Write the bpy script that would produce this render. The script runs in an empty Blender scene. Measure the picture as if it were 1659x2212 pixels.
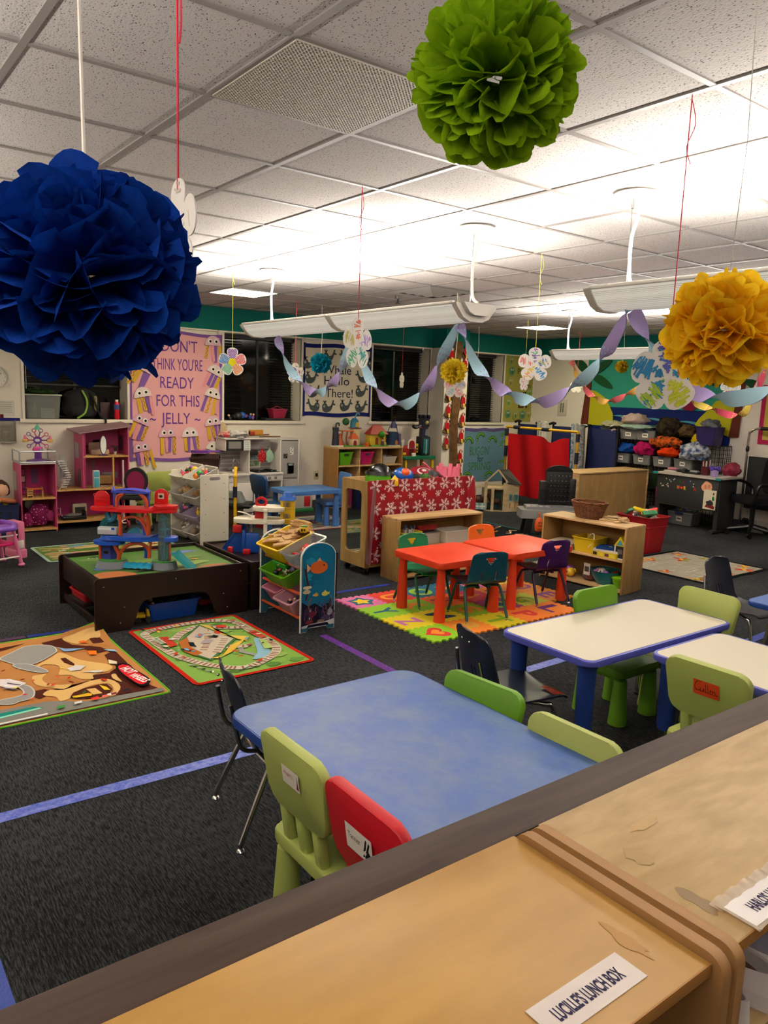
import bpy, bmesh, math, random
from mathutils import Matrix, Vector, noise
R = math.radians
PI = math.pi
SC = bpy.context.scene
COL = SC.collection

# ---------------------------------------------------------------- camera
cam_d = bpy.data.cameras.new('camera')
cam = bpy.data.objects.new('camera', cam_d)
COL.objects.link(cam)
cam_d.sensor_fit = 'VERTICAL'
cam_d.sensor_height = 36.0
cam_d.lens = 26.95
cam_d.clip_start = 0.02
yaw, pitch, roll = -0.9200, 0.1553, 0.0363
fw = Vector((math.sin(yaw) * math.cos(pitch), math.cos(yaw) * math.cos(pitch), -math.sin(pitch)))
rt = Vector((math.cos(yaw), -math.sin(yaw), 0))
up = rt.cross(fw)
r2 = rt * math.cos(roll) + up * math.sin(roll)
u2 = -rt * math.sin(roll) + up * math.cos(roll)
cam.matrix_world = Matrix(((r2.x, u2.x, -fw.x, 0), (r2.y, u2.y, -fw.y, 0), (r2.z, u2.z, -fw.z, 1.72), (0, 0, 0, 1)))
SC.camera = cam

# ---------------------------------------------------------------- world (night outside) and exposure
w = bpy.data.worlds.new('night')
SC.world = w
w.use_nodes = True
w.node_tree.nodes['Background'].inputs[0].default_value = (0.010, 0.012, 0.018, 1)
w.node_tree.nodes['Background'].inputs[1].default_value = 0.3
SC.view_settings.view_transform = 'Standard'
SC.view_settings.look = 'None'
SC.view_settings.gamma = 1.0
SC.view_settings.exposure = 0.27
SC.view_settings.use_curve_mapping = False
LAMP_W = 74.0          # power of each 1.3 m section of the hanging uplights
LAMP_DOWN = 2.2       # glow of their perforated bodies
LAMP_COL = (1.0, 0.95, 0.885)
TROFFER = 42.0          # strength of the recessed panels
CEIL = 2.741

# ---------------------------------------------------------------- materials
def lin(h):
    h = h.lstrip('#')
    if len(h) == 3: h = ''.join(c * 2 for c in h)
    c = [int(h[i:i + 2], 16) / 255 for i in (0, 2, 4)]
    return tuple((x / 12.92 if x <= 0.04045 else ((x + 0.055) / 1.055) ** 2.4) for x in c) + (1.0,)

_M = {}
def M(h, rough=0.5, metal=0.0, spec=0.5, kind=None, **k):
    key = (h, rough, metal, spec, kind, tuple(sorted(k.items())))
    if key in _M:
        return _M[key]
    m = bpy.data.materials.new((kind or 'paint') + '_' + h.strip('#'))
    m.use_nodes = True
    nt = m.node_tree
    b = nt.nodes['Principled BSDF']
    b.inputs['Base Color'].default_value = lin(h)
    b.inputs['Roughness'].default_value = rough
    b.inputs['Metallic'].default_value = metal
    b.inputs['Specular IOR Level'].default_value = spec
    m.diffuse_color = lin(h)
    N, L = nt.nodes.new, nt.links.new
    def ramp(fac, stops):
        r = N('ShaderNodeValToRGB')
        e = r.color_ramp.elements
        while len(e) < len(stops):
            e.new(0.5)
        for i, (p, c) in enumerate(stops):
            e[i].position = p
            e[i].color = lin(c) if isinstance(c, str) else c
        L(fac, r.inputs[0])
        return r
    def coord(scale, obj=True):
        t = N('ShaderNodeTexCoord'); mp = N('ShaderNodeMapping')
        L(t.outputs['Object'], mp.inputs[0]); mp.inputs['Scale'].default_value = scale
        return mp.outputs[0]
    def nz(vec, s, d=4, r=0.55):
        n = N('ShaderNodeTexNoise'); L(vec, n.inputs['Vector'])
        n.inputs['Scale'].default_value = s; n.inputs['Detail'].default_value = d; n.inputs['Roughness'].default_value = r
        return n.outputs['Fac']
    def bump(fac, st, dist=0.01):
        bp = N('ShaderNodeBump'); bp.inputs['Strength'].default_value = st; bp.inputs['Distance'].default_value = dist
        L(fac, bp.inputs['Height']); L(bp.outputs[0], b.inputs['Normal'])
    if kind == 'wood':        # pale plywood: long wavy figure
        sc = k.get('sc', (1, 9, 9))
        f = nz(coord(sc), k.get('s', 1.6), 6, 0.6)
        wv = N('ShaderNodeTexWave'); L(coord(sc), wv.inputs['Vector'])
        wv.inputs['Scale'].default_value = k.get('ws', 0.9); wv.inputs['Distortion'].default_value = 14; wv.inputs['Detail'].default_value = 3
        wv.bands_direction = 'Z'
        mx = N('ShaderNodeMath'); mx.operation = 'MULTIPLY_ADD'; L(wv.outputs['Fac'], mx.inputs[0]); mx.inputs[1].default_value = k.get('wm', 0.10); L(f, mx.inputs[2])
        r = ramp(mx.outputs[0], [(k.get('w0', 0.32), k['dark']), (k.get('w1', 0.72), h)])
        L(r.outputs[0], b.inputs['Base Color'])
    elif kind == 'carpet':
        f = nz(coord((1, 1, 1)), 650, 2, 0.7)
        f2 = nz(coord((7, 60, 1)), 3.0, 4, 0.75)
        f3 = nz(coord((1, 1, 1)), 1.2, 3)
        a = N('ShaderNodeMath'); a.operation = 'MULTIPLY_ADD'; L(f, a.inputs[0]); a.inputs[1].default_value = 0.7; L(f2, a.inputs[2])
        a2 = N('ShaderNodeMath'); a2.operation = 'MULTIPLY_ADD'; L(f3, a2.inputs[0]); a2.inputs[1].default_value = 0.25; L(a.outputs[0], a2.inputs[2])
        r = ramp(a2.outputs[0], [(0.66, '#08090a'), (0.98, '#1b1d1f'), (1.12, '#424446')])
        L(r.outputs[0], b.inputs['Base Color'])
        bump(a.outputs[0], 0.6, 0.004)
    elif kind == 'tile':      # fissured acoustic ceiling tile
        f = nz(coord((1, 1, 1)), 70, 3, 0.75)
        vo = N('ShaderNodeTexVoronoi'); L(coord((1, 1.7, 1)), vo.inputs['Vector']); vo.inputs['Scale'].default_value = 80
        mx = N('ShaderNodeMath'); mx.operation = 'MULTIPLY_ADD'; L(vo.outputs['Distance'], mx.inputs[0]); mx.inputs[1].default_value = 0.9
        sb = N('ShaderNodeMath'); sb.operation = 'MULTIPLY'; L(f, sb.inputs[0]); sb.inputs[1].default_value = 0.75
        L(sb.outputs[0], mx.inputs[2])
        r = ramp(mx.outputs[0], [(0.50, '#4a4240'), (0.60, h)])
        L(r.outputs[0], b.inputs['Base Color'])
        bump(mx.outputs[0], 0.25, 0.004)
    elif kind == 'blotch':    # worn top, stains, tissue: soft blotches between two colours
        f = nz(coord(k.get('sc', (1, 1, 1))), k.get('s', 6), k.get('d', 5), k.get('r', 0.6))
        r = ramp(f, [(k.get('a', 0.38), k['c2']), (k.get('b', 0.62), h)])
        L(r.outputs[0], b.inputs['Base Color'])
        if k.get('bump'):
            bump(f, k['bump'], k.get('bd', 0.01))
    elif kind == 'tissue':
        f = nz(coord((1, 1, 1)), 30, 4)
        r = ramp(f, [(0.3, k['c2']), (0.7, h)])
        L(r.outputs[0], b.inputs['Base Color'])
        tr = N('ShaderNodeBsdfTranslucent'); L(r.outputs[0], tr.inputs[0])
        mix = N('ShaderNodeMixShader'); mix.inputs[0].default_value = k.get('t', 0.45)
        L(b.outputs[0], mix.inputs[1]); L(tr.outputs[0], mix.inputs[2])
        L(mix.outputs[0], nt.nodes['Material Output'].inputs[0])
    elif kind == 'glass':     # clear or tinted plastic / glass
        tr = N('ShaderNodeBsdfTransparent'); tr.inputs[0].default_value = lin(h)
        mix = N('ShaderNodeMixShader'); mix.inputs[0].default_value = k.get('op', 0.3)
        L(tr.outputs[0], mix.inputs[1]); L(b.outputs[0], mix.inputs[2])
        L(mix.outputs[0], nt.nodes['Material Output'].inputs[0])
    elif kind == 'emit':
        b.inputs['Emission Color'].default_value = lin(h)
        b.inputs['Emission Strength'].default_value = k['e']
    elif kind == 'brick':
        br = N('ShaderNodeTexBrick'); t = N('ShaderNodeTexCoord')
        mp = N('ShaderNodeMapping'); L(t.outputs['Object'], mp.inputs[0]); mp.inputs['Rotation'].default_value = k.get('rot', (0, 0, 0))
        L(mp.outputs[0], br.inputs['Vector'])
        br.inputs['Color1'].default_value = lin(h); br.inputs['Color2'].default_value = lin(k['c2']); br.inputs['Mortar'].default_value = lin(k['c3'])
        br.inputs['Scale'].default_value = k.get('s', 12); br.inputs['Mortar Size'].default_value = 0.03
        L(br.outputs[0], b.inputs['Base Color'])
    elif kind == 'mesh':      # perforated sheet: fine dots
        vo = N('ShaderNodeTexVoronoi'); L(coord((1, 1, 1)), vo.inputs['Vector']); vo.inputs['Scale'].default_value = k.get('s', 220); vo.inputs['Randomness'].default_value = 0.0
        r = ramp(vo.outputs['Distance'], [(0.28, k['c2']), (0.36, h)])
        L(r.outputs[0], b.inputs['Base Color'])
        if k.get('e'):
            L(r.outputs[0], b.inputs['Emission Color']); b.inputs['Emission Strength'].default_value = k['e']
    elif kind == 'dots':
        vo = N('ShaderNodeTexVoronoi'); L(coord((1, 1, 1)), vo.inputs['Vector']); vo.inputs['Scale'].default_value = k.get('s', 20)
        r = ramp(vo.outputs['Distance'], [(k.get('a', 0.25), k['c2']), (k.get('a', 0.25) + 0.06, h)])
        L(r.outputs[0], b.inputs['Base Color'])
    _M[key] = m
    return m

def PL(h, rough=0.35):         # plastic
    return M(h, rough)
def PAPER(h):
    return M(h, 0.9, 0, 0.2)
def CLOTH(h, c2=None):
    return M(h, 0.95, 0, 0.1, 'blotch', c2=c2 or h, s=14, bump=0.3)
PLY = M('#c9a877', 0.5, 0, 0.4, 'wood', dark='#a98553')
PLY2 = M('#c3a06c', 0.5, 0, 0.4, 'wood', dark='#a07b49', sc=(9, 9, 1))
CHROME = M('#c9c9c9', 0.18, 1.0)
STEEL = M('#8d8f90', 0.35, 1.0)
BLACK = PL('#0b0b0c')
WHITE = PL('#e8e5dd')

# ---------------------------------------------------------------- mesh builder
def rrect(w, h, r, n=5, cx=0, cy=0):
    p = []
    for sx, sy, a0 in ((1, 1, 0), (-1, 1, 90), (-1, -1, 180), (1, -1, 270)):
        for i in range(n + 1):
            a = R(a0 + 90 * i / n)
            p.append((cx + sx * (w / 2 - r) + r * math.cos(a), cy + sy * (h / 2 - r) + r * math.sin(a)))
    return p
def ell(cx, cy, rx, ry, n=20, a0=0, a1=360, rot=0):
    k = n if a1 - a0 >= 360 else n + 1
    o = []
    for i in range(k):
        a = R(a0 + (a1 - a0) * i / n)
        x, y = rx * math.cos(a), ry * math.sin(a)
        o.append((cx + x * math.cos(R(rot)) - y * math.sin(R(rot)), cy + x * math.sin(R(rot)) + y * math.cos(R(rot))))
    return o
def star(cx, cy, r0, r1, n=5, a0=90):
    return [(cx + (r0 if i % 2 == 0 else r1) * math.cos(R(a0) + PI * i / n), cy + (r0 if i % 2 == 0 else r1) * math.sin(R(a0) + PI * i / n)) for i in range(2 * n)]
def spline(pts, n=6, closed=False):
    P = [Vector(p) for p in pts]
    out = []
    m = len(P)
    for i in range(m if closed else m - 1):
        a, b, c, d = (P[(i - 1) % m] if closed or i > 0 else P[0]), P[i % m], P[(i + 1) % m], (P[(i + 2) % m] if closed or i + 2 < m else P[-1])
        for j in range(n):
            t = j / n
            out.append(0.5 * ((2 * b) + (c - a) * t + (2 * a - 5 * b + 4 * c - d) * t * t + (3 * b - a - 3 * c + d) * t ** 3))
    if not closed:
        out.append(P[-1])
    return out
def blob(cx, cy, rx, ry, seed=0, k=0.22, n=12, sub=3):
    rnd = random.Random(seed)
    q = [(cx + rx * (1 + rnd.uniform(-k, k)) * math.cos(2 * PI * i / n), cy + ry * (1 + rnd.uniform(-k, k)) * math.sin(2 * PI * i / n)) for i in range(n)]
    return [(p.x, p.y) for p in spline([(a, b, 0) for a, b in q], sub, True)]

_TXT = {}
def text_geo(s):
    if s not in _TXT:
        c = bpy.data.curves.new('t', 'FONT')
        c.body = s.strip('\b')
        c.size = 1.0
        if s[0] == '\b': c.offset = .035
        c.resolution_u = 3
        o = bpy.data.objects.new('t', c)
        me = bpy.data.meshes.new_from_object(o)
        vs = [tuple(v.co) for v in me.vertices]
        fs = [tuple(p.vertices) for p in me.polygons]
        bpy.data.objects.remove(o); bpy.data.curves.remove(c); bpy.data.meshes.remove(me)
        x0 = min(v[0] for v in vs); x1 = max(v[0] for v in vs)
        y0 = min(v[1] for v in vs); y1 = max(v[1] for v in vs)
        _TXT[s] = (vs, fs, x0, x1, y0, y1)
    return _TXT[s]

class MB:
    def __init__(s, T=None):
        s.v, s.f, s.mi, s.mats = [], [], [], []
        s.T = T or Matrix()
    def at(s, x=0, y=0, z=0, rz=0, rx=0, ry=0):
        s.T = Matrix.Translation((x, y, z)) @ Matrix.Rotation(R(rz), 4, 'Z') @ Matrix.Rotation(R(ry), 4, 'Y') @ Matrix.Rotation(R(rx), 4, 'X')
        return s
    def m(s, mat):
        if mat not in s.mats:
            s.mats.append(mat)
        return s.mats.index(mat)
    def add(s, vs, fs, mat):
        b = len(s.v)
        i = s.m(mat)
        T = s.T
        s.v += [T @ Vector(p) for p in vs]
        for f in fs:
            s.f.append(tuple(b + k for k in f)); s.mi.append(i)
        return s
    def bx(s, x0, x1, y0, y1, z0, z1, mat, bev=0, seg=2):
        if bev <= 0:
            vs = [(x, y, z) for z in (z0, z1) for y in (y0, y1) for x in (x0, x1)]
            return s.add(vs, [(0, 2, 3, 1), (4, 5, 7, 6), (0, 1, 5, 4), (2, 6, 7, 3), (0, 4, 6, 2), (1, 3, 7, 5)], mat)
        bm = bmesh.new()
        bmesh.ops.create_cube(bm, size=1)
        for v in bm.verts:
            v.co = ((x0 + x1) / 2 + v.co.x * (x1 - x0), (y0 + y1) / 2 + v.co.y * (y1 - y0), (z0 + z1) / 2 + v.co.z * (z1 - z0))
        bev = min(bev, 0.49 * min(x1 - x0, y1 - y0, z1 - z0))
        bmesh.ops.bevel(bm, geom=bm.edges[:], offset=bev, segments=seg, affect='EDGES', profile=0.5)
        bm.verts.index_update()
        s.add([tuple(v.co) for v in bm.verts], [tuple(v.index for v in f.verts) for f in bm.faces], mat)
        bm.free()
        return s
    def prism(s, pts, z0, z1, mat, top=1.0, mat2=None):
        n = len(pts)
        cx = sum(p[0] for p in pts) / n; cy = sum(p[1] for p in pts) / n
        vs = [(p[0], p[1], z0) for p in pts] + [(cx + (p[0] - cx) * top, cy + (p[1] - cy) * top, z1) for p in pts]
        s.add(vs, [tuple(range(n - 1, -1, -1))] + [(i, (i + 1) % n, n + (i + 1) % n, n + i) for i in range(n)], mat)
        return s.add(vs[n:], [tuple(range(n))], mat2 or mat)
    def poly(s, pts, z, mat):
        return s.add([(p[0], p[1], z) for p in pts], [tuple(range(len(pts)))], mat)
    def stroke(s, pts, w, z, mat, closed=False):
        P = [Vector((p[0], p[1])) for p in pts]
        n = len(P)
        vs = []
        for i in range(n):
            a = P[(i - 1) % n] if closed or i else P[i]
            b = P[(i + 1) % n] if closed or i < n - 1 else P[i]
            d = (b - a)
            d = d.normalized() if d.length > 1e-9 else Vector((1, 0))
            q = Vector((-d.y, d.x)) * w / 2
            vs += [(P[i].x + q.x, P[i].y + q.y, z), (P[i].x - q.x, P[i].y - q.y, z)]
        k = n if closed else n - 1
        return s.add(vs, [(2 * i, 2 * i + 1, 2 * ((i + 1) % n) + 1, 2 * ((i + 1) % n)) for i in range(k)], mat)
    def cyl(s, p0, p1, r0, r1, mat, n=16, cap=True):
        p0, p1 = Vector(p0), Vector(p1)
        d = (p1 - p0).normalized()
        a = d.orthogonal().normalized(); b = d.cross(a)
        vs = []
        for p, r in ((p0, r0), (p1, r1)):
            vs += [tuple(p + a * r * math.cos(2 * PI * i / n) + b * r * math.sin(2 * PI * i / n)) for i in range(n)]
        fs = [(i, (i + 1) % n, n + (i + 1) % n, n + i) for i in range(n)]
        if cap:
            fs += [tuple(range(n - 1, -1, -1)), tuple(range(n, 2 * n))]
        return s.add(vs, fs, mat)
    def tube(s, pts, r, mat, n=8, closed=False):
        P = [Vector(p) for p in pts]
        m = len(P)
        vs = []
        ref = None
        for i in range(m):
            a = P[(i - 1) % m] if closed or i else P[i]
            b = P[(i + 1) % m] if closed or i < m - 1 else P[i]
            d = (b - a).normalized()
            if ref is None:
                ref = d.orthogonal().normalized()
            ref = (ref - d * ref.dot(d)).normalized()
            q = d.cross(ref)
            rr = r[i] if isinstance(r, (list, tuple)) else r
            vs += [tuple(P[i] + ref * rr * math.cos(2 * PI * k / n) + q * rr * math.sin(2 * PI * k / n)) for k in range(n)]
        fs = []
        for i in range(m if closed else m - 1):
            j = (i + 1) % m
            fs += [(i * n + k, i * n + (k + 1) % n, j * n + (k + 1) % n, j * n + k) for k in range(n)]
        if not closed:
            fs += [tuple(range(n - 1, -1, -1)), tuple(range((m - 1) * n, m * n))]
        return s.add(vs, fs, mat)
    def lathe(s, prof, mat, n=24, at=(0, 0, 0), sx=1, sy=1, a0=0, a1=360):
        full = a1 - a0 >= 360
        k = n if full else n + 1
        vs = []
        for r, z in prof:
            vs += [(at[0] + sx * r * math.cos(R(a0 + (a1 - a0) * i / n)), at[1] + sy * r * math.sin(R(a0 + (a1 - a0) * i / n)), at[2] + z) for i in range(k)]
        fs = []
        for j in range(len(prof) - 1):
            for i in range(n):
                i2 = (i + 1) % k
                fs.append((j * k + i, j * k + i2, (j + 1) * k + i2, (j + 1) * k + i))
        if full:
            if prof[0][0] > 1e-6: fs.append(tuple(range(k - 1, -1, -1)))
            if prof[-1][0] > 1e-6: fs.append(tuple(range((len(prof) - 1) * k, len(prof) * k)))
        return s.add(vs, fs, mat)
    def ball(s, c, r, mat, nu=14, nv=9):
        if not isinstance(r, (tuple, list)):
            r = (r, r, r)
        vs = [(c[0], c[1], c[2] - r[2])]
        for j in range(1, nv):
            t = -PI / 2 + PI * j / nv
            vs += [(c[0] + r[0] * math.cos(t) * math.cos(2 * PI * i / nu), c[1] + r[1] * math.cos(t) * math.sin(2 * PI * i / nu), c[2] + r[2] * math.sin(t)) for i in range(nu)]
        vs.append((c[0], c[1], c[2] + r[2]))
        fs = [(0, 1 + (i + 1) % nu, 1 + i) for i in range(nu)]
        for j in range(nv - 2):
            fs += [(1 + j * nu + i, 1 + j * nu + (i + 1) % nu, 1 + (j + 1) * nu + (i + 1) % nu, 1 + (j + 1) * nu + i) for i in range(nu)]
        e = len(vs) - 1
        fs += [(e, 1 + (nv - 2) * nu + i, 1 + (nv - 2) * nu + (i + 1) % nu) for i in range(nu)]
        return s.add(vs, fs, mat)
    def lump(s, c, r, mat, seed=0, amp=0.25, freq=2.2, nu=18, nv=12):   # crumpled cloth or soft heap
        b = len(s.v)
        T = s.T
        s.T = Matrix()
        s.ball((0, 0, 0), 1, mat, nu, nv)
        s.T = T
        off = Vector((seed * 7.3, seed * 3.1, seed * 1.7))
        for i in range(b, len(s.v)):
            p = s.v[i]
            d = 1 + amp * noise.noise(p * freq + off) + amp * 0.5 * noise.noise(p * freq * 2.3 + off)
            q = p * d
            s.v[i] = T @ Vector((c[0] + q.x * r[0], c[1] + q.y * r[1], c[2] + max(q.z, -0.75) * r[2]))
        return s
    def sheet(s, fn, nu, nv, mat, mat2=None, th=0):     # fn(u,v)->xyz
        vs = [tuple(fn(i / nu, j / nv)) for j in range(nv + 1) for i in range(nu + 1)]
        fs = [(j * (nu + 1) + i, j * (nu + 1) + i + 1, (j + 1) * (nu + 1) + i + 1, (j + 1) * (nu + 1) + i) for j in range(nv) for i in range(nu)]
        return s.add(vs, fs, mat)
    def text(s, t, size, x, y, z, mat, align='c', th=0, width=None, rot=0):
        vs, fs, x0, x1, y0, y1 = text_geo(t)
        sy = size / 0.72
        sx = sy if width is None else width / max(x1 - x0, 1e-6)
        ox = {'c': -(x0 + x1) / 2, 'l': -x0, 'r': -x1}[align]
        ca, sa = math.cos(R(rot)), math.sin(R(rot))
        def f(v, zz):
            a, b = (v[0] + ox) * sx, v[1] * sy
            return (x + a * ca - b * sa, y + a * sa + b * ca, zz)
        return s.add([f(v, z + th) for v in vs], fs, mat)
    def build(s, name, parent=None, angle=40, loc=None, rot=None):
        me = bpy.data.meshes.new(name)
        me.from_pydata([tuple(p) for p in s.v], [], s.f)
        for m in s.mats:
            me.materials.append(m)
        me.polygons.foreach_set('material_index', s.mi)
        if angle:
            me.polygons.foreach_set('use_smooth', [True] * len(me.polygons))
            me.update()
            me.set_sharp_from_angle(angle=R(angle))
        me.update()
        o = bpy.data.objects.new(name, me)
        COL.objects.link(o)
        if parent:
            o.parent = parent
        if loc: o.location = loc
        if rot: o.rotation_euler = rot
        return o

def tag(o, label, cat, group=None):
    o['label'] = label; o['category'] = cat
    if group: o['group'] = group
    return o
def thing(name, label, cat, loc=(0, 0, 0), rz=0, group=None, rx=0, ry=0):
    o = bpy.data.objects.new(name, None)
    o.empty_display_size = 0.05
    COL.objects.link(o)
    o.location = loc
    o.rotation_euler = (R(rx), R(ry), R(rz))
    return tag(o, label, cat, group)
def struct(o):
    o['kind'] = 'structure'
    return o
def dup(root, loc, rz, label=None, group=None, swap=None):
    def cp(o, parent):
        c = o.copy(); COL.objects.link(c)
        if parent: c.parent = parent
        if swap and o.data is not None:
            c.data = o.data.copy()
            for i, mm in enumerate(c.data.materials):
                if mm in swap: c.data.materials[i] = swap[mm]
        for ch in kids.get(o.name, []):
            cp(ch, c)
        return c
    kids = {}
    for o in COL.objects:
        if o.parent: kids.setdefault(o.parent.name, []).append(o)
    r = cp(root, None)
    r.location = loc; r.rotation_euler = (0, 0, R(rz))
    if label: r['label'] = label
    if group: r['group'] = group
    return r
WALLX = Matrix(((0, 0, 1, 0), (1, 0, 0, 0), (0, 1, 0, 0), (0, 0, 0, 1)))     # u->+y, v->+z, w->+x  (sheets on the window wall)
WALLY = Matrix(((1, 0, 0, 0), (0, 0, -1, 0), (0, 1, 0, 0), (0, 0, 0, 1)))    # u->+x, v->+z, w->-y  (sheets on the far wall)
def onwx(x, y, z):
    return Matrix.Translation((x, y, z)) @ WALLX
def onwy(x, y, z):
    return Matrix.Translation((x, y, z)) @ WALLY
rnd = random.Random(7)
# ================================================================ ROOM
WX, MY = -9.6, 10.6
XR, YB = 3.2, -3.4
WALLC = M('#dcd4c9', 0.85, 0, 0.2)
TEAL = M('#0c6a5f', 0.8, 0, 0.2)
TRIMC = M('#ddd5c8', 0.5)
WINS = [(2.06, 3.24), (4.54, 5.73), (6.99, 8.13), (8.70, 9.82)]
SILL, HEAD, BAND = 1.265, 2.42, 2.445

b = MB(); b.bx(WX - .4, XR, YB, MY + .2, -0.1, 0, M('#26282a', 0.95, 0, 0.1, 'carpet'))
struct(b.build('floor', angle=0))

# ceiling: 2 ft lay-in tiles in a white T-bar grid
GX, GY, GS = -2.735, 0.619, 0.6096
b = MB(); b.bx(WX - .4, XR, YB, MY + .2, CEIL + .005, CEIL + .1, M('#cbc4be', 0.92, 0, 0.1, 'tile'))
struct(b.build('ceiling', angle=0))
b = MB(); tb = M('#928b85', 0.5)
k = math.ceil((WX - GX) / GS)
while GX + k * GS < XR:
    x = GX + k * GS; b.bx(x - .012, x + .012, YB, MY, CEIL, CEIL + .02, tb); k += 1
k = math.ceil((YB - GY) / GS)
while GY + k * GS < MY:
    y = GY + k * GS; b.bx(WX, XR, y - .0125, y + .0125, CEIL - .001, CEIL + .02, tb); k += 1
struct(b.build('trim_1', angle=0))

# window wall with four openings, teal band above
b = MB()
D0 = WX - .30
ys = [YB] + [q for wn in WINS for q in wn] + [MY]
for i in range(0, len(ys), 2):
    b.bx(D0, WX, ys[i], ys[i + 1], 0, CEIL, WALLC)
for a, c in WINS:
    b.bx(D0, WX, a, c, 0, SILL, WALLC)
    b.bx(D0, WX, a, c, HEAD, CEIL, WALLC)
b.bx(WX - .01, WX + .006, YB, MY, BAND, CEIL, TEAL)
struct(b.build('wall_left', angle=0))
# pier beside the third window
b = MB(); b.bx(WX, -9.27, 8.17, 8.66, 0, CEIL, WALLC); b.bx(WX, -9.264, 8.164, 8.666, BAND, CEIL, TEAL)
struct(b.build('wall_pier', angle=0))
b = MB(); b.bx(WX - .3, XR, MY, MY + .15, 0, CEIL, WALLC); b.bx(WX, XR, MY - .006, MY, BAND, CEIL, TEAL)
struct(b.build('wall_far', angle=0))
b = MB(); b.bx(XR, XR + .15, YB, MY, 0, CEIL, WALLC); struct(b.build('wall_right', angle=0))
b = MB(); b.bx(WX, XR, YB - .15, YB, 0, CEIL, WALLC); struct(b.build('wall_back', angle=0))
# picture rail under the teal band, baseboards
b = MB(); b.bx(WX, WX + .02, YB, 8.16, BAND - .022, BAND, TRIMC, .004); b.bx(WX, WX + .02, 8.67, MY, BAND - .022, BAND, TRIMC, .004)
struct(b.build('trim_2'))
b = MB(); b.bx(WX, WX + .012, YB, 8.16, 0, .1, M('#3a3a3a', .6)); struct(b.build('baseboard_left', angle=0))
b = MB(); b.bx(WX, XR, MY - .012, MY, 0, .1, M('#3a3a3a', .6)); struct(b.build('baseboard_far', angle=0))

# windows: white frame and sill, night-dark glass, dark slatted blind drawn part of the way
SLAT = M('#2e2f31', 0.55)
GLASSN = M('#040506', 0.06, 0, 0.6)
for i, (a, c) in enumerate(WINS):
    root = bpy.data.objects.new('window_%d' % (i + 1), None); COL.objects.link(root); root['kind'] = 'structure'
    root.location = (WX, a, SILL)
    W, H = c - a, HEAD - SILL
    b = MB()
    for (y0, y1, z0, z1) in ((-.03, .0, -.03, H + .02), (W, W + .03, -.03, H + .02), (-.03, W + .03, H, H + .025)):
        b.bx(-.02, .014, y0, y1, z0, z1, TRIMC, .003)
    b.build('window_frame', root)
    b = MB(); b.bx(-.27, .03, -.06, W + .06, -.045, 0, TRIMC, .006); b.build('window_sill', root)
    b = MB(); b.bx(-.285, -.275, 0, W, 0, H, GLASSN); b.bx(-.285, -.26, W * .52, W * .52 + .03, 0, H, M('#101112', .4)); b.build('window_pane', root, 0)
    b = MB()
    n = 30
    lo = .42 if i == 0 else .02
    rng = [(0.01, W - .01)] if i == 0 else ([(0.01, W * .30), (W * .72, W - .01)] if i in (1,) else ([(0.01, W * .32), (W * .55, W - .01)] if i == 2 else [(W * .55, W - .01)]))
    for (y0, y1) in rng:
        for j in range(n):
            z = lo + (H - .06 - lo) * j / (n - 1)
            b.add([(-.235, y0, z), (-.235, y1, z), (-.20, y1, z + .011), (-.20, y0, z + .011)], [(0, 1, 2, 3)], SLAT)
    b.bx(-.24, -.19, .005, W - .005, H - .05, H, M('#3a3a3c', .5), .004)
    if i == 0: b.bx(-.235, -.205, .01, W - .01, lo - .03, lo - .012, M('#1c1c1d', .5), .003)
    b.cyl((-.18, .06, H - .05), (-.18, .06, .30), .004, .004, M('#b9b9b9', .4), 6)
    b.build('window_blind', root, 0)
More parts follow.
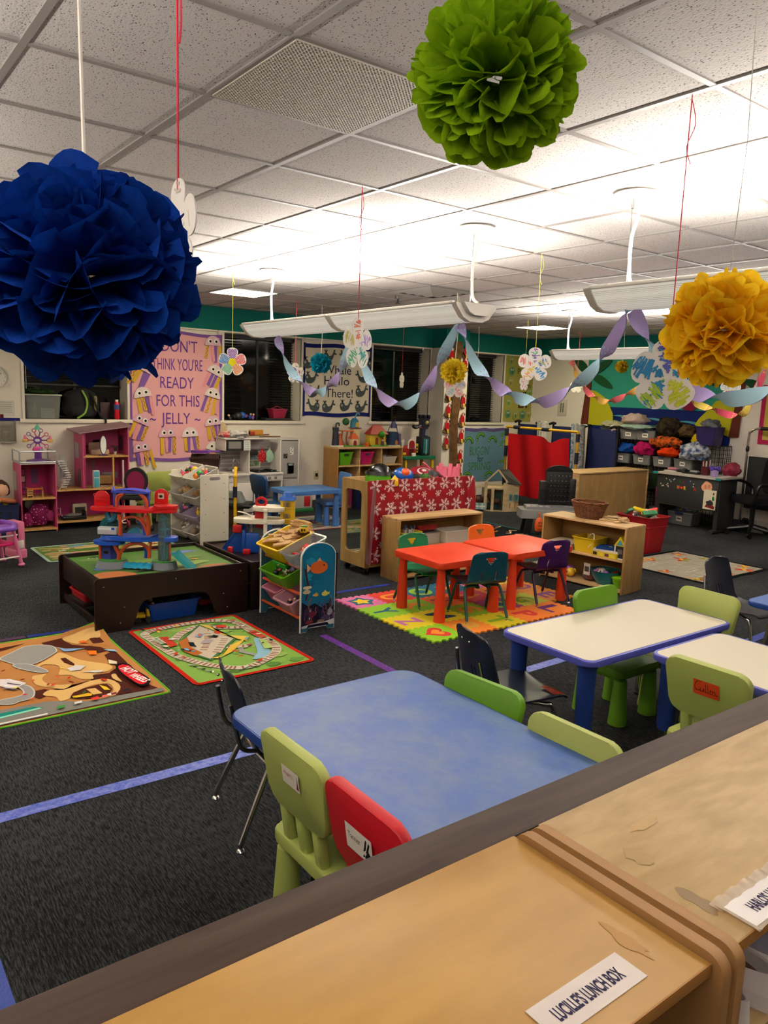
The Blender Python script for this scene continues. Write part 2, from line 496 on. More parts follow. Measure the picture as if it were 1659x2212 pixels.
# ================================================================ LAMPS AND THINGS ON THE CEILING
LW = M('#dcd9d0', 0.5)
PERF = M('#d8d4c8', 0.6, 0, 0.2, 'mesh', c2='#8f8b80', s=150, e=LAMP_DOWN * 0.22)
def pendant(label, x0, x1, y, cords, group, pw=1.0, z=2.275, h=.10, hw=.165):
    t = thing('pendant_light', label, 'ceiling light', ((x0 + x1) / 2, y, z), 0, group)
    L = (x1 - x0) / 2
    nsec = max(1, round(2 * L / 1.45))
    sl = 2 * L / nsec
    for k in range(nsec):
        a = -L + k * sl + .012; c = a + sl - .024
        b = MB()
        prof = [(-hw, 0), (-hw * .93, -.02), (-hw * .62, -h * .78), (-hw * .3, -h), (hw * .3, -h), (hw * .62, -h * .78), (hw * .93, -.02), (hw, 0)]
        vs = [(xx, py, pz) for xx in (a, c) for (py, pz) in prof]
        n = len(prof)
        b.add(vs, [(i, i + 1, n + i + 1, n + i) for i in range(n - 1)], PERF)
        b.build('perforated_body', t, 60)
        b = MB()
        b.bx(a, c, -hw - .008, -hw + .012, -.006, .012, LW, .003); b.bx(a, c, hw - .012, hw + .008, -.006, .012, LW, .003)
        b.bx(a, c, -.018, .018, -h + .01, -h + .05, LW)
        b.build('rim', t)
        ld = bpy.data.lights.new('uplight', 'AREA'); ld.shape = 'RECTANGLE'; ld.size = sl - .1; ld.size_y = .2
        ld.energy = LAMP_W * pw * sl / 1.4; ld.color = LAMP_COL
        lo = bpy.data.objects.new('uplight', ld); COL.objects.link(lo); lo.parent = t
        lo.location = ((a + c) / 2, 0, .012); lo.rotation_euler = (PI, 0, 0)
    for k in range(nsec + 1):
        xx = -L + k * sl
        b = MB()
        cap = [(py * 1.06, pz * 1.06) for (py, pz) in prof]
        ww = .022 if k in (0, nsec) else .03
        vs = [(q, py, pz) for q in (xx - ww, xx + ww) for (py, pz) in cap]
        b.add(vs, [(i, i + 1, n + i + 1, n + i) for i in range(n - 1)] + [tuple(range(n - 1, -1, -1)), tuple(range(n, 2 * n))], LW)
        if k in (0, nsec):
            s = -1 if k == 0 else 1
            cap2 = [(py * .8, pz * .72 + .004) for (py, pz) in prof]
            vs = [(q, py, pz) for q in (xx + s * ww, xx + s * (ww + .03)) for (py, pz) in cap2]
            b.add(vs, [(i, i + 1, n + i + 1, n + i) for i in range(n - 1)] + [tuple(range(n - 1, -1, -1)), tuple(range(n, 2 * n))], LW)
        b.build('end_cap', t, 30)
    for cx in cords:
        b = MB()
        b.lathe([(.0, 0), (.11, 0), (.115, -.006), (.10, -.016), (.0, -.02)], WHITE, 24, (cx - (x0 + x1) / 2, 0, CEIL - z - .004))
        b.build('canopy', t)
        b = MB(); q = cx - (x0 + x1) / 2
        b.cyl((q - .02, 0, CEIL - z - .02), (q - .02, 0, -.05), .003, .003, STEEL, 6)
        b.cyl((q - .02, 0, CEIL - z - .02), (q - .02, 0, CEIL - z - .07), .008, .008, STEEL, 8)
        b.tube(spline([(q + .02, 0, CEIL - z - .02), (q + .015, 0, CEIL - z - .12), (q - .012, 0, .25), (q - .012, .01, .06), (q + .03, .02, .01)], 5), .009, M('#e3dccb', .5), 8)
        b.build('cord', t)
    return t
pendant('long white hanging uplight with purple streamers from its whole length', -6.46, -3.60, 3.39, (-6.2, -3.62), 'hanging linear lights')
pendant('white hanging uplight behind the big yellow tissue pom pom', -2.60, 1.6, 3.39, (-2.47, 1.2), 'hanging linear lights', .72)
pendant('white hanging uplight in front of the palm tree mural, pink streamers below', -6.25, -2.1, 7.33, (-6.13, -2.4), 'hanging linear lights')
pendant('white hanging uplight behind the blue pom pom, beyond the picture edge', -6.46, -3.60, -0.55, (-6.2, -3.62), 'hanging linear lights')
pendant('unseen white hanging uplight added above the coat cubbies to light the foreground', -2.60, 1.6, -0.55, (-2.47, 1.2), 'hanging linear lights', .60)  # out of view, added to match the brightness of the foreground

def troffer(label, ix, iy):
    x, y = GX + ix * GS, GY + iy * GS
    t = thing('recessed_panel_light', label, 'ceiling light', (x + GS / 2, y + GS / 2, CEIL), 0, 'recessed ceiling panels')
    b = MB(); h = GS / 2 - .014
    for (x0, x1, y0, y1) in ((-h, h, -h, -h + .02), (-h, h, h - .02, h), (-h, -h + .02, -h, h), (h - .02, h, -h, h)):
        b.bx(x0, x1, y0, y1, -.004, .006, LW)
    b.build('frame', t, 0)
    b = MB(); b.bx(-h + .02, h - .02, -h + .02, h - .02, -.001, .006, M('#fff3c8', .5, 0, .2, 'emit', e=TROFFER)); b.build('diffuser', t, 0)
def cell(x, y):
    return math.floor((x - GX) / GS), math.floor((y - GY) / GS)
troffer('lit recessed panel above the pink jelly poster', *cell(-7.85, 3.95))
troffer('lit recessed panel above the paper parrot tree', *cell(-7.85, 8.85))

troffer('unseen recessed panel added near the clock to brighten the window wall', *cell(-7.85, -.95))  # unseen extra panel, added to lift the light on the window wall
# egg-crate return grille, one tile
ix, iy = cell(-2.4, 1.55)
x, y = GX + ix * GS, GY + iy * GS
t = thing('return_air_grille', 'square cream egg-crate air grille beside the green pom pom', 'air vent', (x + GS / 2, y + GS / 2, CEIL))
h = GS / 2 - .013; b = MB(); gm = M('#c9bfae', .5)
n = 40
for i in range(n + 1):
    q = -h + 2 * h * i / n
    b.bx(q - .0028, q + .0028, -h, h, -.004, .003, gm); b.bx(-h, h, q - .0028, q + .0028, -.004, .003, gm)
b.build('lattice', t, 0)
b = MB(); b.bx(-h, h, -h, h, .0035, .0045, M('#14110f', .9)); b.build('backing', t, 0)  # near-black sheet: shade behind the lattice holes put into the colour

# four-way supply diffuser with lifted blades, sprinkler
ix, iy = cell(-6.1, 5.2)
t = thing('supply_air_diffuser', 'grey four-way ceiling diffuser with bent blades', 'air vent', (-6.1, 5.17, CEIL))
dm = M('#8f8b84', .5)
for k, s in enumerate((.30, .23, .165, .10)):
    b = MB()
    z = -.008 - .012 * k
    o = [(s, s), (-s, s), (-s, -s), (s, -s)]; i2 = s - .05
    q = [(i2, i2), (-i2, i2), (-i2, -i2), (i2, -i2)]
    b.add([(p[0], p[1], z + .012) for p in o] + [(p[0], p[1], z - .018) for p in q], [(j, (j + 1) % 4, 4 + (j + 1) % 4, 4 + j) for j in range(4)], dm)
    b.build('blade', t, 0)
b = MB(); b.bx(-.29, .29, -.29, .29, -.004, -.001, M('#2a2826', .9)); b.build('backing', t, 0)
b = MB(); b.cyl((0, 0, 0), (0, 0, -.03), .035, .03, M('#5c5148', .4), 12); b.cyl((0, 0, -.03), (0, 0, -.07), .008, .012, M('#3a332d', .4), 8); b.cyl((0, 0, -.07), (0, 0, -.076), .03, .03, M('#3a332d', .4), 10)
tag(b.build('sprinkler_head', loc=(-6.72, 5.2, CEIL)), 'small dark sprinkler head on the ceiling near the diffuser', 'sprinkler')

# ---------------------------------------------------------------- tissue pom poms
def pom(label, c, rad, h1, h2, top, smat, n=150, seed=1, tilt=(0, 0), sr=.0015, wid=.62, tt=.4):
    t = thing('tissue_pom_pom', label, 'pom pom', c, 0, 'tissue pom poms')
    mats = [M(h1, .8, 0, .1, 'tissue', c2=h2, t=tt), M(h2, .8, 0, .1, 'tissue', c2=h1, t=tt)]
    b = MB(); rr = random.Random(seed)
    ga = PI * (3 - 5 ** .5)
    for i in range(n):
        z = 1 - 2 * (i + .5) / n
        a = ga * i + rr.uniform(-.2, .2)
        d = Vector((math.sqrt(1 - z * z) * math.cos(a), math.sqrt(1 - z * z) * math.sin(a), z))
        d = (d + Vector((rr.uniform(-.12, .12), rr.uniform(-.12, .12), rr.uniform(-.12, .12)))).normalized()
        # sheets stack towards the equator: petal faces roughly the pole
        ax = Vector((tilt[0], tilt[1], 1)).normalized()
        s = d.cross(ax)
        s = s.normalized() if s.length > .2 else d.orthogonal().normalized()
        s = (Matrix.Rotation(rr.gauss(0, .55), 3, d) @ s)
        q = s.cross(d)
        Rr = rad * rr.uniform(.86, 1.04); wd = rad * wid * rr.uniform(.75, 1.1); cup = rr.uniform(.12, .42) * rad * rr.choice((1, 1, -1))
        ph = rr.uniform(0, 6); ns = rr.choice((2, 2, 3, 3, 4))
        def fn(u, v):
            ww = (u - .5) * 2
            ed = (.80 + .20 * abs(math.sin(PI * ns * u)) ** .55) * (1 - .06 * ww ** 4)
            L_ = .22 * rad + v * (Rr - .22 * rad) * (ed if v > .55 else 1 - (1 - ed) * v / .55)
            p = d * L_ + s * ww * wd * (.16 + .84 * v ** .8) * .55 + q * (cup * (v ** 2) * (ww * ww - .25) + .045 * rad * math.sin(ph + 5 * ww) * v)
            return p
        b.sheet(fn, 12, 5, mats[0] if rr.random() < .7 else mats[1])
    b.build('petals', t, 0)
    b = MB(); b.tube([(0, 0, 0), (tilt[0] * .1, 0, (top - c[2]) * .5), (0, 0, top - c[2])], sr, smat, 5); b.build('hanging_string', t)
    return t
ST_W = M('#e9e4da', .7); ST_R = M('#d4263f', .6); ST_Y = M('#d9d25a', .6)
pom('big lime green tissue pom pom near the air grille', (-1.093, 1.050, 2.292), .152, '#a6cf1e', '#85b012', CEIL, ST_W, 150, 3, (.6, -.5), .001, .78, .4)
pom('big royal blue tissue pom pom hanging at the picture edge', (-1.298, .379, 1.885), .170, '#083c9e', '#06297a', CEIL, ST_W, 130, 5, (-.15, .1), .003, 1.0, .22)
pom('big golden yellow tissue pom pom in front of the hanging uplight', (-1.022, 1.778, 1.897), .138, '#ffe236', '#ffd426', CEIL, ST_W, 150, 8, (.15, -.1), .001, .8, .55)
pom('lemon yellow tissue pom pom in front of the paper tree', (-5.876, 5.294, 1.951), .137, '#f0dc3a', '#d9c02a', CEIL, ST_W, 110, 11, (.4, -.6), .003, .5)
pom('turquoise tissue pom pom in front of the whale poster', (-8.225, 5.192, 2.042), .135, '#18a6c6', '#0f7f9e', CEIL, ST_W, 110, 12, (.2, -.1), .003, .55)
pom('small dark green tissue pom pom by the window beside the paper tree', (-8.593, 8.207, 2.162), .098, '#3c8a4a', '#2a6a38', CEIL, ST_W, 80, 13, (.2, -.1), .003, .55)
pom('small yellow tissue pom pom in front of the teal mural paper', (-7.256, 9.932, 2.225), .098, '#d9bb2a', '#b8991e', CEIL, ST_W, 80, 14, (.2, -.1), .003, .55)

# ---------------------------------------------------------------- crayoned paper flowers
CARD = M('#e9e6e0', .85, 0, .2)
def flower(label, c, s, rz, cols, smat, top, style='scribble', seed=0, ry=0, rim=True, centre=None, sr=.002, dense=16, petal=(.53, .36)):
    t = thing('paper_flower', label, 'paper flower', c, rz, 'hanging paper flowers')
    rr = random.Random(seed); b = MB()
    for k in range(5):
        a = R(90 + 72 * k)
        ca, sa = math.cos(a), math.sin(a)
        def P(u, v):       # u along petal, v across
            return (s * (u * ca - v * sa), s * (u * sa + v * ca))
        out = []
        for i in range(22):
            th = 2 * PI * i / 22
            uu = petal[0] + .46 * math.cos(th); ww = petal[1] * math.sin(th) * (1.0 + .45 * math.cos(th))
            out.append((uu, ww))
        pts = [P(*q) for q in out]
        b.T = Matrix.Rotation(PI / 2, 4, 'X')
        b.prism(pts, -.0012, .0012 + .0002 * k, CARD)
        col = cols[k % len(cols)]
        cs = col if isinstance(col, tuple) else (col,)
        for side in (1, -1):
            for j in range(dense):
                cc = PAPER(rr.choice(cs))
                if style == 'zigzag':
                    vv = (j / (dense - 1) - .5) * 2
                    if j % 2: continue
                    u0 = .2 + .72 * j / dense
                    wv = petal[1] * .8 * math.sin(math.acos(max(-1, min(1, (u0 - petal[0]) / .46)))) * (1 + .45 * (u0 - petal[0]) / .46)
                    q = [P(u0 + (.05 if m % 2 else -.03), -wv + 2 * wv * m / 6) for m in range(7)]
                    b.stroke(q, s * .065, side * (.0022 + .00002 * j), cc)
                else:
                    th0 = rr.uniform(.35, PI - .35)
                    u0 = petal[0] + .40 * math.cos(th0); wv = petal[1] * .78 * math.sin(th0) * (1 + .45 * math.cos(th0))
                    sl = rr.uniform(-.12, .12)
                    f0, f1 = sorted((rr.uniform(-1, .2), rr.uniform(-.1, 1)))
                    q = [P(u0 + sl * m, wv * (f0 + (f1 - f0) * m)) for m in (0, .5, 1)]
                    b.stroke(q, s * rr.uniform(.03, .065), side * (.0022 + .00003 * j), cc)
    b.T = Matrix.Rotation(PI / 2, 4, 'X')
    b.prism(ell(0, 0, s * .26, s * .26, 16), -.0013, .0013, CARD)
    if centre:
        for side in (1, -1):
            b.poly(star(0, 0, s * .3, s * .24, 5, -90), side * .003, PAPER(centre))
    b.build('paper_petals', t, 0)
    b = MB(); b.T = Matrix()
    b.tube([(0, 0, s * .78), (.006 * s, 0, (top - c[2]) * .5), (0, 0, top - c[2])], sr, smat, 5)
    b.tube(spline([(0, 0, top - c[2] - .01), (.02, 0, top - c[2] - .09), (.0, .01, top - c[2] - .16), (.015, 0, top - c[2] - .22)], 4), sr * .8, smat, 5)
    b.build('ribbon', t)
    return t
FW = 52.7      # faces the room from the partition side
flower('zigzag paper flower with yellow centre hung before the window', (-5.769, 2.802, 1.914), .116, FW, ['#8a5bb0', '#3f86c8', '#58b48c', '#e58a3a', '#de4a52'], ST_Y, CEIL, 'zigzag', 1, centre='#e8dd25', dense=14)
flower('pastel paper flower turned edgewise below the middle of the long uplight', (-3.353, 2.34, 1.96), .135, FW + 58, ['#e0826c', '#c4b86a', '#66b48e', '#4aa39a', '#b09ad0'], ST_R, CEIL, 'scribble', 2)
flower('small purple paper flower turned sideways before the window', (-7.992, 4.694, 1.90), .122, FW + 40, ['#6c5ab0', '#b05a9a', '#4a6ab8'], ST_R, CEIL, 'scribble', 3, dense=10)
flower('small yellow paper flower seen edge on before the window', (-7.764, 6.12, 1.871), .105, FW + 72, ['#d8cf6a', '#e0b070'], ST_R, CEIL, 'scribble', 4, dense=8)
flower('pale blue and pink paper flower under the lemon pom pom', (-6.177, 5.592, 1.80), .122, FW, ['#9ed0d8', '#e8a0a8', '#9ed0d8', '#e8a0a8', '#b8c8e0'], ST_Y, CEIL, 'scribble', 5, dense=22)
flower('white paper flower with rainbow crayon bands on a yellow ribbon', (-3.898, 4.302, 1.955), .126, FW + 4, [('#9a6ab8', '#5ab88a'), ('#e06a5a', '#e8b0a0'), ('#e0c84a', '#e89a5a'), ('#3a8ac8', '#5ab0d8'), ('#4a7ac0', '#e0d05a')], ST_Y, CEIL, 'scribble', 6, dense=18)
flower('small pink paper flower turned sideways below the rainbow flower', (-7.228, 7.792, 1.908), .11, FW + 45, ['#e09a9a', '#d8788a'], ST_Y, CEIL, 'scribble', 7, dense=10)
flower('big white paper flower scribbled with blue, purple, orange and yellow-green crayon', (-1.604, 2.458, 1.812), .126, FW - 2, [('#2f7fb4', '#6a5ab0', '#5a6ac0'), ('#2f7fb4', '#3a8ac0'), ('#2f86b4', '#3a90c0', '#a8c840'), ('#b8c832', '#d0d44a', '#b8c832'), ('#2f86b4', '#e0884a', '#4a9ac8')], ST_R, CEIL, 'scribble', 8, dense=46, petal=(.55, .42))
flower('tiny white paper flower near the mural corner', (-7.801, 9.583, 1.908), .10, FW, ['#e8e0b8', '#dcdcd8'], ST_R, CEIL, 'scribble', 9, dense=5)
flower('white and orange paper flower peeking from under the golden pom pom', (-3.862, 6.966, 1.865), .10, FW, ['#e08a5a', '#9ac8d8', '#e8a07a'], ST_R, CEIL, 'scribble', 10, dense=8)
flower('pale peach paper flower turned sideways by the far picture edge', (-3.787, 7.306, 1.842), .108, FW + 50, ['#e8b8a0', '#e0c8b8'], ST_R, CEIL, 'scribble', 11, dense=8)
flower('grey-white paper flower half hidden behind the blue pom pom', (-1.90, .775, 2.095), .125, FW - 55, ['#c8c0b8', '#9ab8c0'], ST_R, CEIL, 'scribble', 12, dense=5, sr=.003)

# ---------------------------------------------------------------- twisted crepe streamers
def streamer(label, pts, y, ca, cb, wd, turns, group, yb=None, ph=0):
    P = spline([(p[0], y if yb is None else y + (yb - y) * i / (len(pts) - 1), p[1]) for i, p in enumerate(pts)], 8)
    n = len(P)
    vs1, vs2 = [], []
    for i in range(n):
        d = (P[min(i + 1, n - 1)] - P[max(i - 1, 0)]).normalized()
        a = Vector((0, 1, 0)); q = d.cross(a).normalized()
        tw = ph + turns * 2 * PI * i / (n - 1)
        tw = tw + .62 * math.sin(2 * tw) * -.5
        s = q * math.cos(tw) + a * math.sin(tw)
        nn = d.cross(s).normalized() * .0018
        for k in (-1, -.33, .33, 1):
            vs1.append(P[i] + s * k * wd / 2 + nn); vs2.append(P[i] + s * k * wd / 2 - nn)
    fs = [(4 * i + k, 4 * i + k + 1, 4 * i + 5 + k, 4 * i + 4 + k) for i in range(n - 1) for k in range(3)]
    b = MB(); b.add(vs1, fs, M(ca, .9, 0, .1)); b.add(vs2, [f[::-1] for f in fs], M(cb, .9, 0, .1))
    return tag(b.build('crepe_streamer', None, 60), label, 'streamer', group)
PU, BL = '#b3a0d6', '#a8cfe0'
G1 = 'purple and blue twisted streamers'
streamer('purple and blue twisted streamer in front of the whale poster', [(-6.103, 2.165), (-5.916, 1.92), (-5.6, 1.73), (-5.38, 1.69), (-5.2, 1.76), (-5.051, 1.89), (-4.936, 2.16)], 3.39, PU, BL, .075, 2.6, G1, ph=.4)
streamer('purple and blue twisted streamer in front of the third window', [(-4.93, 2.16), (-4.773, 1.91), (-4.556, 1.70), (-4.279, 1.63), (-4.034, 1.75), (-3.904, 1.93), (-3.74, 2.16)], 3.39, PU, BL, .075, 2.6, G1, ph=.3)
streamer('purple and blue twisted streamer spanning between two hanging lights', [(-3.73, 2.16), (-3.55, 1.90), (-3.337, 1.764), (-3.181, 1.712), (-2.966, 1.697), (-2.716, 1.824), (-2.579, 1.969), (-2.463, 2.175)], 3.39, PU, BL, .072, 3.1, G1, ph=.9)
streamer('purple and blue twisted streamer running behind the big scribbled flower', [(-2.435, 2.173), (-2.333, 2.01), (-2.215, 1.874), (-2.107, 1.797), (-2.007, 1.756), (-1.87, 1.745), (-1.706, 1.784), (-1.5, 1.9), (-1.35, 2.16)], 3.39, PU, BL, .075, 2.2, G1, ph=.2)
G2 = 'pink and yellow twisted streamers'
streamer('pink and yellow twisted streamer left of the big scribbled flower', [(-6.068, 2.16), (-5.94, 1.945), (-5.756, 1.777), (-5.522, 1.699), (-5.28, 1.773), (-5.084, 1.888), (-4.9, 2.16)], 7.33, '#e8707c', '#eec268', .07, 3.1, G2, ph=.6)
streamer('pink and yellow twisted streamer by the far picture edge', [(-4.8, 2.16), (-4.62, 1.86), (-4.489, 1.746), (-4.225, 1.662), (-3.931, 1.62), (-3.817, 1.833), (-3.70, 2.16)], 7.33, '#e8607e', '#ecd66a', .07, 3.2, G2, ph=1.1)
# ================================================================ LOW PARTITION AND CUBBIES
CAPW = M('#4a3a32', .55, 0, .3, 'wood', dark='#33251f', sc=(14, 1, 9), s=2.2)
b = MB(); b.bx(-.955, -.885, YB, 4.2, 0, .89, M('#4a3a30', .7)); b.bx(-.972, -.874, YB, 4.24, .89, .926, CAPW, .006)
struct(b.build('wall_partition'))
HON = M('#b58c46', .38, 0, .45, 'wood', dark='#a07636', sc=(5, 1.2, 5), s=2.0, ws=.5, wm=.12, w0=.3, w1=.75)
HON2 = M('#b89c6e', .45, 0, .4, 'wood', dark='#9c8050', sc=(9, 2.2, 9), s=2.6, ws=1.0, wm=.2, w0=.3, w1=.8)
EDGE = M('#a8763a', .5, 0, .4, 'wood', dark='#8d5f2c', sc=(1, 1, 30))
def cubby(label, y0, y1, top, end_lo, end_hi, divs, shelves):
    t = thing('coat_cubby', label, 'cubby shelf', (-.68, (y0 + y1) / 2, 0), 0, 'coat cubbies along the partition')
    X0, X1 = -.872 + .68, -.488 + .68
    L = (y1 - y0) / 2
    b = MB(); b.bx(X0, X1, -L + .024, L - .024, .908, .93, top, .003); b.bx(X1 - .002, X1 + .0015, -L + .024, L - .024, .909, .929, EDGE); b.build('worktop', t)
    b = MB(); b.bx(X0, X0 + .01, -L + .02, L - .02, .02, .908, HON); b.build('back_panel', t)
    for s in (-1, 1):
        b = MB(); b.T = Matrix.Translation((0, s * (L - .011), 0)) @ Matrix.Rotation(PI / 2, 4, 'X')
        w_ = X1 + .02 - X0
        pts = rrect(w_, .942, .03, 5, (X0 + X1 + .02) / 2, .471)
        b.prism(pts, -.011, .011, M('#a47a4a', .5, 0, .4, 'wood', dark='#8c643a', sc=(1, 9, 1)))
        b.build('side_panel', t, 50)
    for y in divs:
        b = MB(); b.bx(X0 + .01, X1 - .03, y - .008, y + .008, .05, .908, HON2); b.build('divider', t)
    for z in shelves:
        b = MB(); b.bx(X0 + .01, X1 - .012, -L + .022, L - .022, z - .016, z, HON2, .002); b.build('shelf', t)
    return t
cubby('honey coloured wooden cubby carrying the lunch box name strip', -.42, 1.013, HON, 0, 0, [.2, -.25], [.06, .55])
cubby('stained pale plywood cubby with shoes inside', 1.029, 2.46, HON2, 0, 0, [-.1, .36], [.06, .70])
LAB = M('#cfc6c0', .35, 0, .4)
NAVY = PAPER('#34304e')
t = thing('name_strip', 'white laminated name strip on the honey cubby top', 'name label', (-.5515, .795, .9305), 90)
b = MB(); b.bx(-.094, .094, -.0275, .0275, 0, .0012, LAB); b.build('strip', t, 0)
b = MB(); b.text("\bLUCILLE'S LUNCH BOX", .021, .0, -.0105, .0016, NAVY, width=.137); b.build('lettering', t, 0)
t = thing('name_strip', 'white name strip in curled clear tape on the stained cubby top', 'name label', (-.515, 1.21, .9305), 90)
b = MB(); b.bx(-.094, .094, -.0275, .0275, .001, .0022, M('#d6d0ce', .3)); b.build('strip', t, 0)
b = MB(); b.text("\bHARLO'S LUNCH BOX", .021, .01, -.0105, .0026, NAVY, width=.137); b.build('lettering', t, 0)
b = MB()
b.sheet(lambda u, v: (-.105 + .21 * u, .022 + .022 * v, .0012 + .006 * abs(math.sin(u * 16)) * v), 40, 3, M('#e6d8c4', .2, 0, .5, 'glass', op=.55))
b.sheet(lambda u, v: (-.108 + .018 * u, -.036 + .07 * v, .0012 + .007 * (1 - u)), 3, 8, M('#e6d8c4', .2, 0, .5, 'glass', op=.55))
b.sheet(lambda u, v: (-.10 + .20 * u, -.036 + .01 * v, .0012 + .004 * abs(math.sin(u * 11)) * (1 - v)), 30, 2, M('#e6d8c4', .2, 0, .5, 'glass', op=.45))
b.build('clear_tape', t)
# old tape scars and a spill on the wood
def stain(x, y, rx, ry, c, seed, label):
    b = MB(); b.poly(blob(0, 0, rx, ry, seed, .28, 16, 2), 0, M(c, .5))
    tag(b.build('stain_mark', None, 0, (x, y, .9304 + .0001 * seed)), label, 'stain')
stain(-.575, 1.10, .038, .014, '#84693e', 3, 'dark torn tape scar on the stained cubby top')
stain(-.70, 1.125, .028, .022, '#a0814d', 4, 'round brown spill mark on the stained cubby top')
stain(-.76, 1.22, .012, .04, '#b3915a', 5, 'faint long scratch mark on the stained cubby top')
stain(-.585, .925, .04, .012, '#a87d40', 2, 'faint rectangular tape scar on the honey cubby top')

def shoe(label, x, y, z, rz, L=.15, col='#d8cfcf', inner='#6a4a3c', tread='#cfc8c8'):
    t = thing('child_shoe', label, 'shoe', (x, y, z), rz, 'shoes in the cubby')
    def out(k):
        return [(k * (.033 + .008 * math.sin(th)) * math.cos(th) if True else 0, (L / 2) * math.sin(th) * (1 if k > .95 else .94)) for th in [2 * PI * i / 28 for i in range(28)]]
    b = MB(); b.prism(out(1.06), 0, .028, PL(tread, .6), 1.0); b.build('sole', t, 40)
    b = MB(); o1, o2 = out(1.03), out(.92)
    n = 28
    hz = [.060 + .012 * math.cos((2 * PI * i / 28) + PI / 2) for i in range(n)]
    vs = [(p[0], p[1], .028) for p in o1] + [(p[0], p[1], h_) for p, h_ in zip(o2, hz)] + [(p[0] * .86, p[1] * .9, h_ - .003) for p, h_ in zip(o2, hz)] + [(p[0] * .8, p[1] * .86, .034) for p in o2]
    b.add(vs, [(k * n + i, k * n + (i + 1) % n, (k + 1) * n + (i + 1) % n, (k + 1) * n + i) for k in range(3) for i in range(n)], PL(col, .6))
    b.build('upper', t, 50)
    b = MB(); b.poly([(p[0] * .84, p[1] * .9) for p in o2], .036, M(inner, .8)); b.build('insole', t, 0)
    return t
shoe('white clog with brown insole nearest the cubby wall', -.572, 1.165, .701, 82)
shoe('white clog with brown insole beside its twin on the shelf', -.575, 1.262, .701, 86, .16)
shoe('patterned grey shoe at the back of the cubby shelf', -.62, 1.372, .701, 80, .15, '#8f8ea4', '#333', '#dcdcdc')
# ================================================================ CHILDREN'S TABLES AND CHAIRS
def bprism(b, pts, z0, z1, mat, bev=.006, seg=2):
    bm = bmesh.new()
    lo = [bm.verts.new((p[0], p[1], z0)) for p in pts]; hi = [bm.verts.new((p[0], p[1], z1)) for p in pts]
    n = len(pts)
    f1 = bm.faces.new(lo[::-1]); f2 = bm.faces.new(hi)
    for i in range(n):
        bm.faces.new((lo[i], lo[(i + 1) % n], hi[(i + 1) % n], hi[i]))
    bmesh.ops.bevel(bm, geom=list(f1.edges) + list(f2.edges), offset=bev, segments=seg, affect='EDGES', profile=.5)
    bm.verts.index_update()
    b.add([tuple(v.co) for v in bm.verts], [tuple(v.index for v in f.verts) for f in bm.faces], mat)
    bm.free()
    return b
def solid(b, vs, fs, mat, th):
    bm = bmesh.new()
    V = [bm.verts.new(p) for p in vs]
    for f in fs: bm.faces.new([V[i] for i in f])
    bmesh.ops.delete(bm, geom=[v for v in bm.verts if not v.link_faces], context='VERTS')
    bmesh.ops.recalc_face_normals(bm, faces=bm.faces[:])
    bmesh.ops.solidify(bm, geom=bm.faces[:], thickness=th)
    bm.verts.index_update()
    b.add([tuple(v.co) for v in bm.verts], [tuple(v.index for v in f.verts) for f in bm.faces], mat)
    bm.free()
    return b

G_CH = 'chunky plastic children chairs'
def chunky_chair(label, x, y, rz, col, card=None):
    t = thing('child_chair', label, 'chair', (x, y, 0), rz, G_CH)
    m = PL(col, .45)
    b = MB(); bprism(b, rrect(.37, .31, .035), .268, .31, m, .008); bprism(b, rrect(.31, .25, .03), .245, .268, m, .004); b.build('seat', t)
    tl = Matrix.Translation((0, -.118, .31)) @ Matrix.Rotation(R(9), 4, 'X')
    for sx in (-.095, 0, .095):
        b = MB(tl); bprism(b, rrect(.046, .034, .012, 3, sx, -.014), -.02, .13, m, .003); b.build('back_slat', t)
    b = MB(tl @ Matrix.Translation((0, .002, 0)) @ Matrix.Rotation(PI / 2, 4, 'X'))
    pts = []
    for (cx, cy, r, a0) in ((.135, .315, .05, 0), (-.135, .315, .05, 90), (-.118, .172, .05, 180), (.118, .172, .05, 270)):
        pts += [(cx + r * math.cos(R(a0 + 15 * i)), cy + r * math.sin(R(a0 + 15 * i))) for i in range(7)]
    bprism(b, pts, 0, .034, m, .007); bk = b.build('backrest', t)
    for sx in (-1, 1):
        for sy in (-1, 1):
            b = MB(); b.lathe([(.047, 0), (.05, .004), (.046, .06), (.034, .25)], m, 20)
            b.build('leg', t, 40, (sx * .135, sy * .12, 0))
    if card:
        b = MB(tl @ Matrix.Translation((0, -.0345 - .0005, 0)) @ Matrix.Rotation(PI / 2, 4, 'X'))
        card(b); b.build('name_card', bk, 0)
    return t
def c_abigail(b):
    b.poly(rrect(.10, .062, .002, 2, .0, .265), .0012, PAPER('#d9d3c4'))
    b.text('Abigail L.', .012, -.012, .268, .0016, PAPER('#a8283c'), width=.056)
    b.poly([(.033, .242), (.047, .242), (.043, .262), (.0405, .29), (.038, .262)], .0016, PAPER('#8a2433'))
def c_tanner(b):
    b.poly(rrect(.125, .078, .002, 2, -.02, .235), .0012, PAPER('#ded8cc'))
    b.text('Tanner', .019, -.042, .232, .0016, PAPER('#151515'), width=.06)
    for q in ([(.0, .222), (.014, .265), (.02, .262), (.012, .232)], [(.012, .225), (.028, .262), (.033, .257), (.021, .226)], [(.005, .206), (.022, .236), (.038, .222), (.03, .203)], [(.01, .21), (-.004, .205), (.002, .216)]):
        b.poly(q, .0016, PAPER('#131313'))
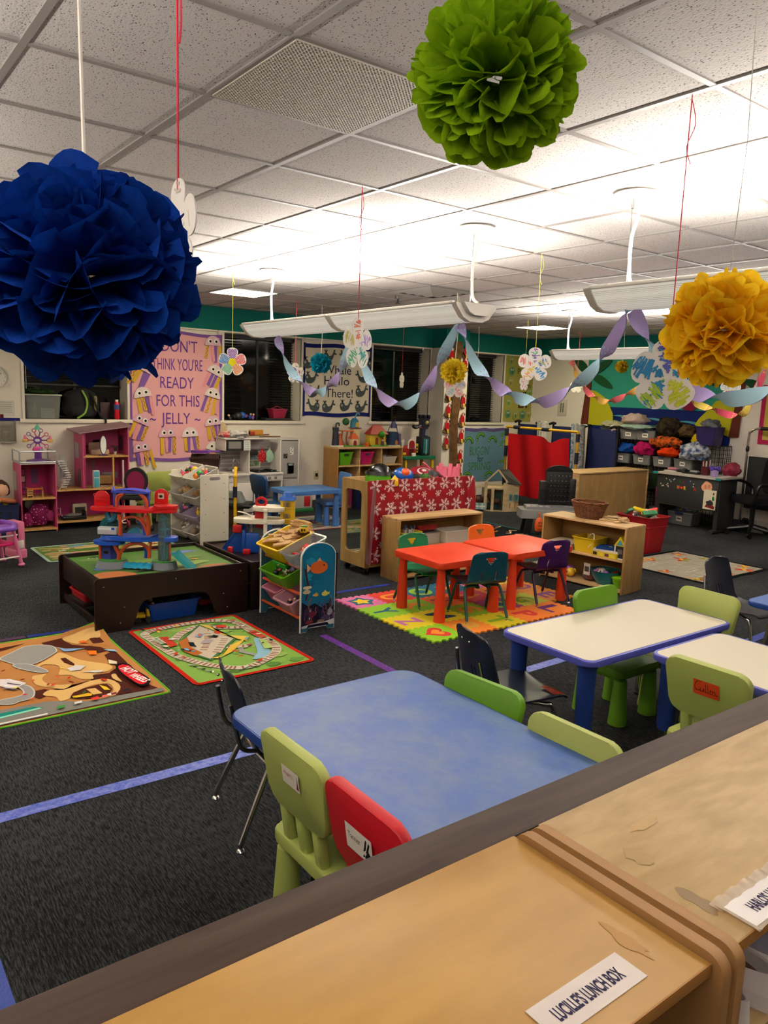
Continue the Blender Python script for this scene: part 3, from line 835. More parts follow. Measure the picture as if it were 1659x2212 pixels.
def c_cullen(b):
    b.poly(rrect(.112, .066, .002, 2, .004, .265), .0012, PAPER('#d4471c'))
    k = PAPER('#1c120d'); z = .0017
    S = lambda pts: b.stroke([(p.x, p.y) for p in spline([(q[0], q[1], 0) for q in pts], 5)], .0022, z, k)
    b.stroke([(-.052, .252), (.058, .249)], .0012, z, k)
    S([(-.018, .290), (-.030, .294), (-.042, .28), (-.044, .262), (-.034, .251), (-.022, .256)])
    S([(-.020, .266), (-.018, .253), (-.008, .254), (-.006, .266), (-.004, .252)])
    S([(.003, .286), (.004, .253), (.008, .252)]); S([(.012, .286), (.013, .253), (.017, .252)])
    S([(.020, .258), (.029, .264), (.026, .268), (.020, .262), (.023, .253), (.031, .253)])
    S([(.033, .267), (.034, .253)]); S([(.034, .260), (.042, .267), (.045, .254), (.055, .252)])
LIME, GRN = '#a6b25c', '#64981c'
chunky_chair('pale lime chair with a white name card, tucked under the blue table', -1.86, 1.295, 0, LIME, c_abigail)
chunky_chair('red chair with a white name card, beside the pale lime one', -1.485, 1.295, -1, '#c4101f', c_tanner)
chunky_chair('bright green chair on the far side of the blue table', -1.915, 1.79, 186, GRN)
chunky_chair('pale lime chair on the far side of the blue table', -1.478, 1.755, 181, LIME)
chunky_chair('bright green chair at the long side of the white table', -2.445, 3.53, -90, GRN)
chunky_chair('pale lime chair at the far end of the white table', -2.25, 3.87, 178, LIME)
chunky_chair('pale lime chair with an orange name card', -1.575, 3.075, 1, LIME, c_cullen)
chunky_chair('bright green chair almost hidden behind the partition cap', -1.20, 2.12, 100, GRN)

def leg_table(name, label, x0, x1, y0, y1, z, top, edge, lg, legs, group=None, r=.06, th=.032, inlay=None):
    t = thing(name, label, 'table', ((x0 + x1) / 2, (y0 + y1) / 2, 0), 0, group)
    W, H = x1 - x0, y1 - y0
    b = MB(); bprism(b, rrect(W, H, r, 8), z - th, z - .0012, edge, .008, 3)
    ins = inlay or .012
    b.build('rim', t)
    b = MB(); b.prism(rrect(W - 2 * ins, H - 2 * ins, r - ins * .6, 8), z - .006, z, top); b.build('tabletop', t)
    for sx in (-1, 1):
        for sy in (-1, 1):
            legs(t, sx * (W / 2 - lg), sy * (H / 2 - lg), sx, sy, z - th)
    return t
NB = PL('#25408f', .45)
def leg_blue(t, x, y, sx, sy, z):
    b = MB(); b.lathe([(.034, .19), (.040, .21), (.043, z - .03), (.058, z)], NB, 20); o = b.build('leg', t, 40, (x, y, 0))
    b = MB(); b.cyl((0, 0, .012), (0, 0, .2), .018, .018, CHROME, 12); b.cyl((0, 0, 0), (0, 0, .014), .024, .022, BLACK, 12); b.build('leg_insert', o)
def leg_chrome(t, x, y, sx, sy, z):
    b = MB(); b.cyl((0, 0, .25), (-sx * .03, -sy * .02, z), .019, .019, STEEL, 12); o = b.build('leg', t, 40, (x, y, 0))
    b = MB(); b.cyl((0, 0, .02), (0, 0, .26), .014, .014, CHROME, 12); b.cyl((0, 0, 0), (0, 0, .02), .02, .018, BLACK, 12); b.build('leg_insert', o)
BT = M('#4063a8', .42, 0, .4, 'blotch', c2='#60789c', s=7, d=8, r=.72, a=.30, b=.60)
leg_table('activity_table', 'blue activity table with a cloudy worn top beside the partition', -2.34, -1.16, 1.115, 1.93, .60, BT, PL('#123a86', .4), .24, leg_chrome, r=.075, th=.035, inlay=.006)
CREAM = M('#d0c8b0', .35, 0, .4)
LAV = PL('#5358b8', .4)
leg_table('activity_table', 'whole cream topped table with blue rim, two green chairs around it', -2.60, -2.03, 2.735, 3.945, .56, CREAM, LAV, .075, leg_blue, 'cream topped tables', r=.055, inlay=.016)
leg_table('activity_table', 'cream topped table with blue rim, cut off by the partition', -1.985, -1.075, 3.10, 3.71, .56, CREAM, LAV, .075, leg_blue, 'cream topped tables', r=.055, inlay=.016)
leg_table('activity_table', 'blue topped table whose corner enters at the picture edge', -2.25, -1.50, 4.47, 5.4, .56, PL('#2558a8', .4), PL('#123a86', .4), .10, leg_chrome, r=.06, inlay=.006)

# chunky plastic tables (two orange, one blue)
def chunky_table(label, x0, x1, y0, y1, col, z=.48, rz=0):
    t = thing('child_table', label, 'table', ((x0 + x1) / 2, (y0 + y1) / 2, 0), rz, 'chunky plastic children tables')
    W, H = x1 - x0, y1 - y0
    m = col if not isinstance(col, str) else PL(col, .45)
    b = MB(); bprism(b, rrect(W, H, .05, 6), z - .05, z, m, .01); b.build('tabletop', t)
    for sx in (-1, 1):
        for sy in (-1, 1):
            b = MB(); b.lathe([(.042, 0), (.046, .004), (.044, .05), (.030, z - .05)], m, 22); b.build('leg', t, 40, (sx * (W / 2 - .065), sy * (H / 2 - .065), 0))
    return t
ORG = M('#dd3a14', .45, 0, .5)
chunky_table('orange-red plastic table standing on the corner of the letter mat', -4.73, -4.14, 3.70, 4.40, ORG)
chunky_table('orange-red plastic table by the low shelf with the wicker basket', -4.74, -4.12, 4.45, 5.20, M('#dd3e18', .45, 0, .5, 'blotch', c2='#b52c10', s=5, a=.2, b=.42, r=.7))
BLU = '#3f6fae'
chunky_table('light blue plastic table before the toy kitchen', -8.55, -8.0, 4.66, 5.43, BLU)
chunky_chair('dark blue plastic chair seen from behind before the toy kitchen', -8.30, 4.56, 4, '#1d4270')
chunky_chair('light blue plastic chair at the far end of the blue table', -8.25, 5.42, 168, BLU)

# moulded shell chairs
def shell(b, prof, W, nu, mat, th, holes=(), curve=.03, sub=5):
    P = spline([(0, p[0], p[1]) for p in prof], sub)
    n = len(P)
    vs, fs = [], []
    for j in range(n):
        tt = j / (n - 1)
        hw = W(tt)
        for i in range(nu + 1):
            u = -1 + 2 * i / nu
            k = curve * u * u
            vs.append((u * hw, P[j].y + (k if tt > .5 else 0) * min(1, (tt - .5) * 4) if tt > .5 else P[j].y, P[j].z + (k * .5 if tt <= .5 else 0)))
    for j in range(n - 1):
        for i in range(nu):
            u = -1 + 2 * (i + .5) / nu; tt = (j + .5) / (n - 1)
            if any(h(u, tt) for h in holes): continue
            fs.append((j * (nu + 1) + i, j * (nu + 1) + i + 1, (j + 1) * (nu + 1) + i + 1, (j + 1) * (nu + 1) + i))
    return solid(b, vs, fs, mat, th)
def wtop(tt, w0, w1, w2):
    w_ = w0 if tt < .1 else w0 + (w1 - w0) * (tt - .1) / .5 if tt < .6 else w1 + (w2 - w1) * (tt - .6) / .4
    if tt > .93: w_ *= math.sqrt(max(.12, 1 - ((tt - .93) / .075) ** 2 * .75))
    if tt < .05: w_ *= .82 + 3.6 * tt
    return w_
def steel_leg(t, p, m, glide=CHROME):
    b = MB(); b.tube(spline(p, 5), .0115, m, 10); o = b.build('leg', t)
    e = p[-1]
    b = MB(); b.cyl((e[0], e[1], e[2]), (e[0], e[1], .008), .0075, .0075, CHROME, 8); b.lathe([(.015, 0), (.017, .004), (.012, .012), (.006, .014)], CHROME, 14, (e[0], e[1], 0)); b.build('glide', o)
G_V = 'navy shell school chairs'
def school_chair(label, x, y, rz, col='#141b2c', tape=False):
    t = thing('school_chair', label, 'chair', (x, y, 0), rz, G_V)
    m = M(col, .32, 0, .5)
    prof = [(.20, .335), (.17, .352), (.05, .345), (-.08, .345), (-.15, .375), (-.185, .45), (-.215, .56), (-.245, .66)]
    hol = (lambda u, v: .60 < v < .76 and (abs(u) < .055 or .15 < abs(u) < .25),)
    b = MB(); shell(b, prof, lambda v: wtop(v, .19, .185, .155), 36, m, .009, hol, .02, 7); o = b.build('seat_shell', t, 50)
    b = MB()
    for sx in (-.035, .035):
        b.ball((sx, -.226, .615), .006, CHROME, 8, 6)
        b.ball((sx, -.246, .613), .006, CHROME, 8, 6)
    b.build('rivet', o)
    if tape:
        b = MB(); b.sheet(lambda u, v: (.06 + .125 * u, .135 + .075 * v, .369 - .03 * max(0, v - .55)), 6, 8, M('#b8391c', .5, 0, .4, 'blotch', c2='#5a2418', s=18)); b.build('red_tape', o)
    for s in (-1, 1):
        steel_leg(t, [(s * .10, -.02, .325), (s * .155, -.06, .322), (s * .17, -.10, .29), (s * .205, -.215, .03)], CHROME)
        steel_leg(t, [(s * .10, .02, .325), (s * .155, .10, .322), (s * .17, .14, .29), (s * .185, .185, .03)], CHROME)
    b = MB(); b.tube([(-.17, -.09, .30), (-.10, -.12, .325), (.10, -.12, .325), (.17, -.09, .30)], .009, CHROME, 8)
    for s in (-1, 1):
        b.tube(spline([(s * .11, -.13, .345), (s * .125, -.19, .37), (s * .12, -.215, .45), (s * .105, -.232, .54)], 5), .009, CHROME, 8)
    b.build('back_bracket', t)
    return t
school_chair('black shell chair beside the far corner of the blue table', -2.55, 1.46, -12)
school_chair('navy shell chair with red tape on its seat front', -2.385, 2.60, -15, tape=True)
school_chair('navy shell chair turned sideways by the grey leaf rug', -2.555, 5.055, -88)

G_P = 'painted frame toddler chairs'
def toddler_chair(label, x, y, rz, col, fr):
    t = thing('toddler_chair', label, 'chair', (x, y, 0), rz, G_P)
    m = PL(col, .4); f = M(fr, .35)
    prof = [(.175, .272), (.15, .292), (.04, .285), (-.07, .285), (-.135, .31), (-.16, .37), (-.18, .46), (-.20, .56)]
    def tri(u, v): return .86 < v < .935 and abs(u) < .36 * (v - .855) / .08
    hol = (lambda u, v: .63 < v < .77 and .36 < abs(u) < .46, tri)
    b = MB(); shell(b, prof, lambda v: wtop(v, .165, .17, .15), 40, m, .012, hol, .022, 8); b.build('seat_shell', t, 50)
    for s in (-1, 1):
        steel_leg(t, [(s * .03, -.06, .268), (s * .12, -.06, .268), (s * .155, -.08, .24), (s * .175, -.17, .03)], f)
        steel_leg(t, [(s * .03, .06, .268), (s * .12, .06, .268), (s * .155, .08, .24), (s * .17, .155, .03)], f)
    b = MB(); b.bx(-.06, -.035, -.09, .09, .255, .275, f); b.bx(.035, .06, -.09, .09, .255, .275, f); b.build('seat_bracket', t)
    return t
toddler_chair('teal toddler chair at the near side of the orange tables', -4.18, 4.13, 75, '#0b4a5c', '#0d4a46')
toddler_chair('purple toddler chair at the orange table', -4.27, 4.96, 83, '#41185a', '#34163f')
toddler_chair('green toddler chair before the cream tub of markers', -4.70, 4.02, -90, '#0f7a4c', '#155c3c')
toddler_chair('orange toddler chair at the far side of the orange tables', -4.76, 4.86, -92, '#e2661a', '#c2481c')
# ================================================================ THINGS LYING ON THE CARPET
FL = Matrix(((0, -1, 0, 0), (1, 0, 0, 0), (0, 0, 1, 0), (0, 0, 0, 1)))   # sheet on the floor: u -> +y, v -> -x
RUGM = lambda h: M(h, .95, 0, .08, 'blotch', c2=h, s=160, d=2, a=.3, b=.7, bump=.4, bd=.002)
def rug(label, x, y, U, V, base, edge, ew, draw, z=.006, lift=None, rz=0):
    t = thing('rug', label, 'rug', (x, y, 0), rz, 'play rugs')
    b = MB(FL)
    b.sheet(lambda u, v: (U * u, V * v, z), 24, 24, RUGM(base)); b.sheet(lambda u, v: (U * u, V * (1 - v), .001), 4, 4, RUGM(base))
    draw(b, z)
    if lift:
        for i, p in enumerate(b.v): b.v[i] = Vector((p.x, p.y, p.z + lift(p.y / U, -p.x / V)))
    b.build('pile', t, 0)
    b = MB(FL); o = [(p[0] + U / 2, p[1] + V / 2) for p in rrect(U, V, .03, 5)]
    oo = []
    for i in range(len(o)):
        a, c = o[i], o[(i + 1) % len(o)]
        for k in range(6): oo.append((a[0] + (c[0] - a[0]) * k / 6, a[1] + (c[1] - a[1]) * k / 6))
    P = [(q[0], q[1], z * .62 + (lift(q[0] / U, q[1] / V) if lift else 0)) for q in oo]
    n = len(P)
    b.stroke([(q[0], q[1]) for q in oo], ew, z + .0006 + 0, RUGM(edge), True) if not lift else None
    b.tube(P, max(.006, z * .62), RUGM(edge), 6, True); b.build('border', t, 60)
    return t
def draw_desert(b, z):
    L = [0]
    def pp(pts, c, k=None):
        L[0] += 1
        q = [(x, y) for x, y in pts]
        b.poly(q, z + .00025 * L[0], RUGM(c))
    BR, SA, GR = '#4a2219', '#cfa868', '#8d8b87'
    rr = random.Random(4)
    for i in range(7): pp(blob(rr.uniform(.1, 1.0), rr.uniform(.1, 1.2), .14, .07, i), '#a9713c')
    dark = [[(0.951, 1.021), (1.013, 0.949), (1.069, 0.801), (1.063, 0.589), (1.037, 0.423), (1.054, 0.151), (1.074, 0.094), (0.960, 0.053), (0.831, 0.117), (0.891, 0.181), (0.911, 0.276), (0.872, 0.372), (0.805, 0.377), (0.790, 0.405), (0.828, 0.475), (0.912, 0.461), (0.988, 0.532), (0.975, 0.663), (0.988, 0.784), (1.037, 0.820)],
        [(0.713, 1.222), (0.855, 1.258), (0.850, 1.188), (0.872, 1.080), (0.964, 1.001), (1.049, 0.858), (0.967, 0.840), (0.904, 0.968), (0.797, 1.033), (0.775, 1.092), (0.720, 1.171)],
        [(0.489, 0.398), (0.537, 0.402), (0.585, 0.338), (0.648, 0.333), (0.715, 0.379), (0.788, 0.397), (0.696, 0.347), (0.616, 0.332), (0.560, 0.367), (0.515, 0.331), (0.521, 0.291), (0.485, 0.268), (0.466, 0.296)],
        [(0.997, 1.148), (1.063, 1.134), (1.065, 1.035), (0.995, 1.041)], [(.3, 1.12), (.5, 1.2), (.62, 1.26), (.45, 1.24), (.3, 1.2)]]
    for q in dark: pp(q, BR)
    sand = [[(0.740, 0.956), (0.777, 0.956), (0.836, 0.769), (0.949, 0.618), (0.963, 0.548), (0.922, 0.494), (0.828, 0.475), (0.809, 0.411), (0.747, 0.450), (0.716, 0.544), (0.662, 0.577), (0.692, 0.674), (0.690, 0.755), (0.620, 0.798), (0.584, 0.741), (0.563, 0.773), (0.706, 0.912)],
        [(0.515, 0.331), (0.561, 0.370), (0.617, 0.335), (0.698, 0.354), (0.786, 0.389), (0.863, 0.378), (0.901, 0.318), (0.901, 0.210), (0.840, 0.111), (0.808, 0.114), (0.854, 0.187), (0.863, 0.287), (0.810, 0.320), (0.727, 0.301), (0.647, 0.248), (0.615, 0.186), (0.567, 0.184), (0.563, 0.251), (0.522, 0.293)],
        [(0.524, 0.624), (0.570, 0.634), (0.603, 0.632), (0.564, 0.563), (0.574, 0.466), (0.636, 0.410), (0.687, 0.396), (0.630, 0.344), (0.578, 0.394), (0.514, 0.486)],
        [(0.849, 1.237), (0.940, 1.282), (1.02, 1.30), (1.09, 1.27), (1.068, 1.131), (1.006, 1.143), (0.921, 1.074), (0.872, 1.127)],
        [(0.916, 0.420), (0.941, 0.424), (0.936, 0.370), (0.932, 0.280), (0.906, 0.351)]]
    for q in sand: pp([(p.x, p.y) for p in spline([(a, c, 0) for a, c in q], 3, True)], SA)
    pp([(0.738, 0.850), (0.768, 0.853), (0.786, 0.717), (0.776, 0.682), (0.756, 0.715), (0.739, 0.766)], BR)
    pp([(0.623, 0.197), (0.656, 0.260), (0.725, 0.294), (0.806, 0.305), (0.848, 0.296), (0.854, 0.205), (0.817, 0.142), (0.740, 0.124), (0.662, 0.148)], BR)
    pp([(0.730, 0.273), (0.776, 0.262), (0.787, 0.169), (0.739, 0.174)], SA)
    gray = [[(0.431, 1.036), (0.515, 1.114), (0.608, 1.192), (0.696, 1.174), (0.756, 1.115), (0.760, 1.033), (0.740, 0.978), (0.636, 0.870), (0.570, 0.829), (0.542, 0.806), (0.490, 0.877), (0.451, 0.962)],
        [(0.480, 0.884), (0.560, 0.835), (0.620, 0.679), (0.597, 0.655), (0.547, 0.705), (0.479, 0.824)],
        [(0.440, 0.532), (0.479, 0.472), (0.480, 0.369), (0.445, 0.293), (0.387, 0.281), (0.343, 0.262), (0.291, 0.294), (0.302, 0.350), (0.372, 0.354), (0.421, 0.373), (0.434, 0.432), (0.424, 0.507)]]
    for q in gray:
        s_ = [(p.x, p.y) for p in spline([(a, c, 0) for a, c in q], 3, True)]
        pp(s_, GR); L[0] += 1; b.stroke(s_, .008, z + .00025 * L[0], RUGM('#b9b7b2'), True)
    pp([(.03, .225), (.276, 0.213), (0.510, 0.204), (0.684, 0.095), (0.849, 0.089), (0.914, 0.082), (1.09, .07), (1.09, .02), (0.678, 0.02), (0.1, .02), (.03, .05)], '#78776f')
    pp([(.06, .165), (0.427, 0.170), (0.472, 0.127), (.06, 0.082)], '#1f7f74'); pp([(.06, .10), (.45, .142), (.46, .125), (.06, .082)], '#7fcfae')
    pp([(.05, .02), (0.469, 0.031), (0.468, 0.047), (.05, 0.040)], '#d9d7cf')
    for q, c in (([(0.919, 1.171), (0.963, 1.108), (0.968, 1.058), (0.918, 1.087)], '#e0702a'), ([(0.917, 0.904), (0.965, 0.875), (0.946, 0.799), (0.906, 0.823)], '#e8701e'),
                 ([(0.775, 1.069), (0.810, 1.013), (0.920, 0.959), (0.836, 0.947), (0.790, 0.959)], '#7fa3c8'), ([(1.011, 0.881), (1.068, 0.836), (1.072, 0.788), (1.028, 0.831)], '#8fb0d0'),
                 ([(0.978, 0.672), (1.011, 0.611), (0.997, 0.568), (0.959, 0.601)], '#e6dcb8'), ([(0.360, 0.661), (0.409, 0.640), (0.473, 0.529), (0.388, 0.460), (0.341, 0.558)], '#d6cfd0'),
                 ([(0.725, 0.644), (0.786, 0.676), (0.827, 0.631), (0.783, 0.579), (0.729, 0.593)], '#cdc9c4'), ([(0.781, 0.552), (0.897, 0.509), (0.877, 0.483), (0.845, 0.493), (0.808, 0.525)], '#cdc9c4'),
                 ([(0.634, 0.199), (0.720, 0.203), (0.735, 0.177), (0.722, 0.152), (0.633, 0.175)], '#d8a82a'), ([(0.804, 0.288), (0.830, 0.237), (0.835, 0.182), (0.807, 0.199)], '#d9b82a'), ([(0.841, 0.383), (0.867, 0.357), (0.863, 0.323), (0.836, 0.349)], '#b23a1e')): pp(q, c)
    for k in range(4): pp([(.40 - .02 * k + .0, .60 - .03 * k), (.405 - .02 * k, .615 - .03 * k), (.455 - .015 * k, .545 - .03 * k), (.45 - .015 * k, .535 - .03 * k)], '#6a5f7a' if k % 2 else '#efece8')
    for i in range(26):
        x, y = rr.uniform(.08, .8), rr.uniform(.08, 1.15)
        pp(ell(x, y, rr.uniform(.010, .022), .008, 8, rot=rr.uniform(0, 180)), rr.choice(('#2f5a2a', '#7a1d1a', '#20242c', '#c9352a', '#d8c83a', '#e8e4dc', '#c8552a')))
    for i in range(5): pp([(.52 + .09 * i, .05 + .012 * i), (.56 + .09 * i, .055 + .012 * i), (.565 + .09 * i, .085 + .011 * i), (.525 + .09 * i, .08 + .011 * i)], ('#3d8a3a', '#d0cfc6', '#c23a34', '#d8d4c8', '#22252c')[i])
    for i in range(3): pp([(.71 + .05 * i, .065 + .008 * i), (.74 + .05 * i, .068 + .008 * i), (.745 + .05 * i, .095 + .008 * i), (.715 + .05 * i, .095 + .008 * i)], ('#cf3b30', '#e06a5a', '#7a2a3a')[i])
    lg = [(p.x, p.y) for p in spline([(a, c, 0) for a, c in [(0.968, 0.505), (1.009, 0.540), (1.049, 0.495), (1.047, 0.417), (1.067, 0.252), (1.062, 0.182), (1.034, 0.128), (0.988, 0.130), (0.968, 0.240), (0.956, 0.396)]], 4, True)]
    pp(lg, '#161214'); cx, cy = 1.008, .33
    pp([(cx + (x - cx) * .80, cy + (y - cy) * .87) for x, y in lg], '#c81f28')
    L[0] += 2
    b.text('\bHOT', .058, .985, .395, z + .00025 * L[0], RUGM('#eee9e4'), width=.115, rot=-80)
    b.text('\bWHEELS', .05, 1.0, .243, z + .00025 * L[0], RUGM('#eee9e4'), width=.155, rot=-76)
def curl(u, v):
    a = max(0, u - .80) / .20; c = max(0, v - .80) / .20
    return .055 * (a * c) ** 1.2
rug('desert race track rug with green edge and one curled corner', -3.98, .45, 1.115, 1.35, '#b07a44', '#5fae2a', .02, draw_desert, .004, curl)

def draw_rail(b, z):
    L = [0]
    def pp(pts, c):
        L[0] += 1; b.poly(pts, z + .00025 * L[0], RUGM(c))
    rr = random.Random(9)
    for i in range(24): pp(blob(rr.uniform(.06, .73), rr.uniform(.06, 1.08), .05, .035, i), rr.choice(('#86a852', '#5f8a3a', '#94b25e', '#4f7a36')))
    def track(pts, closed):
        q = [(p.x, p.y) for p in spline([(a, c, 0) for a, c in pts], 8, closed)]
        L[0] += 1; b.stroke(q, .062, z + .00025 * L[0], RUGM('#b8b09a'), closed); L[0] += 1
        acc = 0
        for i in range(len(q) - 1):
            d = Vector((q[i + 1][0] - q[i][0], q[i + 1][1] - q[i][1])); acc += d.length
            if acc > .026:
                acc = 0; n = Vector((-d.y, d.x)).normalized() * .024
                b.stroke([(q[i][0] + n.x, q[i][1] + n.y), (q[i][0] - n.x, q[i][1] - n.y)], .013, z + .00025 * L[0], RUGM('#8a5444'))
    pp([(p.x, p.y) for p in spline([(0.660, 0.566, 0), (0.700, 0.516, 0), (0.639, 0.384, 0), (0.635, 0.278, 0), (0.55, 0.2, 0), (.46, .2, 0), (0.54, 0.29, 0), (0.59, 0.40, 0)], 3, True)], '#7fa8b8')
    track([(0.078, 1.045), (0.313, 1.10), (0.603, 1.075), (0.719, 0.939), (0.716, 0.692), (0.720, 0.395), (0.622, 0.215), (0.368, 0.096), (0.206, 0.219), (0.093, 0.459), (0.068, 0.641), (0.06, 0.869)], True)
    track([(0.18, 0.80), (0.30, .93), (0.446, 1.0), (0.560, 0.90), (0.70, 0.83)], False)
    track([(.20, .45), (.30, .42), (.40, .50), (.55, .44)], False)
    b.stroke([(0.595, 0.475), (0.547, 0.449), (0.507, 0.472), (0.468, 0.361), (0.512, 0.282), (0.529, 0.169)], .035, z + .0048, RUGM('#8a8a86'))
    pp([(0.462, 1.036), (0.552, 0.616), (0.228, 0.302), (0.148, 0.555), (0.190, 0.746)], '#3f6a3f')
    pp([(0.453, 1.000), (0.535, 0.625), (0.235, 0.335), (0.163, 0.56), (0.204, 0.735)], '#b9aa98')
    L[0] += 0
    pp([(0.462, 1.036), (0.515, 0.973), (0.503, 0.733), (0.650, 0.616), (0.591, 0.535), (0.552, 0.616)], '#d2b24a'); pp([(0.234, 0.349), (0.321, 0.346), (0.454, 0.504), (0.575, 0.573), (0.606, 0.583), (0.417, 0.392), (0.284, 0.318)], '#d2ae42')
    pp([(0.190, 0.746), (0.278, 0.808), (0.220, 0.59), (0.239, 0.459), (0.176, 0.434), (0.148, 0.555)], '#a5622c')
    track([(.26, .50), (.36, .66), (.44, .84)], False); track([(.31, .42), (.42, .56), (.50, .68)], False)
    for q, c in (([(0.112, 0.900), (0.169, 0.884), (0.163, 0.685), (0.104, 0.668)], '#b23a26'), ([(0.066, 0.883), (0.112, 0.892), (0.095, 0.629), (0.065, 0.660)], '#5a7a44'), ([(0.678, 0.689), (0.742, 0.711), (0.748, 0.546), (0.695, 0.530)], '#b8503a'),
                 ([(0.673, 0.514), (0.711, 0.492), (0.671, 0.319), (0.613, 0.327)], '#9fb86a'), ([(.55, .95), (.62, .93), (.60, .87), (.54, .89)], '#c8402c'), ([(.30, .64), (.36, .70), (.41, .66), (.35, .60)], '#9a8f94'), ([(.32, .78), (.38, .84), (.40, .80), (.35, .75)], '#7fa0c0'), ([(.22, .62), (.24, .70), (.27, .68), (.25, .60)], '#1a2024'), ([(.42, .73), (.45, .76), (.47, .72), (.44, .69)], '#15171a'), ([(.47, .80), (.50, .83), (.52, .78), (.49, .76)], '#c23a2a')): pp(q, c)
    for i in range(40):
        x, y = rr.uniform(.05, .74), rr.uniform(.05, 1.1)
        w_ = rr.uniform(.008, .02); a = rr.uniform(0, 180)
        pp(ell(x, y, w_ * 1.6, w_ * .7, 6, rot=a), rr.choice(('#b83a2a', '#d8b43a', '#3f6a34', '#e2ded0', '#23282c', '#6fa0bc', '#c8623a')))
    for i in range(6): pp([(.045 + .011 * i, .90 - .0 * i), (.050 + .011 * i, .90), (.085 + .008 * i, .76), (.080 + .008 * i, .76)] if 0 else [(.05 + .001 * i, .86 - .026 * i), (.10, .872 - .026 * i), (.10, .862 - .026 * i), (.05, .85 - .026 * i)], '#e6e2d6')
    b.stroke([(.19, .10), (.29, .05), (.38, .09), (.44, .06)], .012, z + .007, RUGM('#2c4a2e'))
    for i in range(6): b.poly(ell(.03 + .012 * i + .06, .30 - .035 * i, .016, .010, 8), z + .0075, RUGM('#20242a' if i % 2 else '#8f938f'))
rug('small railway town rug with red edge before the train table', -4.0, 1.73, .79, 1.15, '#789f48', '#b32416', .03, draw_rail, .006)

def draw_leaf(b, z):
    rr = random.Random(3)
    for i in range(60):
        x, y = rr.uniform(.1, 1.15), rr.uniform(.1, .95)
        b.stroke([(x, y), (x + rr.uniform(.05, .16), y + rr.uniform(-.02, .02))], .006, z + .0004, RUGM('#b9b3a2'))
        b.stroke([(x, y), (x + rr.uniform(-.02, .02), y + rr.uniform(.04, .1))], .006, z + .0004, RUGM('#b5af9e'))
    for (x, y, s) in ((.10, .12, 1), (.22, .07, .8), (.60, .12, 1), (.95, .1, 1.1), (1.12, .2, .8), (.12, .5, .8), (.08, .92, .9), (.5, .92, 1), (.82, .75, 1.2), (1.1, .62, .9), (1.05, .93, .9), (.35, .95, .8)):
        for k in range(5):
            a = k * 72 + rr.uniform(0, 60); c = rr.choice(('#b3341c', '#c98a1c', '#7d7a2a', '#c2561e', '#a8402a'))
            b.poly(ell(x + .05 * s * math.cos(R(a)), y + .05 * s * math.sin(R(a)), .055 * s, .02 * s, 8, rot=a), z + .0006 + .0002 * k, RUGM(c))
        b.poly(ell(x, y, .02 * s, .02 * s, 8), z + .002, RUGM('#d8b23a'))
rug('grey rug with autumn leaf pattern and black edge', -3.87, 6.86, 1.22, 1.06, '#8f897a', '#0f0f10', .05, draw_leaf, .006)
def draw_town(seed, cols, road):
    def f(b, z):
        rr = random.Random(seed)
        for i in range(26): b.poly(blob(rr.uniform(.12, U_[0] - .12), rr.uniform(.1, U_[1] - .1), .11, .07, seed + i), z + .0003 + .00012 * i, RUGM(rr.choice(cols)))
        for i in range(5):
            y = .1 + (U_[1] - .2) * i / 4
            b.stroke([(p.x, p.y) for p in spline([(.05, y, 0), (U_[0] * .3, y + rr.uniform(-.08, .08), 0), (U_[0] * .7, y + rr.uniform(-.08, .08), 0), (U_[0] - .05, y, 0)], 6)], .03, z + .004, RUGM(road))
        for i in range(14):
            x, y = rr.uniform(.1, U_[0] - .15), rr.uniform(.08, U_[1] - .1)
            b.poly([(x, y), (x + .07, y), (x + .07, y + .04), (x, y + .04)], z + .005, RUGM(rr.choice(('#c98a8a', '#e2c8b0', '#b4553f', '#d9d4c4', '#7d94a6'))))
    return f
U_ = (1.35, .74)
rug('green farm town rug with pale blue edge beside the dollhouse', -7.59, 1.80, 1.35, .74, '#5f7a3c', '#9db8b0', .03, draw_town(5, ('#4a6a2c', '#b09a6a', '#6f8a44', '#c0a878', '#5f8fa0'), '#b59a6c'), .005)
U_ = (1.05, .78)
rug('green and beige road rug behind the toy bin rack', -5.96, 2.93, 1.05, .78, '#6f8048', '#b8ad90', .03, draw_town(6, ('#a09a78', '#6f8a50', '#b5a582', '#8f9468'), '#a8a08c'), .005)
U_ = (1.3, .95)
rug('red edged patchwork rug under the light blue table', -7.93, 4.46, 1.3, .95, '#8a8a86', '#8f2c34', .03, draw_town(7, ('#7a3a44', '#56708a', '#b0a898', '#48586a', '#94604a'), '#c8c2b4'), .005)
U_ = (1.45, 1.35)
def draw_sq(b, z):
    rr = random.Random(12)
    for i in range(60):
        x, y = rr.uniform(.05, 1.3), rr.uniform(.05, 1.25)
        b.stroke([(p.x, p.y) for p in spline([(x, y, 0), (x + .05, y + rr.uniform(-.06, .06), 0), (x + .11, y + rr.uniform(-.04, .04), 0)], 4)], .022, z + .0004, RUGM(rr.choice(('#b83a3a', '#d8c8a8', '#c8803a', '#4a7a9a', '#8a4a7a', '#d8d2c8'))))
rug('black rug with coloured squiggles under the toy workbench', -6.50, 5.95, 1.45, 1.75, '#14151a', '#2f6f74', .03, draw_sq, .005)

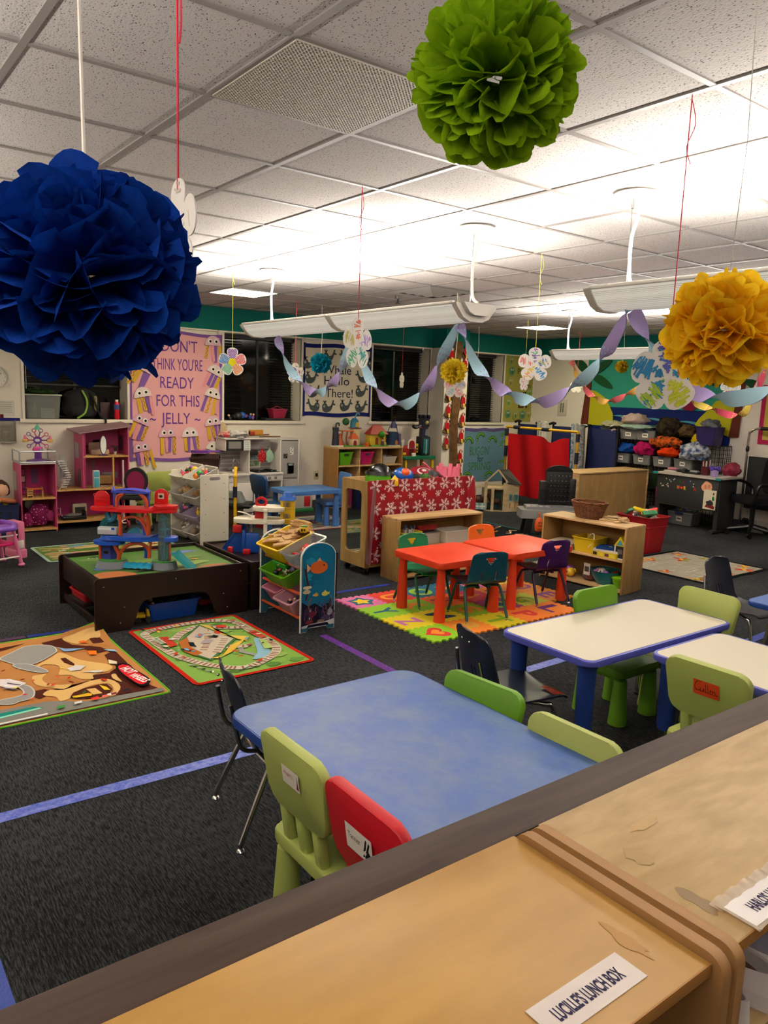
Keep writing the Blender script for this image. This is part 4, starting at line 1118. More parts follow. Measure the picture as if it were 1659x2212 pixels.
# interlocking foam letter tiles
TS = .3145
FX0, FY0 = -3.858, 3.42          # near corner
def wave(k, seedless=0):
    return [(.0, 0)] + [q for i in range(5) for q in (((i + .2) / 5, .010), ((i + .7) / 5, .010), ((i + .72) / 5, -.010), ((i + .98) / 5, -.010))] + [(1, 0)]
BLU2 = '#1f6480'
TILES = [  # row from the near edge (0) away, column along +y, tile colour, glyph, glyph colour
    (0, 0, '#8cc424', 'heart', '#d8342c'), (0, 1, '#e8862a', '\bB', '#d9a03a'), (0, 2, '#d6c21e', '\bT', '#84aa22'), (1, 0, '#dcc820', '\bZ', '#b86aa0'), (1, 1, '#d9c422', '\bM', '#1e3f5c'), (1, 2, '#84a820', '\bS', '#d8862a'),
    (0, 3, '#e0782a', '\bP', '#c8342c'), (0, 4, '#dd7a2a', '\bL', '#6a2a6a'), (1, 3, '#8a3a6a', 'ring', '#8ab848'), (1, 4, '#b5bc3a', '\bG', '#7aa038'), (1, 5, '#d88a30', '\bE', '#8a4a8a'),
    (2, 0, '#8cc430', '\bY', BLU2), (2, 1, '#84b428', '\bK', '#d88a2a'), (2, 2, '#d8622a', '\bR', '#a8342c'), (2, 3, '#b83a50', '\bA', '#d8863a'), (2, 4, '#d07a2e', '\bH', '#7a3a78'), (2, 5, '#d4862e', '\bO', '#8a4a8a'),
    (3, 0, '#d872a4', 'star', BLU2), (3, 1, '#d83a2c', '\bU', '#e8942a'), (3, 2, BLU2, 'ring', '#8cba38'), (3, 3, BLU2, '\bX', '#e08a2e'), (3, 4, '#c05a9a', '\bV', '#d8c22a'), (3, 5, '#d2c23a', '\bN', '#b04a8a')]
NM = {'heart': 'heart', 'star': 'star', 'ring': 'ring'}
CN = {'#8cc424': 'bright green', '#e8862a': 'orange', '#d6c21e': 'yellow', '#dcc820': 'yellow', '#d9c422': 'yellow', '#84a820': 'olive green', '#e0782a': 'orange', '#dd7a2a': 'orange', '#8a3a6a': 'plum', '#b5bc3a': 'pale green', '#d88a30': 'orange', '#8cc430': 'bright green', '#84b428': 'green', '#d8622a': 'orange', '#b83a50': 'crimson', '#d07a2e': 'orange', '#d4862e': 'orange', '#d872a4': 'pink', '#d83a2c': 'red', BLU2: 'blue', '#c05a9a': 'pink', '#d2c23a': 'yellow'}
WV = wave(0)
for (i, j, tc, g, gc) in TILES:
    word = NM.get(g, 'letter ' + g[-1])
    t = thing('foam_tile', '%s foam puzzle tile with the inlaid %s' % (CN[tc], word), 'foam tile', (FX0 - (i + .5) * TS, FY0 + (j + .5) * TS, 0), 0, 'foam letter mat tiles')
    h = TS / 2; o = []
    o += [(-h + TS * a, -h + s_) for a, s_ in WV][:-1]
    o += [(h - s_, -h + TS * a) for a, s_ in WV][:-1]
    o += [(-h + TS * a, h + s_) for a, s_ in WV][::-1][:-1]
    o += [(-h - s_, -h + TS * a) for a, s_ in WV][::-1][:-1]
    FM = lambda h_: M(h_, .75, 0, .3, 'blotch', c2=h_, s=60, bump=.15, bd=.004)
    b = MB(); b.prism(o, 0, .011, FM(tc)); b.build('foam', t, 0)
    b = MB()
    if g == 'heart':
        hp = [(.105 * math.sin(a) ** 3, .0066 * (13 * math.cos(a) - 5 * math.cos(2 * a) - 2 * math.cos(3 * a) - math.cos(4 * a))) for a in [2 * PI * k / 40 for k in range(40)]]
        b.poly(hp, .0116, FM(gc)); b.poly([(x * .55, y * .55) for x, y in hp], .0122, FM('#e8902c'))
    elif g == 'star':
        b.poly(star(0, 0, .125, .085), .0116, FM(gc)); b.poly(star(0, 0, .085, .045), .0122, FM('#e2c82a'))
    elif g == 'ring':
        b.poly(ell(0, 0, .105, .105, 30), .0116, FM(gc)); b.poly(ell(0, 0, .055, .055, 24), .0122, FM(BLU2 if tc != BLU2 else '#1f6480'))
    else:
        b.text(g, .19, 0, -.095, .0116, FM(gc), width=.15 if g[-1] not in 'MWLT' else .17)
    b.build('inlay', t, 0)

# floor tape
def tape(label, pts, w_, c, group='floor tape lines', c2=None, kind='blotch'):
    b = MB(); n = len(pts)
    P = [(p.x, p.y) for p in spline([(a, d, 0) for a, d in pts], 10)]
    b.stroke(P, w_, .0022, M(c, .35, 0, .5, kind, c2=c2 or c, s=34, d=6, r=.7, bump=.5, bd=.01) if kind == 'blotch' else M(c, .5, 0, .4, 'dots', c2=c2, s=55, a=.2))
    o = tag(b.build('floor_tape', None, 0), label, 'floor tape', group)
    return o
tape('crinkled blue tape line running from the picture edge under the blue table', [(-3.12, -.8), (-3.12, .5), (-3.10, 1.65), (-3.13, 2.8), (-3.17, 4.2)], .075, '#2a49b8', c2='#7a86cc')
tape('short blue tape line under the chair by the grey leaf rug', [(-2.66, 5.1), (-2.70, 5.6), (-2.74, 6.4)], .07, '#2a3f9a')
tape('blue tape line beside the pink star foam tile', [(-5.335, 2.9), (-5.33, 3.5), (-5.33, 4.15)], .055, '#20359a')
tape('short blue and purple tape line behind the desert rug', [(-5.40, 1.12), (-5.38, 1.5)], .05, '#1c3590')
tape('dusty purple tape strip behind the desert rug', [(-5.40, .1), (-5.40, 1.11)], .05, '#4a2f52')
tape('purple tape strip with a dotted pattern between rug and foam mat', [(-4.41, 2.85), (-3.9, 2.845), (-3.2, 2.835)], .06, '#571d80', c2='#8a4ab8', kind='dots')
tape('blue tape strip by the partition at the lower picture corner', [(-2.6, .335), (-2.1, .335), (-1.6, .335)], .07, '#1f3f9e')
b = MB(); b.bx(-.012, .012, -.004, .004, 0, .001, PAPER('#e8e4dc'))
tag(b.build('paper_scrap', None, 0, (-2.60, 3.02, .0015), (0, 0, .4)), 'tiny white paper scrap on the carpet near the green chair', 'scrap')
# ================================================================ BINS, HEAPS AND PLAY FURNITURE
def tub_mesh(b, w_, d, h, mat, taper=.84, rim=.010, th=.004, r=.02):
    def ring(k, z, g): return [(p[0], p[1], z) for p in rrect(w_ * k + 2 * g, d * k + 2 * g, max(.004, min(r, min(w_, d) * k / 2 - .002) + g), 4)]
    rows = [ring(taper, 0, -.004), ring(taper, .004, 0), ring(1, h - .008, 0), ring(1, h - .008, rim), ring(1, h, rim), ring(1, h, -th), ring(taper, .008, -th)]
    n = len(rows[0]); vs = [p for q in rows for p in q]
    fs = [(j * n + i, j * n + (i + 1) % n, (j + 1) * n + (i + 1) % n, (j + 1) * n + i) for j in range(len(rows) - 1) for i in range(n)]
    fs += [tuple(range(n - 1, -1, -1)), tuple(range((len(rows) - 1) * n, len(rows) * n))]
    return b.add(vs, fs, mat)
def tub(label, loc, rz, w_, d, h, col, taper=.84, rx=0, ry=0, group=None, cat='bin', name='storage_bin', rim=.010, mat=None, handle=None, card=None):
    t = thing(name, label, cat, loc, rz, group, rx, ry)
    m = mat or PL(col, .4)
    b = MB(); tub_mesh(b, w_, d, h, m, taper, rim); b.build('tub', t, 35)
    if handle:
        b = MB(); b.bx(-.04, .04, -d / 2 - rim - .002, -d / 2 + .004, h - .045, h - .022, M('#1c1c1e', .7), .004); b.build('handle', t)
    if card:
        b = MB(); yy = -d / 2 * (taper + (1 - taper) * .55) - .003
        b.add([(-card[0], yy, h * .3), (card[0], yy, h * .3), (card[0], yy - .004, h * .72), (-card[0], yy - .004, h * .72)], [(0, 1, 2, 3)], PAPER('#e6e2da'))
        b.add([(-card[0] * .7, yy - .004, h * .46), (card[0] * .7, yy - .004, h * .46), (card[0] * .7, yy - .005, h * .58), (-card[0] * .7, yy - .005, h * .58)], [(0, 1, 2, 3)], PAPER('#55504c'))
        b.build('card', t, 0)
    return t
TOY = ['#d8342c', '#2a5fb8', '#e2b82a', '#3f9a44', '#8a4aa0', '#e27a2a', '#22242a', '#d8d4cc', '#d8608c']
CNAME = {'#d8342c': 'red', '#2a5fb8': 'blue', '#e2b82a': 'yellow', '#3f9a44': 'green', '#8a4aa0': 'purple', '#e27a2a': 'orange', '#22242a': 'black', '#d8d4cc': 'white', '#d8608c': 'pink'}
def toy_piece(kind, col, s, loc, rot, label, group):
    b = MB(); m = PL(col, .4)
    if kind == 'ball': b.ball((0, 0, 0), s, m, 12, 8)
    elif kind == 'car':
        b.bx(-s, s, -.5 * s, .5 * s, -.2 * s, .25 * s, m, .12 * s); b.bx(-.5 * s, .45 * s, -.42 * s, .42 * s, .25 * s, .6 * s, M('#30343a', .3), .12 * s)
        for x in (-.55, .55):
            for y in (-.5, .5): b.cyl((x * s, (y - .06) * s, -.22 * s), (x * s, (y + .06) * s, -.22 * s), .24 * s, .24 * s, BLACK, 10)
    elif kind == 'figure':
        b.lathe([(.35 * s, -.9 * s), (.5 * s, -.2 * s), (.28 * s, .35 * s)], m, 10); b.ball((0, 0, .65 * s), .38 * s, PL('#d8a884'), 10, 7)
        b.cyl((-.3 * s, 0, .15 * s), (-.75 * s, .1 * s, -.3 * s), .14 * s, .11 * s, m, 8); b.cyl((.3 * s, 0, .15 * s), (.75 * s, .1 * s, -.3 * s), .14 * s, .11 * s, m, 8)
    elif kind == 'block': b.bx(-.7 * s, .7 * s, -.5 * s, .5 * s, -.4 * s, .4 * s, m, .1 * s)
    elif kind == 'ring':
        b.tube([(s * math.cos(2 * PI * i / 14), s * math.sin(2 * PI * i / 14), 0) for i in range(14)], .22 * s, m, 6, True)
    elif kind == 'cloth': b.lump((0, 0, 0), (s, s * .8, s * .55), CLOTH(col), int(abs(loc[0] * 91 + loc[1] * 37)) % 50, .4, 1.8, 12, 8)
    o = tag(b.build({'ball': 'toy_ball', 'car': 'toy_car', 'figure': 'toy_figure', 'block': 'toy_block', 'ring': 'toy_ring', 'cloth': 'doll_clothes'}[kind]), label, 'toy', group)
    o.location = loc; o.rotation_euler = rot
    return o
def heap(where, c, rz, w_, d, n, s, seed, kinds=('car', 'figure', 'block', 'ball', 'ring'), cols=TOY, dome=.4, rx=0):
    rr = random.Random(seed); T = Matrix.Translation(c) @ Matrix.Rotation(R(rz), 4, 'Z') @ Matrix.Rotation(R(rx), 4, 'X')
    WORD = {'ball': 'ball', 'car': 'toy car', 'figure': 'toy figure', 'block': 'toy block', 'ring': 'toy ring', 'cloth': 'doll cloth'}
    for i in range(n):
        u, v = rr.uniform(-1, 1), rr.uniform(-1, 1)
        k = kinds[i % len(kinds)]; cl = cols[(i * 5 + seed) % len(cols)]
        p = T @ Vector((u * (w_ / 2 - s), v * (d / 2 - s), s * .5 + dome * s * (2 - u * u - v * v)))
        toy_piece(k, cl, s * rr.uniform(.8, 1.15), p, (rr.uniform(-.5, .5), rr.uniform(-.5, .5), rr.uniform(0, 6)), '%s %s heaped %s' % (CNAME.get(cl, 'coloured'), WORD[k], where), 'toys heaped ' + where)

# ---------------------------------------------------------------- train table
ESP = M('#1e0f0c', .38, 0, .4)
tx0, tx1, ty0, ty1 = -6.13, -5.205, 1.515, 2.665
t = thing('train_table', 'dark espresso play table with a painted landscape top and arched sides', 'play table', ((tx0 + tx1) / 2, (ty0 + ty1) / 2, 0))
LX, LY = (tx1 - tx0) / 2, (ty1 - ty0) / 2
prof = [(-LY, 0), (-LY + .24, 0)] + [(-LY + .24 + .02 + .05 * k, .02 + .155 * (k / 2)) for k in (0, 1, 2)][:0] + [(-LY + .27, .05), (-LY + .31, .16), (-LY + .34, .195), (-LY + .40, .21), (LY - .40, .21), (LY - .34, .195), (LY - .31, .16), (LY - .27, .05), (LY - .24, 0), (LY, 0)]
top_ = [(LY, .365), (LY - .006, .38), (LY - .02, .387), (-LY + .02, .387), (-LY + .006, .38), (-LY, .365)]
for s in (-1, 1):
    b = MB(Matrix.Translation((s * LX - (.022 if s > 0 else 0), 0, 0)) @ Matrix(((0, 0, 1, 0), (1, 0, 0, 0), (0, 1, 0, 0), (0, 0, 0, 1))))
    b.prism(prof + top_, 0, .022, ESP); sp = b.build('side_panel', t, 30)
    b = MB()
    xx = s * LX + (.001 if s > 0 else -.001)
    for (y, z) in ((-LY + .06, .33), (LY - .06, .33), (0, .33), (-LY + .17, .06), (LY - .17, .06), (-LY + .20, .17), (LY - .20, .17)): b.ball((xx, y, z), .005, STEEL, 8, 6)
    b.build('bolt', sp)
for s in (-1, 1):
    b = MB(); y = s * (LY - .035); b.bx(-LX + .022, LX - .022, y - .010, y + .010, .20, .382, ESP, .004); b.bx(-LX + .022, LX - .022, y - .010, y + .010, .03, .085, ESP, .004); b.build('end_panel', t)
b = MB(); b.bx(-LX + .022, LX - .022, -LY + .045, LY - .045, .345, .358, ESP)
L_ = 0
GRS = M('#4f7a34', .35, 0, .4)
b.bx(-LX + .022, LX - .022, -LY + .045, LY - .045, .358, .3588, GRS)
rr = random.Random(21); FT = FL
b.T = FL
for i, (u, v, ru, rv, c) in enumerate(((-.38, -.28, .13, .13, '#c2703a'), (-.12, -.40, .16, .05, '#3b6a2c'), (.35, .25, .10, .05, '#5a78b8'), (.15, .36, .22, .05, '#47762f'), (-.35, .1, .12, .03, '#5a6a58'), (-.33, .28, .14, .06, '#6b8a4a'), (.1, .05, .3, .05, '#62903c'), (-.40, -.05, .07, .05, '#5470b0'), (.22, -.15, .2, .07, '#7a9a46'), (.36, -.33, .12, .05, '#a5552c'), (.20, .42, .06, .015, '#b8402c'), (-.28, .36, .10, .012, '#2c2e2c'), (.0, -.26, .26, .02, '#2e302c'), (.32, -.05, .03, .02, '#b8a04a'))):
    b.poly(blob(u, v, ru, rv, i, .2), .3592 + .0003 * i, M(c, .35, 0, .4))
for i in range(9): b.poly([(-.40 + .03 * i, .30 + .01 * (i % 2)), (-.385 + .03 * i, .33), (-.38 + .03 * i, .30)], .365, M('#e8e4dc', .4))
b.T = Matrix(); b.build('landscape_board', t, 0)
tub('blue plastic bin of dark toys under the train table', (-5.42, 2.115, 0), 92, .40, .24, .135, '#103f94', .9, group='bins under the train table')
heap('in the blue bin under the train table', (-5.42, 2.115, .085), 92, .38, .22, 12, .035, 5, cols=['#22242a', '#22242a', '#5a5c60', '#d8d4cc', '#d8342c'])
t = thing('toy_truck', 'yellow toy dump truck under the train table arch', 'toy truck', (-5.36, 1.895, 0), 75)
Yl = PL('#d8b01c', .4)
b = MB(); b.bx(-.05, .02, -.045, .045, .035, .06, Yl, .006); b.bx(-.05, -.03, -.045, .045, .06, .11, Yl, .006); b.bx(.025, .055, -.04, .04, .04, .10, Yl, .008); b.build('body', t)
b = MB(); b.bx(.03, .0565, -.032, .032, .07, .092, M('#22262a', .2), .003); b.build('windscreen', t)
for x in (-.03, .04):
    for y in (-.042, .042):
        b = MB(); b.cyl((x, y - .008, .02), (x, y + .008, .02), .02, .02, M('#2a2a2a', .7), 12); b.build('wheel', t)
t = thing('red_crate', 'flat red tray on the rail under the end of the train table', 'tray', (-5.75, 1.62, .125), 4)
b = MB(); tub_mesh(b, .30, .15, .06, PL('#a81822', .45), .9); b.build('tub', t)
b = MB(); b.bx(-.16, .16, -.085, .085, -.03, -.0005, ESP, .003); b.build('rail_board', t)
t = thing('toy_truck', 'small red toy truck deep under the train table', 'toy truck', (-5.50, 2.43, 0), 80)
b = MB(); b.bx(-.06, .06, -.03, .03, .015, .05, PL('#b01c20'), .008); b.build('body', t)
b = MB(); b.bx(-.05, -.01, -.028, .028, .05, .08, PL('#b01c20'), .008); b.build('cab', t)
for x in (-.04, .04):
    b = MB(); b.cyl((x, -.034, .016), (x, .034, .016), .016, .016, BLACK, 10); b.build('wheel', t)

# ---------------------------------------------------------------- tree house playset (front faces the partition)
t = thing('tree_tower_playset', 'tall blue, red and orange tree tower playset standing on the train table', 'playset', (-5.545, 1.935, .3625), 52.7)
S = .00347
def PX(x): return (x / 3.607 + 100 - 290) * S
def PZ(y): return (1228 - (960 + y / 3.607)) * S
Bl, Rd, Or, Tl, Gy = PL('#1a4fb4', .3), PL('#c8141c', .3), PL('#b84a1c', .4), M('#1c8fa0', .15, 0, .5, 'glass', op=.6), PL('#70757f', .5)
Pu = PL('#3b46a8', .35)
def disc3(b, cx, cy, cz, rx, ry, h, m, n=28, top=1.0):
    b.prism(ell(cx, cy, rx, ry, n), cz, cz + h, m, top)
b = MB()   # rock base: two lobes and the pool bridge
disc3(b, PX(495), -.02, 0, .125, .10, .052, Gy, 18, .86); disc3(b, PX(495), -.02, .052, .10, .085, .008, PL('#3f8a3a', .5), 18)
disc3(b, PX(885), .0, 0, .105, .09, .052, Gy, 18, .86); disc3(b, PX(885), .0, .052, .085, .075, .008, PL('#3f8a3a', .5), 18)
for (u0, u1) in ((395, 470), (480, 560), (560, 605), (820, 890), (900, 985)): b.stroke([(PX(u0), -.05), (PX(u1), -.02)], .003, .0615, PL('#8b9098'))
b.build('rock_base', t, 40)
b = MB(); b.sheet(lambda u, v: (PX(600) + (PX(815) - PX(600)) * u, -.095 + .14 * v, .012 + .034 * math.sin(PI * min(1, v * 1.4)) + .003 * math.sin(u * 26)), 26, 10, M('#1a86a8', .08, 0, .6)); b.build('water_pool', t)
b = MB(); b.sheet(lambda u, v: (PX(950) + .15 * u + .03 * v, -.06 + .13 * v - .05 * u, (.118 - .115 * u ** .9) + .014 * abs(2 * v - 1)), 14, 6, M('#1a7f86', .15, 0, .5, 'glass', op=.75)); b.build('slide', t)
# lower left hut
b = MB(); b.prism(ell(PX(460), .02, .062, .055, 16), .043, PZ(780), Pu)
b.bx(PX(395), PX(415), -.042, -.03, .045, PZ(790), Or, .003); b.bx(PX(432), PX(468), -.043, -.03, PZ(862), PZ(835), BLACK, .008); b.bx(PX(490), PX(494), -.043, -.03, .05, PZ(790), M('#23286a', .4)); b.build('hut_wall', t, 40)
b = MB(); disc3(b, PX(465), .0, PZ(785), .115, .095, .022, Bl); disc3(b, PX(480), .01, PZ(750), .085, .075, .030, Bl, 28, .85); b.build('blue_roof', t, 40)
# middle platform
b = MB(); pts = [(PX(440), -.04), (PX(590), -.075), (PX(700), -.085), (PX(800), -.06), (PX(860), -.03), (PX(935), -.055), (PX(985), -.02), (PX(980), .05), (PX(900), .08), (PX(800), .05), (PX(650), .085), (PX(500), .06)]
bprism(b, [(p.x, p.y) for p in spline([(a, c, 0) for a, c in pts], 4, True)], PZ(752), PZ(718), Bl, .004)
for k in range(4): b.bx(PX(800 + 13 * k), PX(808 + 13 * k), -.062 + .01 * k, -.03 + .01 * k, PZ(718), PZ(712) + .006 * k, M('#123a8a', .4))
b.build('blue_platform', t, 40)
# orange tree trunks: arches that branch (lower, middle, top)
def trunk(pts, r, m=Or): 
    b.tube(spline([(PX(a), y, PZ(c)) for a, y, c in pts], 5), r, m, 8)
b = MB()
trunk([(545, -.03, 915), (550, -.035, 860), (530, -.04, 815), (520, -.04, 790)], [.022] * 0 or .016); trunk([(550, -.03, 880), (575, -.035, 830), (620, -.04, 790), (680, -.045, 768), (740, -.04, 780), (775, -.03, 820), (780, -.03, 885)], .013); trunk([(790, -.03, 760), (785, -.03, 820), (782, -.03, 880)], .014)
b.build('lower_trunk', t)
b = MB()
trunk([(560, -.03, 715), (565, -.03, 620), (555, -.03, 550)], .016); trunk([(565, -.03, 640), (590, -.035, 590), (650, -.04, 565), (700, -.04, 575), (740, -.035, 620), (770, -.03, 700)], .011); trunk([(775, -.03, 705), (780, -.03, 620), (770, -.03, 550)], .016); trunk([(720, -.035, 560), (750, -.035, 600), (785, -.03, 640)], .008); trunk([(620, -.04, 590), (640, -.05, 610)], .005)
trunk([(615, -.05, 585), (590, -.06, 595), (600, -.06, 612), (620, -.06, 608)], .004, WHITE)
b.build('middle_trunk', t)
b = MB(); trunk([(690, .0, 590), (735, .0, 640), (745, .0, 710)], .018, Bl); trunk([(450, .0, 545), (470, .0, 600), (500, .0, 590), (520, 0, 550)], .022, PL('#1c6a8a')); trunk([(735, .0, 790), (750, 0, 840), (745, 0, 890)], .015, Bl); b.build('blue_arch', t)
b = MB(); b.sheet(lambda u, v: (PX(580) + (PX(720) - PX(580)) * u, .05 + .01 * v, PZ(710) + .045 * v * math.sin(PI * u)), 14, 4, M('#3f9fb0', .2, 0, .5, 'glass', op=.7)); b.build('pool_back', t)
# red top platform
b = MB(); pts = [(PX(340), -.03), (PX(440), -.055), (PX(520), -.05), (PX(575), -.09), (PX(680), -.085), (PX(800), -.075), (PX(850), -.05), (PX(960), -.05), (PX(985), -.01), (PX(970), .05), (PX(850), .07), (PX(680), .085), (PX(480), .075), (PX(360), .055), (PX(338), .01)]
bprism(b, [(p.x, p.y) for p in spline([(a, c, 0) for a, c in pts], 4, True)], PZ(528), PZ(500), Rd, .005)
bprism(b, [(p.x, p.y) for p in spline([(a, c, 0) for a, c in [(PX(830), -.045), (PX(975), -.045), (PX(980), .04), (PX(830), .05)]], 4, True)], PZ(500), PZ(470), Rd, .005)
for k in range(4): b.bx(PX(798 + 11 * k), PX(808 + 11 * k), -.05, .0, PZ(500), PZ(494 - 7 * k), Rd)
b.build('red_platform', t, 40)
for (u0, u1, y0, y1, nm) in ((353, 470, 497, 378, 0), (815, 918, 468, 348, 1)):
    b = MB(Matrix.Translation(((PX(u0) + PX(u1)) / 2, .01, PZ(y0))) @ Matrix.Rotation(PI / 2, 4, 'X'))
    w_ = PX(u1) - PX(u0); h_ = PZ(y1) - PZ(y0)
    pts = [(-w_ / 2, 0), (w_ / 2, 0), (w_ / 2, h_ - w_ / 2)] + ell(0, h_ - w_ / 2, w_ / 2, w_ / 2, 12, 0, 180)[1:-1] + [(-w_ / 2, h_ - w_ / 2)]
    bprism(b, pts, -.006, .006, Rd, .002); b.tube([((-1 if not nm else 1) * w_ * .46 + .010 * math.cos(2 * PI * k / 10), h_ - .035 + .010 * math.sin(2 * PI * k / 10), 0) for k in range(10)], .003, Rd, 6, True)
    for k in range(2): b.bx(-w_ * .42, w_ * .42, h_ * (.35 + .2 * k), h_ * (.36 + .2 * k), .006, .008, M('#8f0f16', .4))
    o = b.build('red_screen', t, 40)
    if nm:
        b.v, b.f, b.mi, b.mats = [], [], [], []
        b.bx(-.022, .022, .04, .082, .006, .0085, PL('#c8b89a'), .001); b.poly(blob(0, .060, .014, .010, 3), .009, BLACK); b.build('sticker', o, 0)
# top room
b = MB(); b.bx(PX(508), PX(540), -.03, .03, PZ(495), PZ(378), Pu, .006); b.bx(PX(520), PX(760), .02, .028, PZ(386), PZ(376), Pu); b.bx(PX(735), PX(775), .0, .03, PZ(495), PZ(378), Pu, .006); b.build('top_wall', t)
b = MB(); trunk([(538, -.035, 495), (540, -.035, 430), (560, -.035, 400), (600, -.035, 388)], .012); trunk([(545, -.036, 460), (565, -.036, 420), (590, -.036, 400)], .007); trunk([(770, -.035, 490), (765, -.035, 440), (745, -.035, 405), (715, -.035, 388)], .012); trunk([(762, -.036, 455), (745, -.036, 425), (725, -.036, 400)], .007); b.build('top_trunk', t)
b = MB(); b.sheet(lambda u, v: (PX(503) + (PX(783) - PX(503)) * u, -.05 + .10 * v, PZ(372) + .022 * math.sin(PI * u) * (.6 + .4 * math.sin(PI * v))), 16, 6, PL('#3f4fc0', .3)); b.sheet(lambda u, v: (PX(503) + (PX(783) - PX(503)) * u, -.05 + .10 * (1 - v), PZ(382)), 4, 2, PL('#2f3fa8', .3))
b.bx(PX(503), PX(783), -.052, -.046, PZ(384), PZ(368), PL('#3a49b8', .3)); 
for u in (512, 770):
    b.lathe([(.018, 0), (.010, .02), (.0, .042)], PL('#3f4fc0', .3), 10, (PX(u), -.02, PZ(374)))
b.build('eared_roof', t, 40)
# elevator tube and controls hut
CLR = M('#9ab4b8', .08, 0, .6, 'glass', op=.22)
b = MB(); b.lathe([(.046, 0), (.046, PZ(505) - .045)], CLR, 22, (PX(890), .0, .044)); b.build('clear_tube', t)
Cy = PL('#3fa8c0', .35)
b = MB(); b.bx(PX(880), PX(900), -.006, .012, .05, PZ(560), Cy, .002); b.lathe([(.0, 0), (.034, 0), (.036, .008), (.0, .012)], Cy, 20, (PX(895), 0, PZ(665))); b.lathe([(.034, 0), (.0, .022)], Cy, 18, (PX(890), 0, PZ(580))); b.build('lift', t)
b = MB(); b.bx(PX(925), PX(945), -.02, -.008, .055, PZ(770), PL('#c0583a'), .003); b.bx(PX(840), PX(870), .0, .012, .055, PZ(790), PL('#235a40'), .003); b.build('panel', t)
b = MB(Matrix.Translation((PX(465), .03, PZ(660))) @ Matrix.Rotation(PI / 2, 4, 'X')); b.prism(ell(0, 0, .078, .075, 26), -.012, .012, PL('#0c5a62', .3)); b.prism(ell(0, 0, .052, .048, 22), .012, .015, PL('#0a3f46', .3))
for k in range(5): b.ball((.035 * math.cos(R(40 + 25 * k)), .035 * math.sin(R(40 + 25 * k)), .016), .006, PL('#1a7f86'), 8, 6)
b.build('teal_dial', t, 40)
b = MB(); b.bx(PX(392), PX(540), -.05, .0, PZ(710), PZ(652), PL('#b9bcbe', .4), .006); b.bx(PX(398), PX(534), -.052, -.045, PZ(676), PZ(660), PL('#d6d8d8', .4), .003); b.bx(PX(500), PX(525), -.054, -.05, PZ(672), PZ(652), PL('#2a4fb4'), .002); b.build('grey_console', t)
b = MB(); b.ball((PX(585), -.09, PZ(795)), .012, PL('#a8a84a'), 10, 8); b.ball((PX(788), -.07, PZ(770)), .012, PL('#a8a84a'), 10, 8); b.build('knob', t)

# ---------------------------------------------------------------- second dark table with the toy garage, behind the bin rack
t = thing('low_play_table', 'black play table mostly hidden behind the bin rack', 'play table', (-5.66, 3.10, 0))
b = MB(); b.bx(-.44, .44, -.40, .40, .345, .365, ESP, .004); b.build('tabletop', t)
for s in (-1, 1):
    b = MB(); b.bx(s * .44 - .011, s * .44 + .011, -.40, .40, 0, .385, ESP, .004); b.build('side_panel', t)
    b = MB(); b.bx(-.43, .43, s * .39 - .01, s * .39 + .01, .22, .385, ESP, .004); b.build('end_panel', t)
t = thing('toy_garage', 'white, red, yellow and blue toy parking garage with ramps', 'playset', (-5.60, 3.0, .3655), 52.7)
S = .00378
def GX_(x): return (480 + x / 8.7316 - 12 - 555 + 2) * S
def GZ_(y): return (1203 - (920 + y / 8.7316)) * S
Wt, Yw, B2, R2 = PL('#ddd5c0', .4), PL('#dcb41e', .35), PL('#12489c', .35), PL('#b8141c', .35)
def deck(b, pts, z, h): bprism(b, [(p.x, p.y) for p in spline([(a, c, 0) for a, c in pts], 4, True)], z, z + h, Wt, .004)
b = MB(); deck(b, [(GX_(590), -.07), (GX_(800), -.10), (GX_(1130), -.09), (GX_(1140), .07), (GX_(850), .10), (GX_(590), .06)], GZ_(1655), .035); b.build('upper_deck', t, 40)
b = MB(); deck(b, [(GX_(230), -.08), (GX_(500), -.11), (GX_(820), -.11), (GX_(1140), -.09), (GX_(1140), .07), (GX_(800), .10), (GX_(420), .10), (GX_(230), .04)], GZ_(1890), .035)
b.sheet(lambda u, v: (GX_(240) + (GX_(560) - GX_(240)) * u, .03 + .05 * v, GZ_(1840) + .05 * (1 - u ** 2)), 10, 3, Wt); b.build('lower_deck', t, 40)
b = MB(); b.bx(GX_(800), GX_(870), -.11, -.085, 0, GZ_(1600), Wt, .004); b.bx(GX_(790), GX_(880), -.115, -.08, GZ_(1660), GZ_(1600), Wt, .006); b.bx(GX_(780), GX_(875), -.118, -.08, GZ_(1890), GZ_(1830), Wt, .006); b.bx(GX_(480), GX_(520), .05, .07, 0, GZ_(1890), Wt, .004); b.build('column', t)
b = MB(); b.bx(GX_(600), GX_(800), -.03, .06, GZ_(2000), GZ_(1580), R2, .01); b.build('lift_shaft', t)
b = MB(Matrix.Translation((GX_(715), .0, GZ_(1580))) @ Matrix.Rotation(PI / 2, 4, 'X'))
o1 = [(-.048, 0)] + [(-.048 + .0, .045)] + ell(0, .045, .048, .035, 12, 180, 0)[1:-1] + [(.048, .045), (.048, 0)]
n = 15; o1 = ell(0, .032, .05, .045, 24); o2 = ell(0, .036, .032, .022, 24)
vs = [(p[0], p[1], z) for z in (-.012, .012) for q in (o1, o2) for p in q]
fs = [(i, (i + 1) % 24, 24 + (i + 1) % 24, 24 + i) for i in range(24)] + [(48 + i, 72 + i, 72 + (i + 1) % 24, 48 + (i + 1) % 24) for i in range(24)] + [(i, 48 + i, 48 + (i + 1) % 24, (i + 1) % 24) for i in range(24)] + [(24 + i, 24 + (i + 1) % 24, 72 + (i + 1) % 24, 72 + i) for i in range(24)]
b.add(vs, fs, R2); b.build('handle', t, 40)
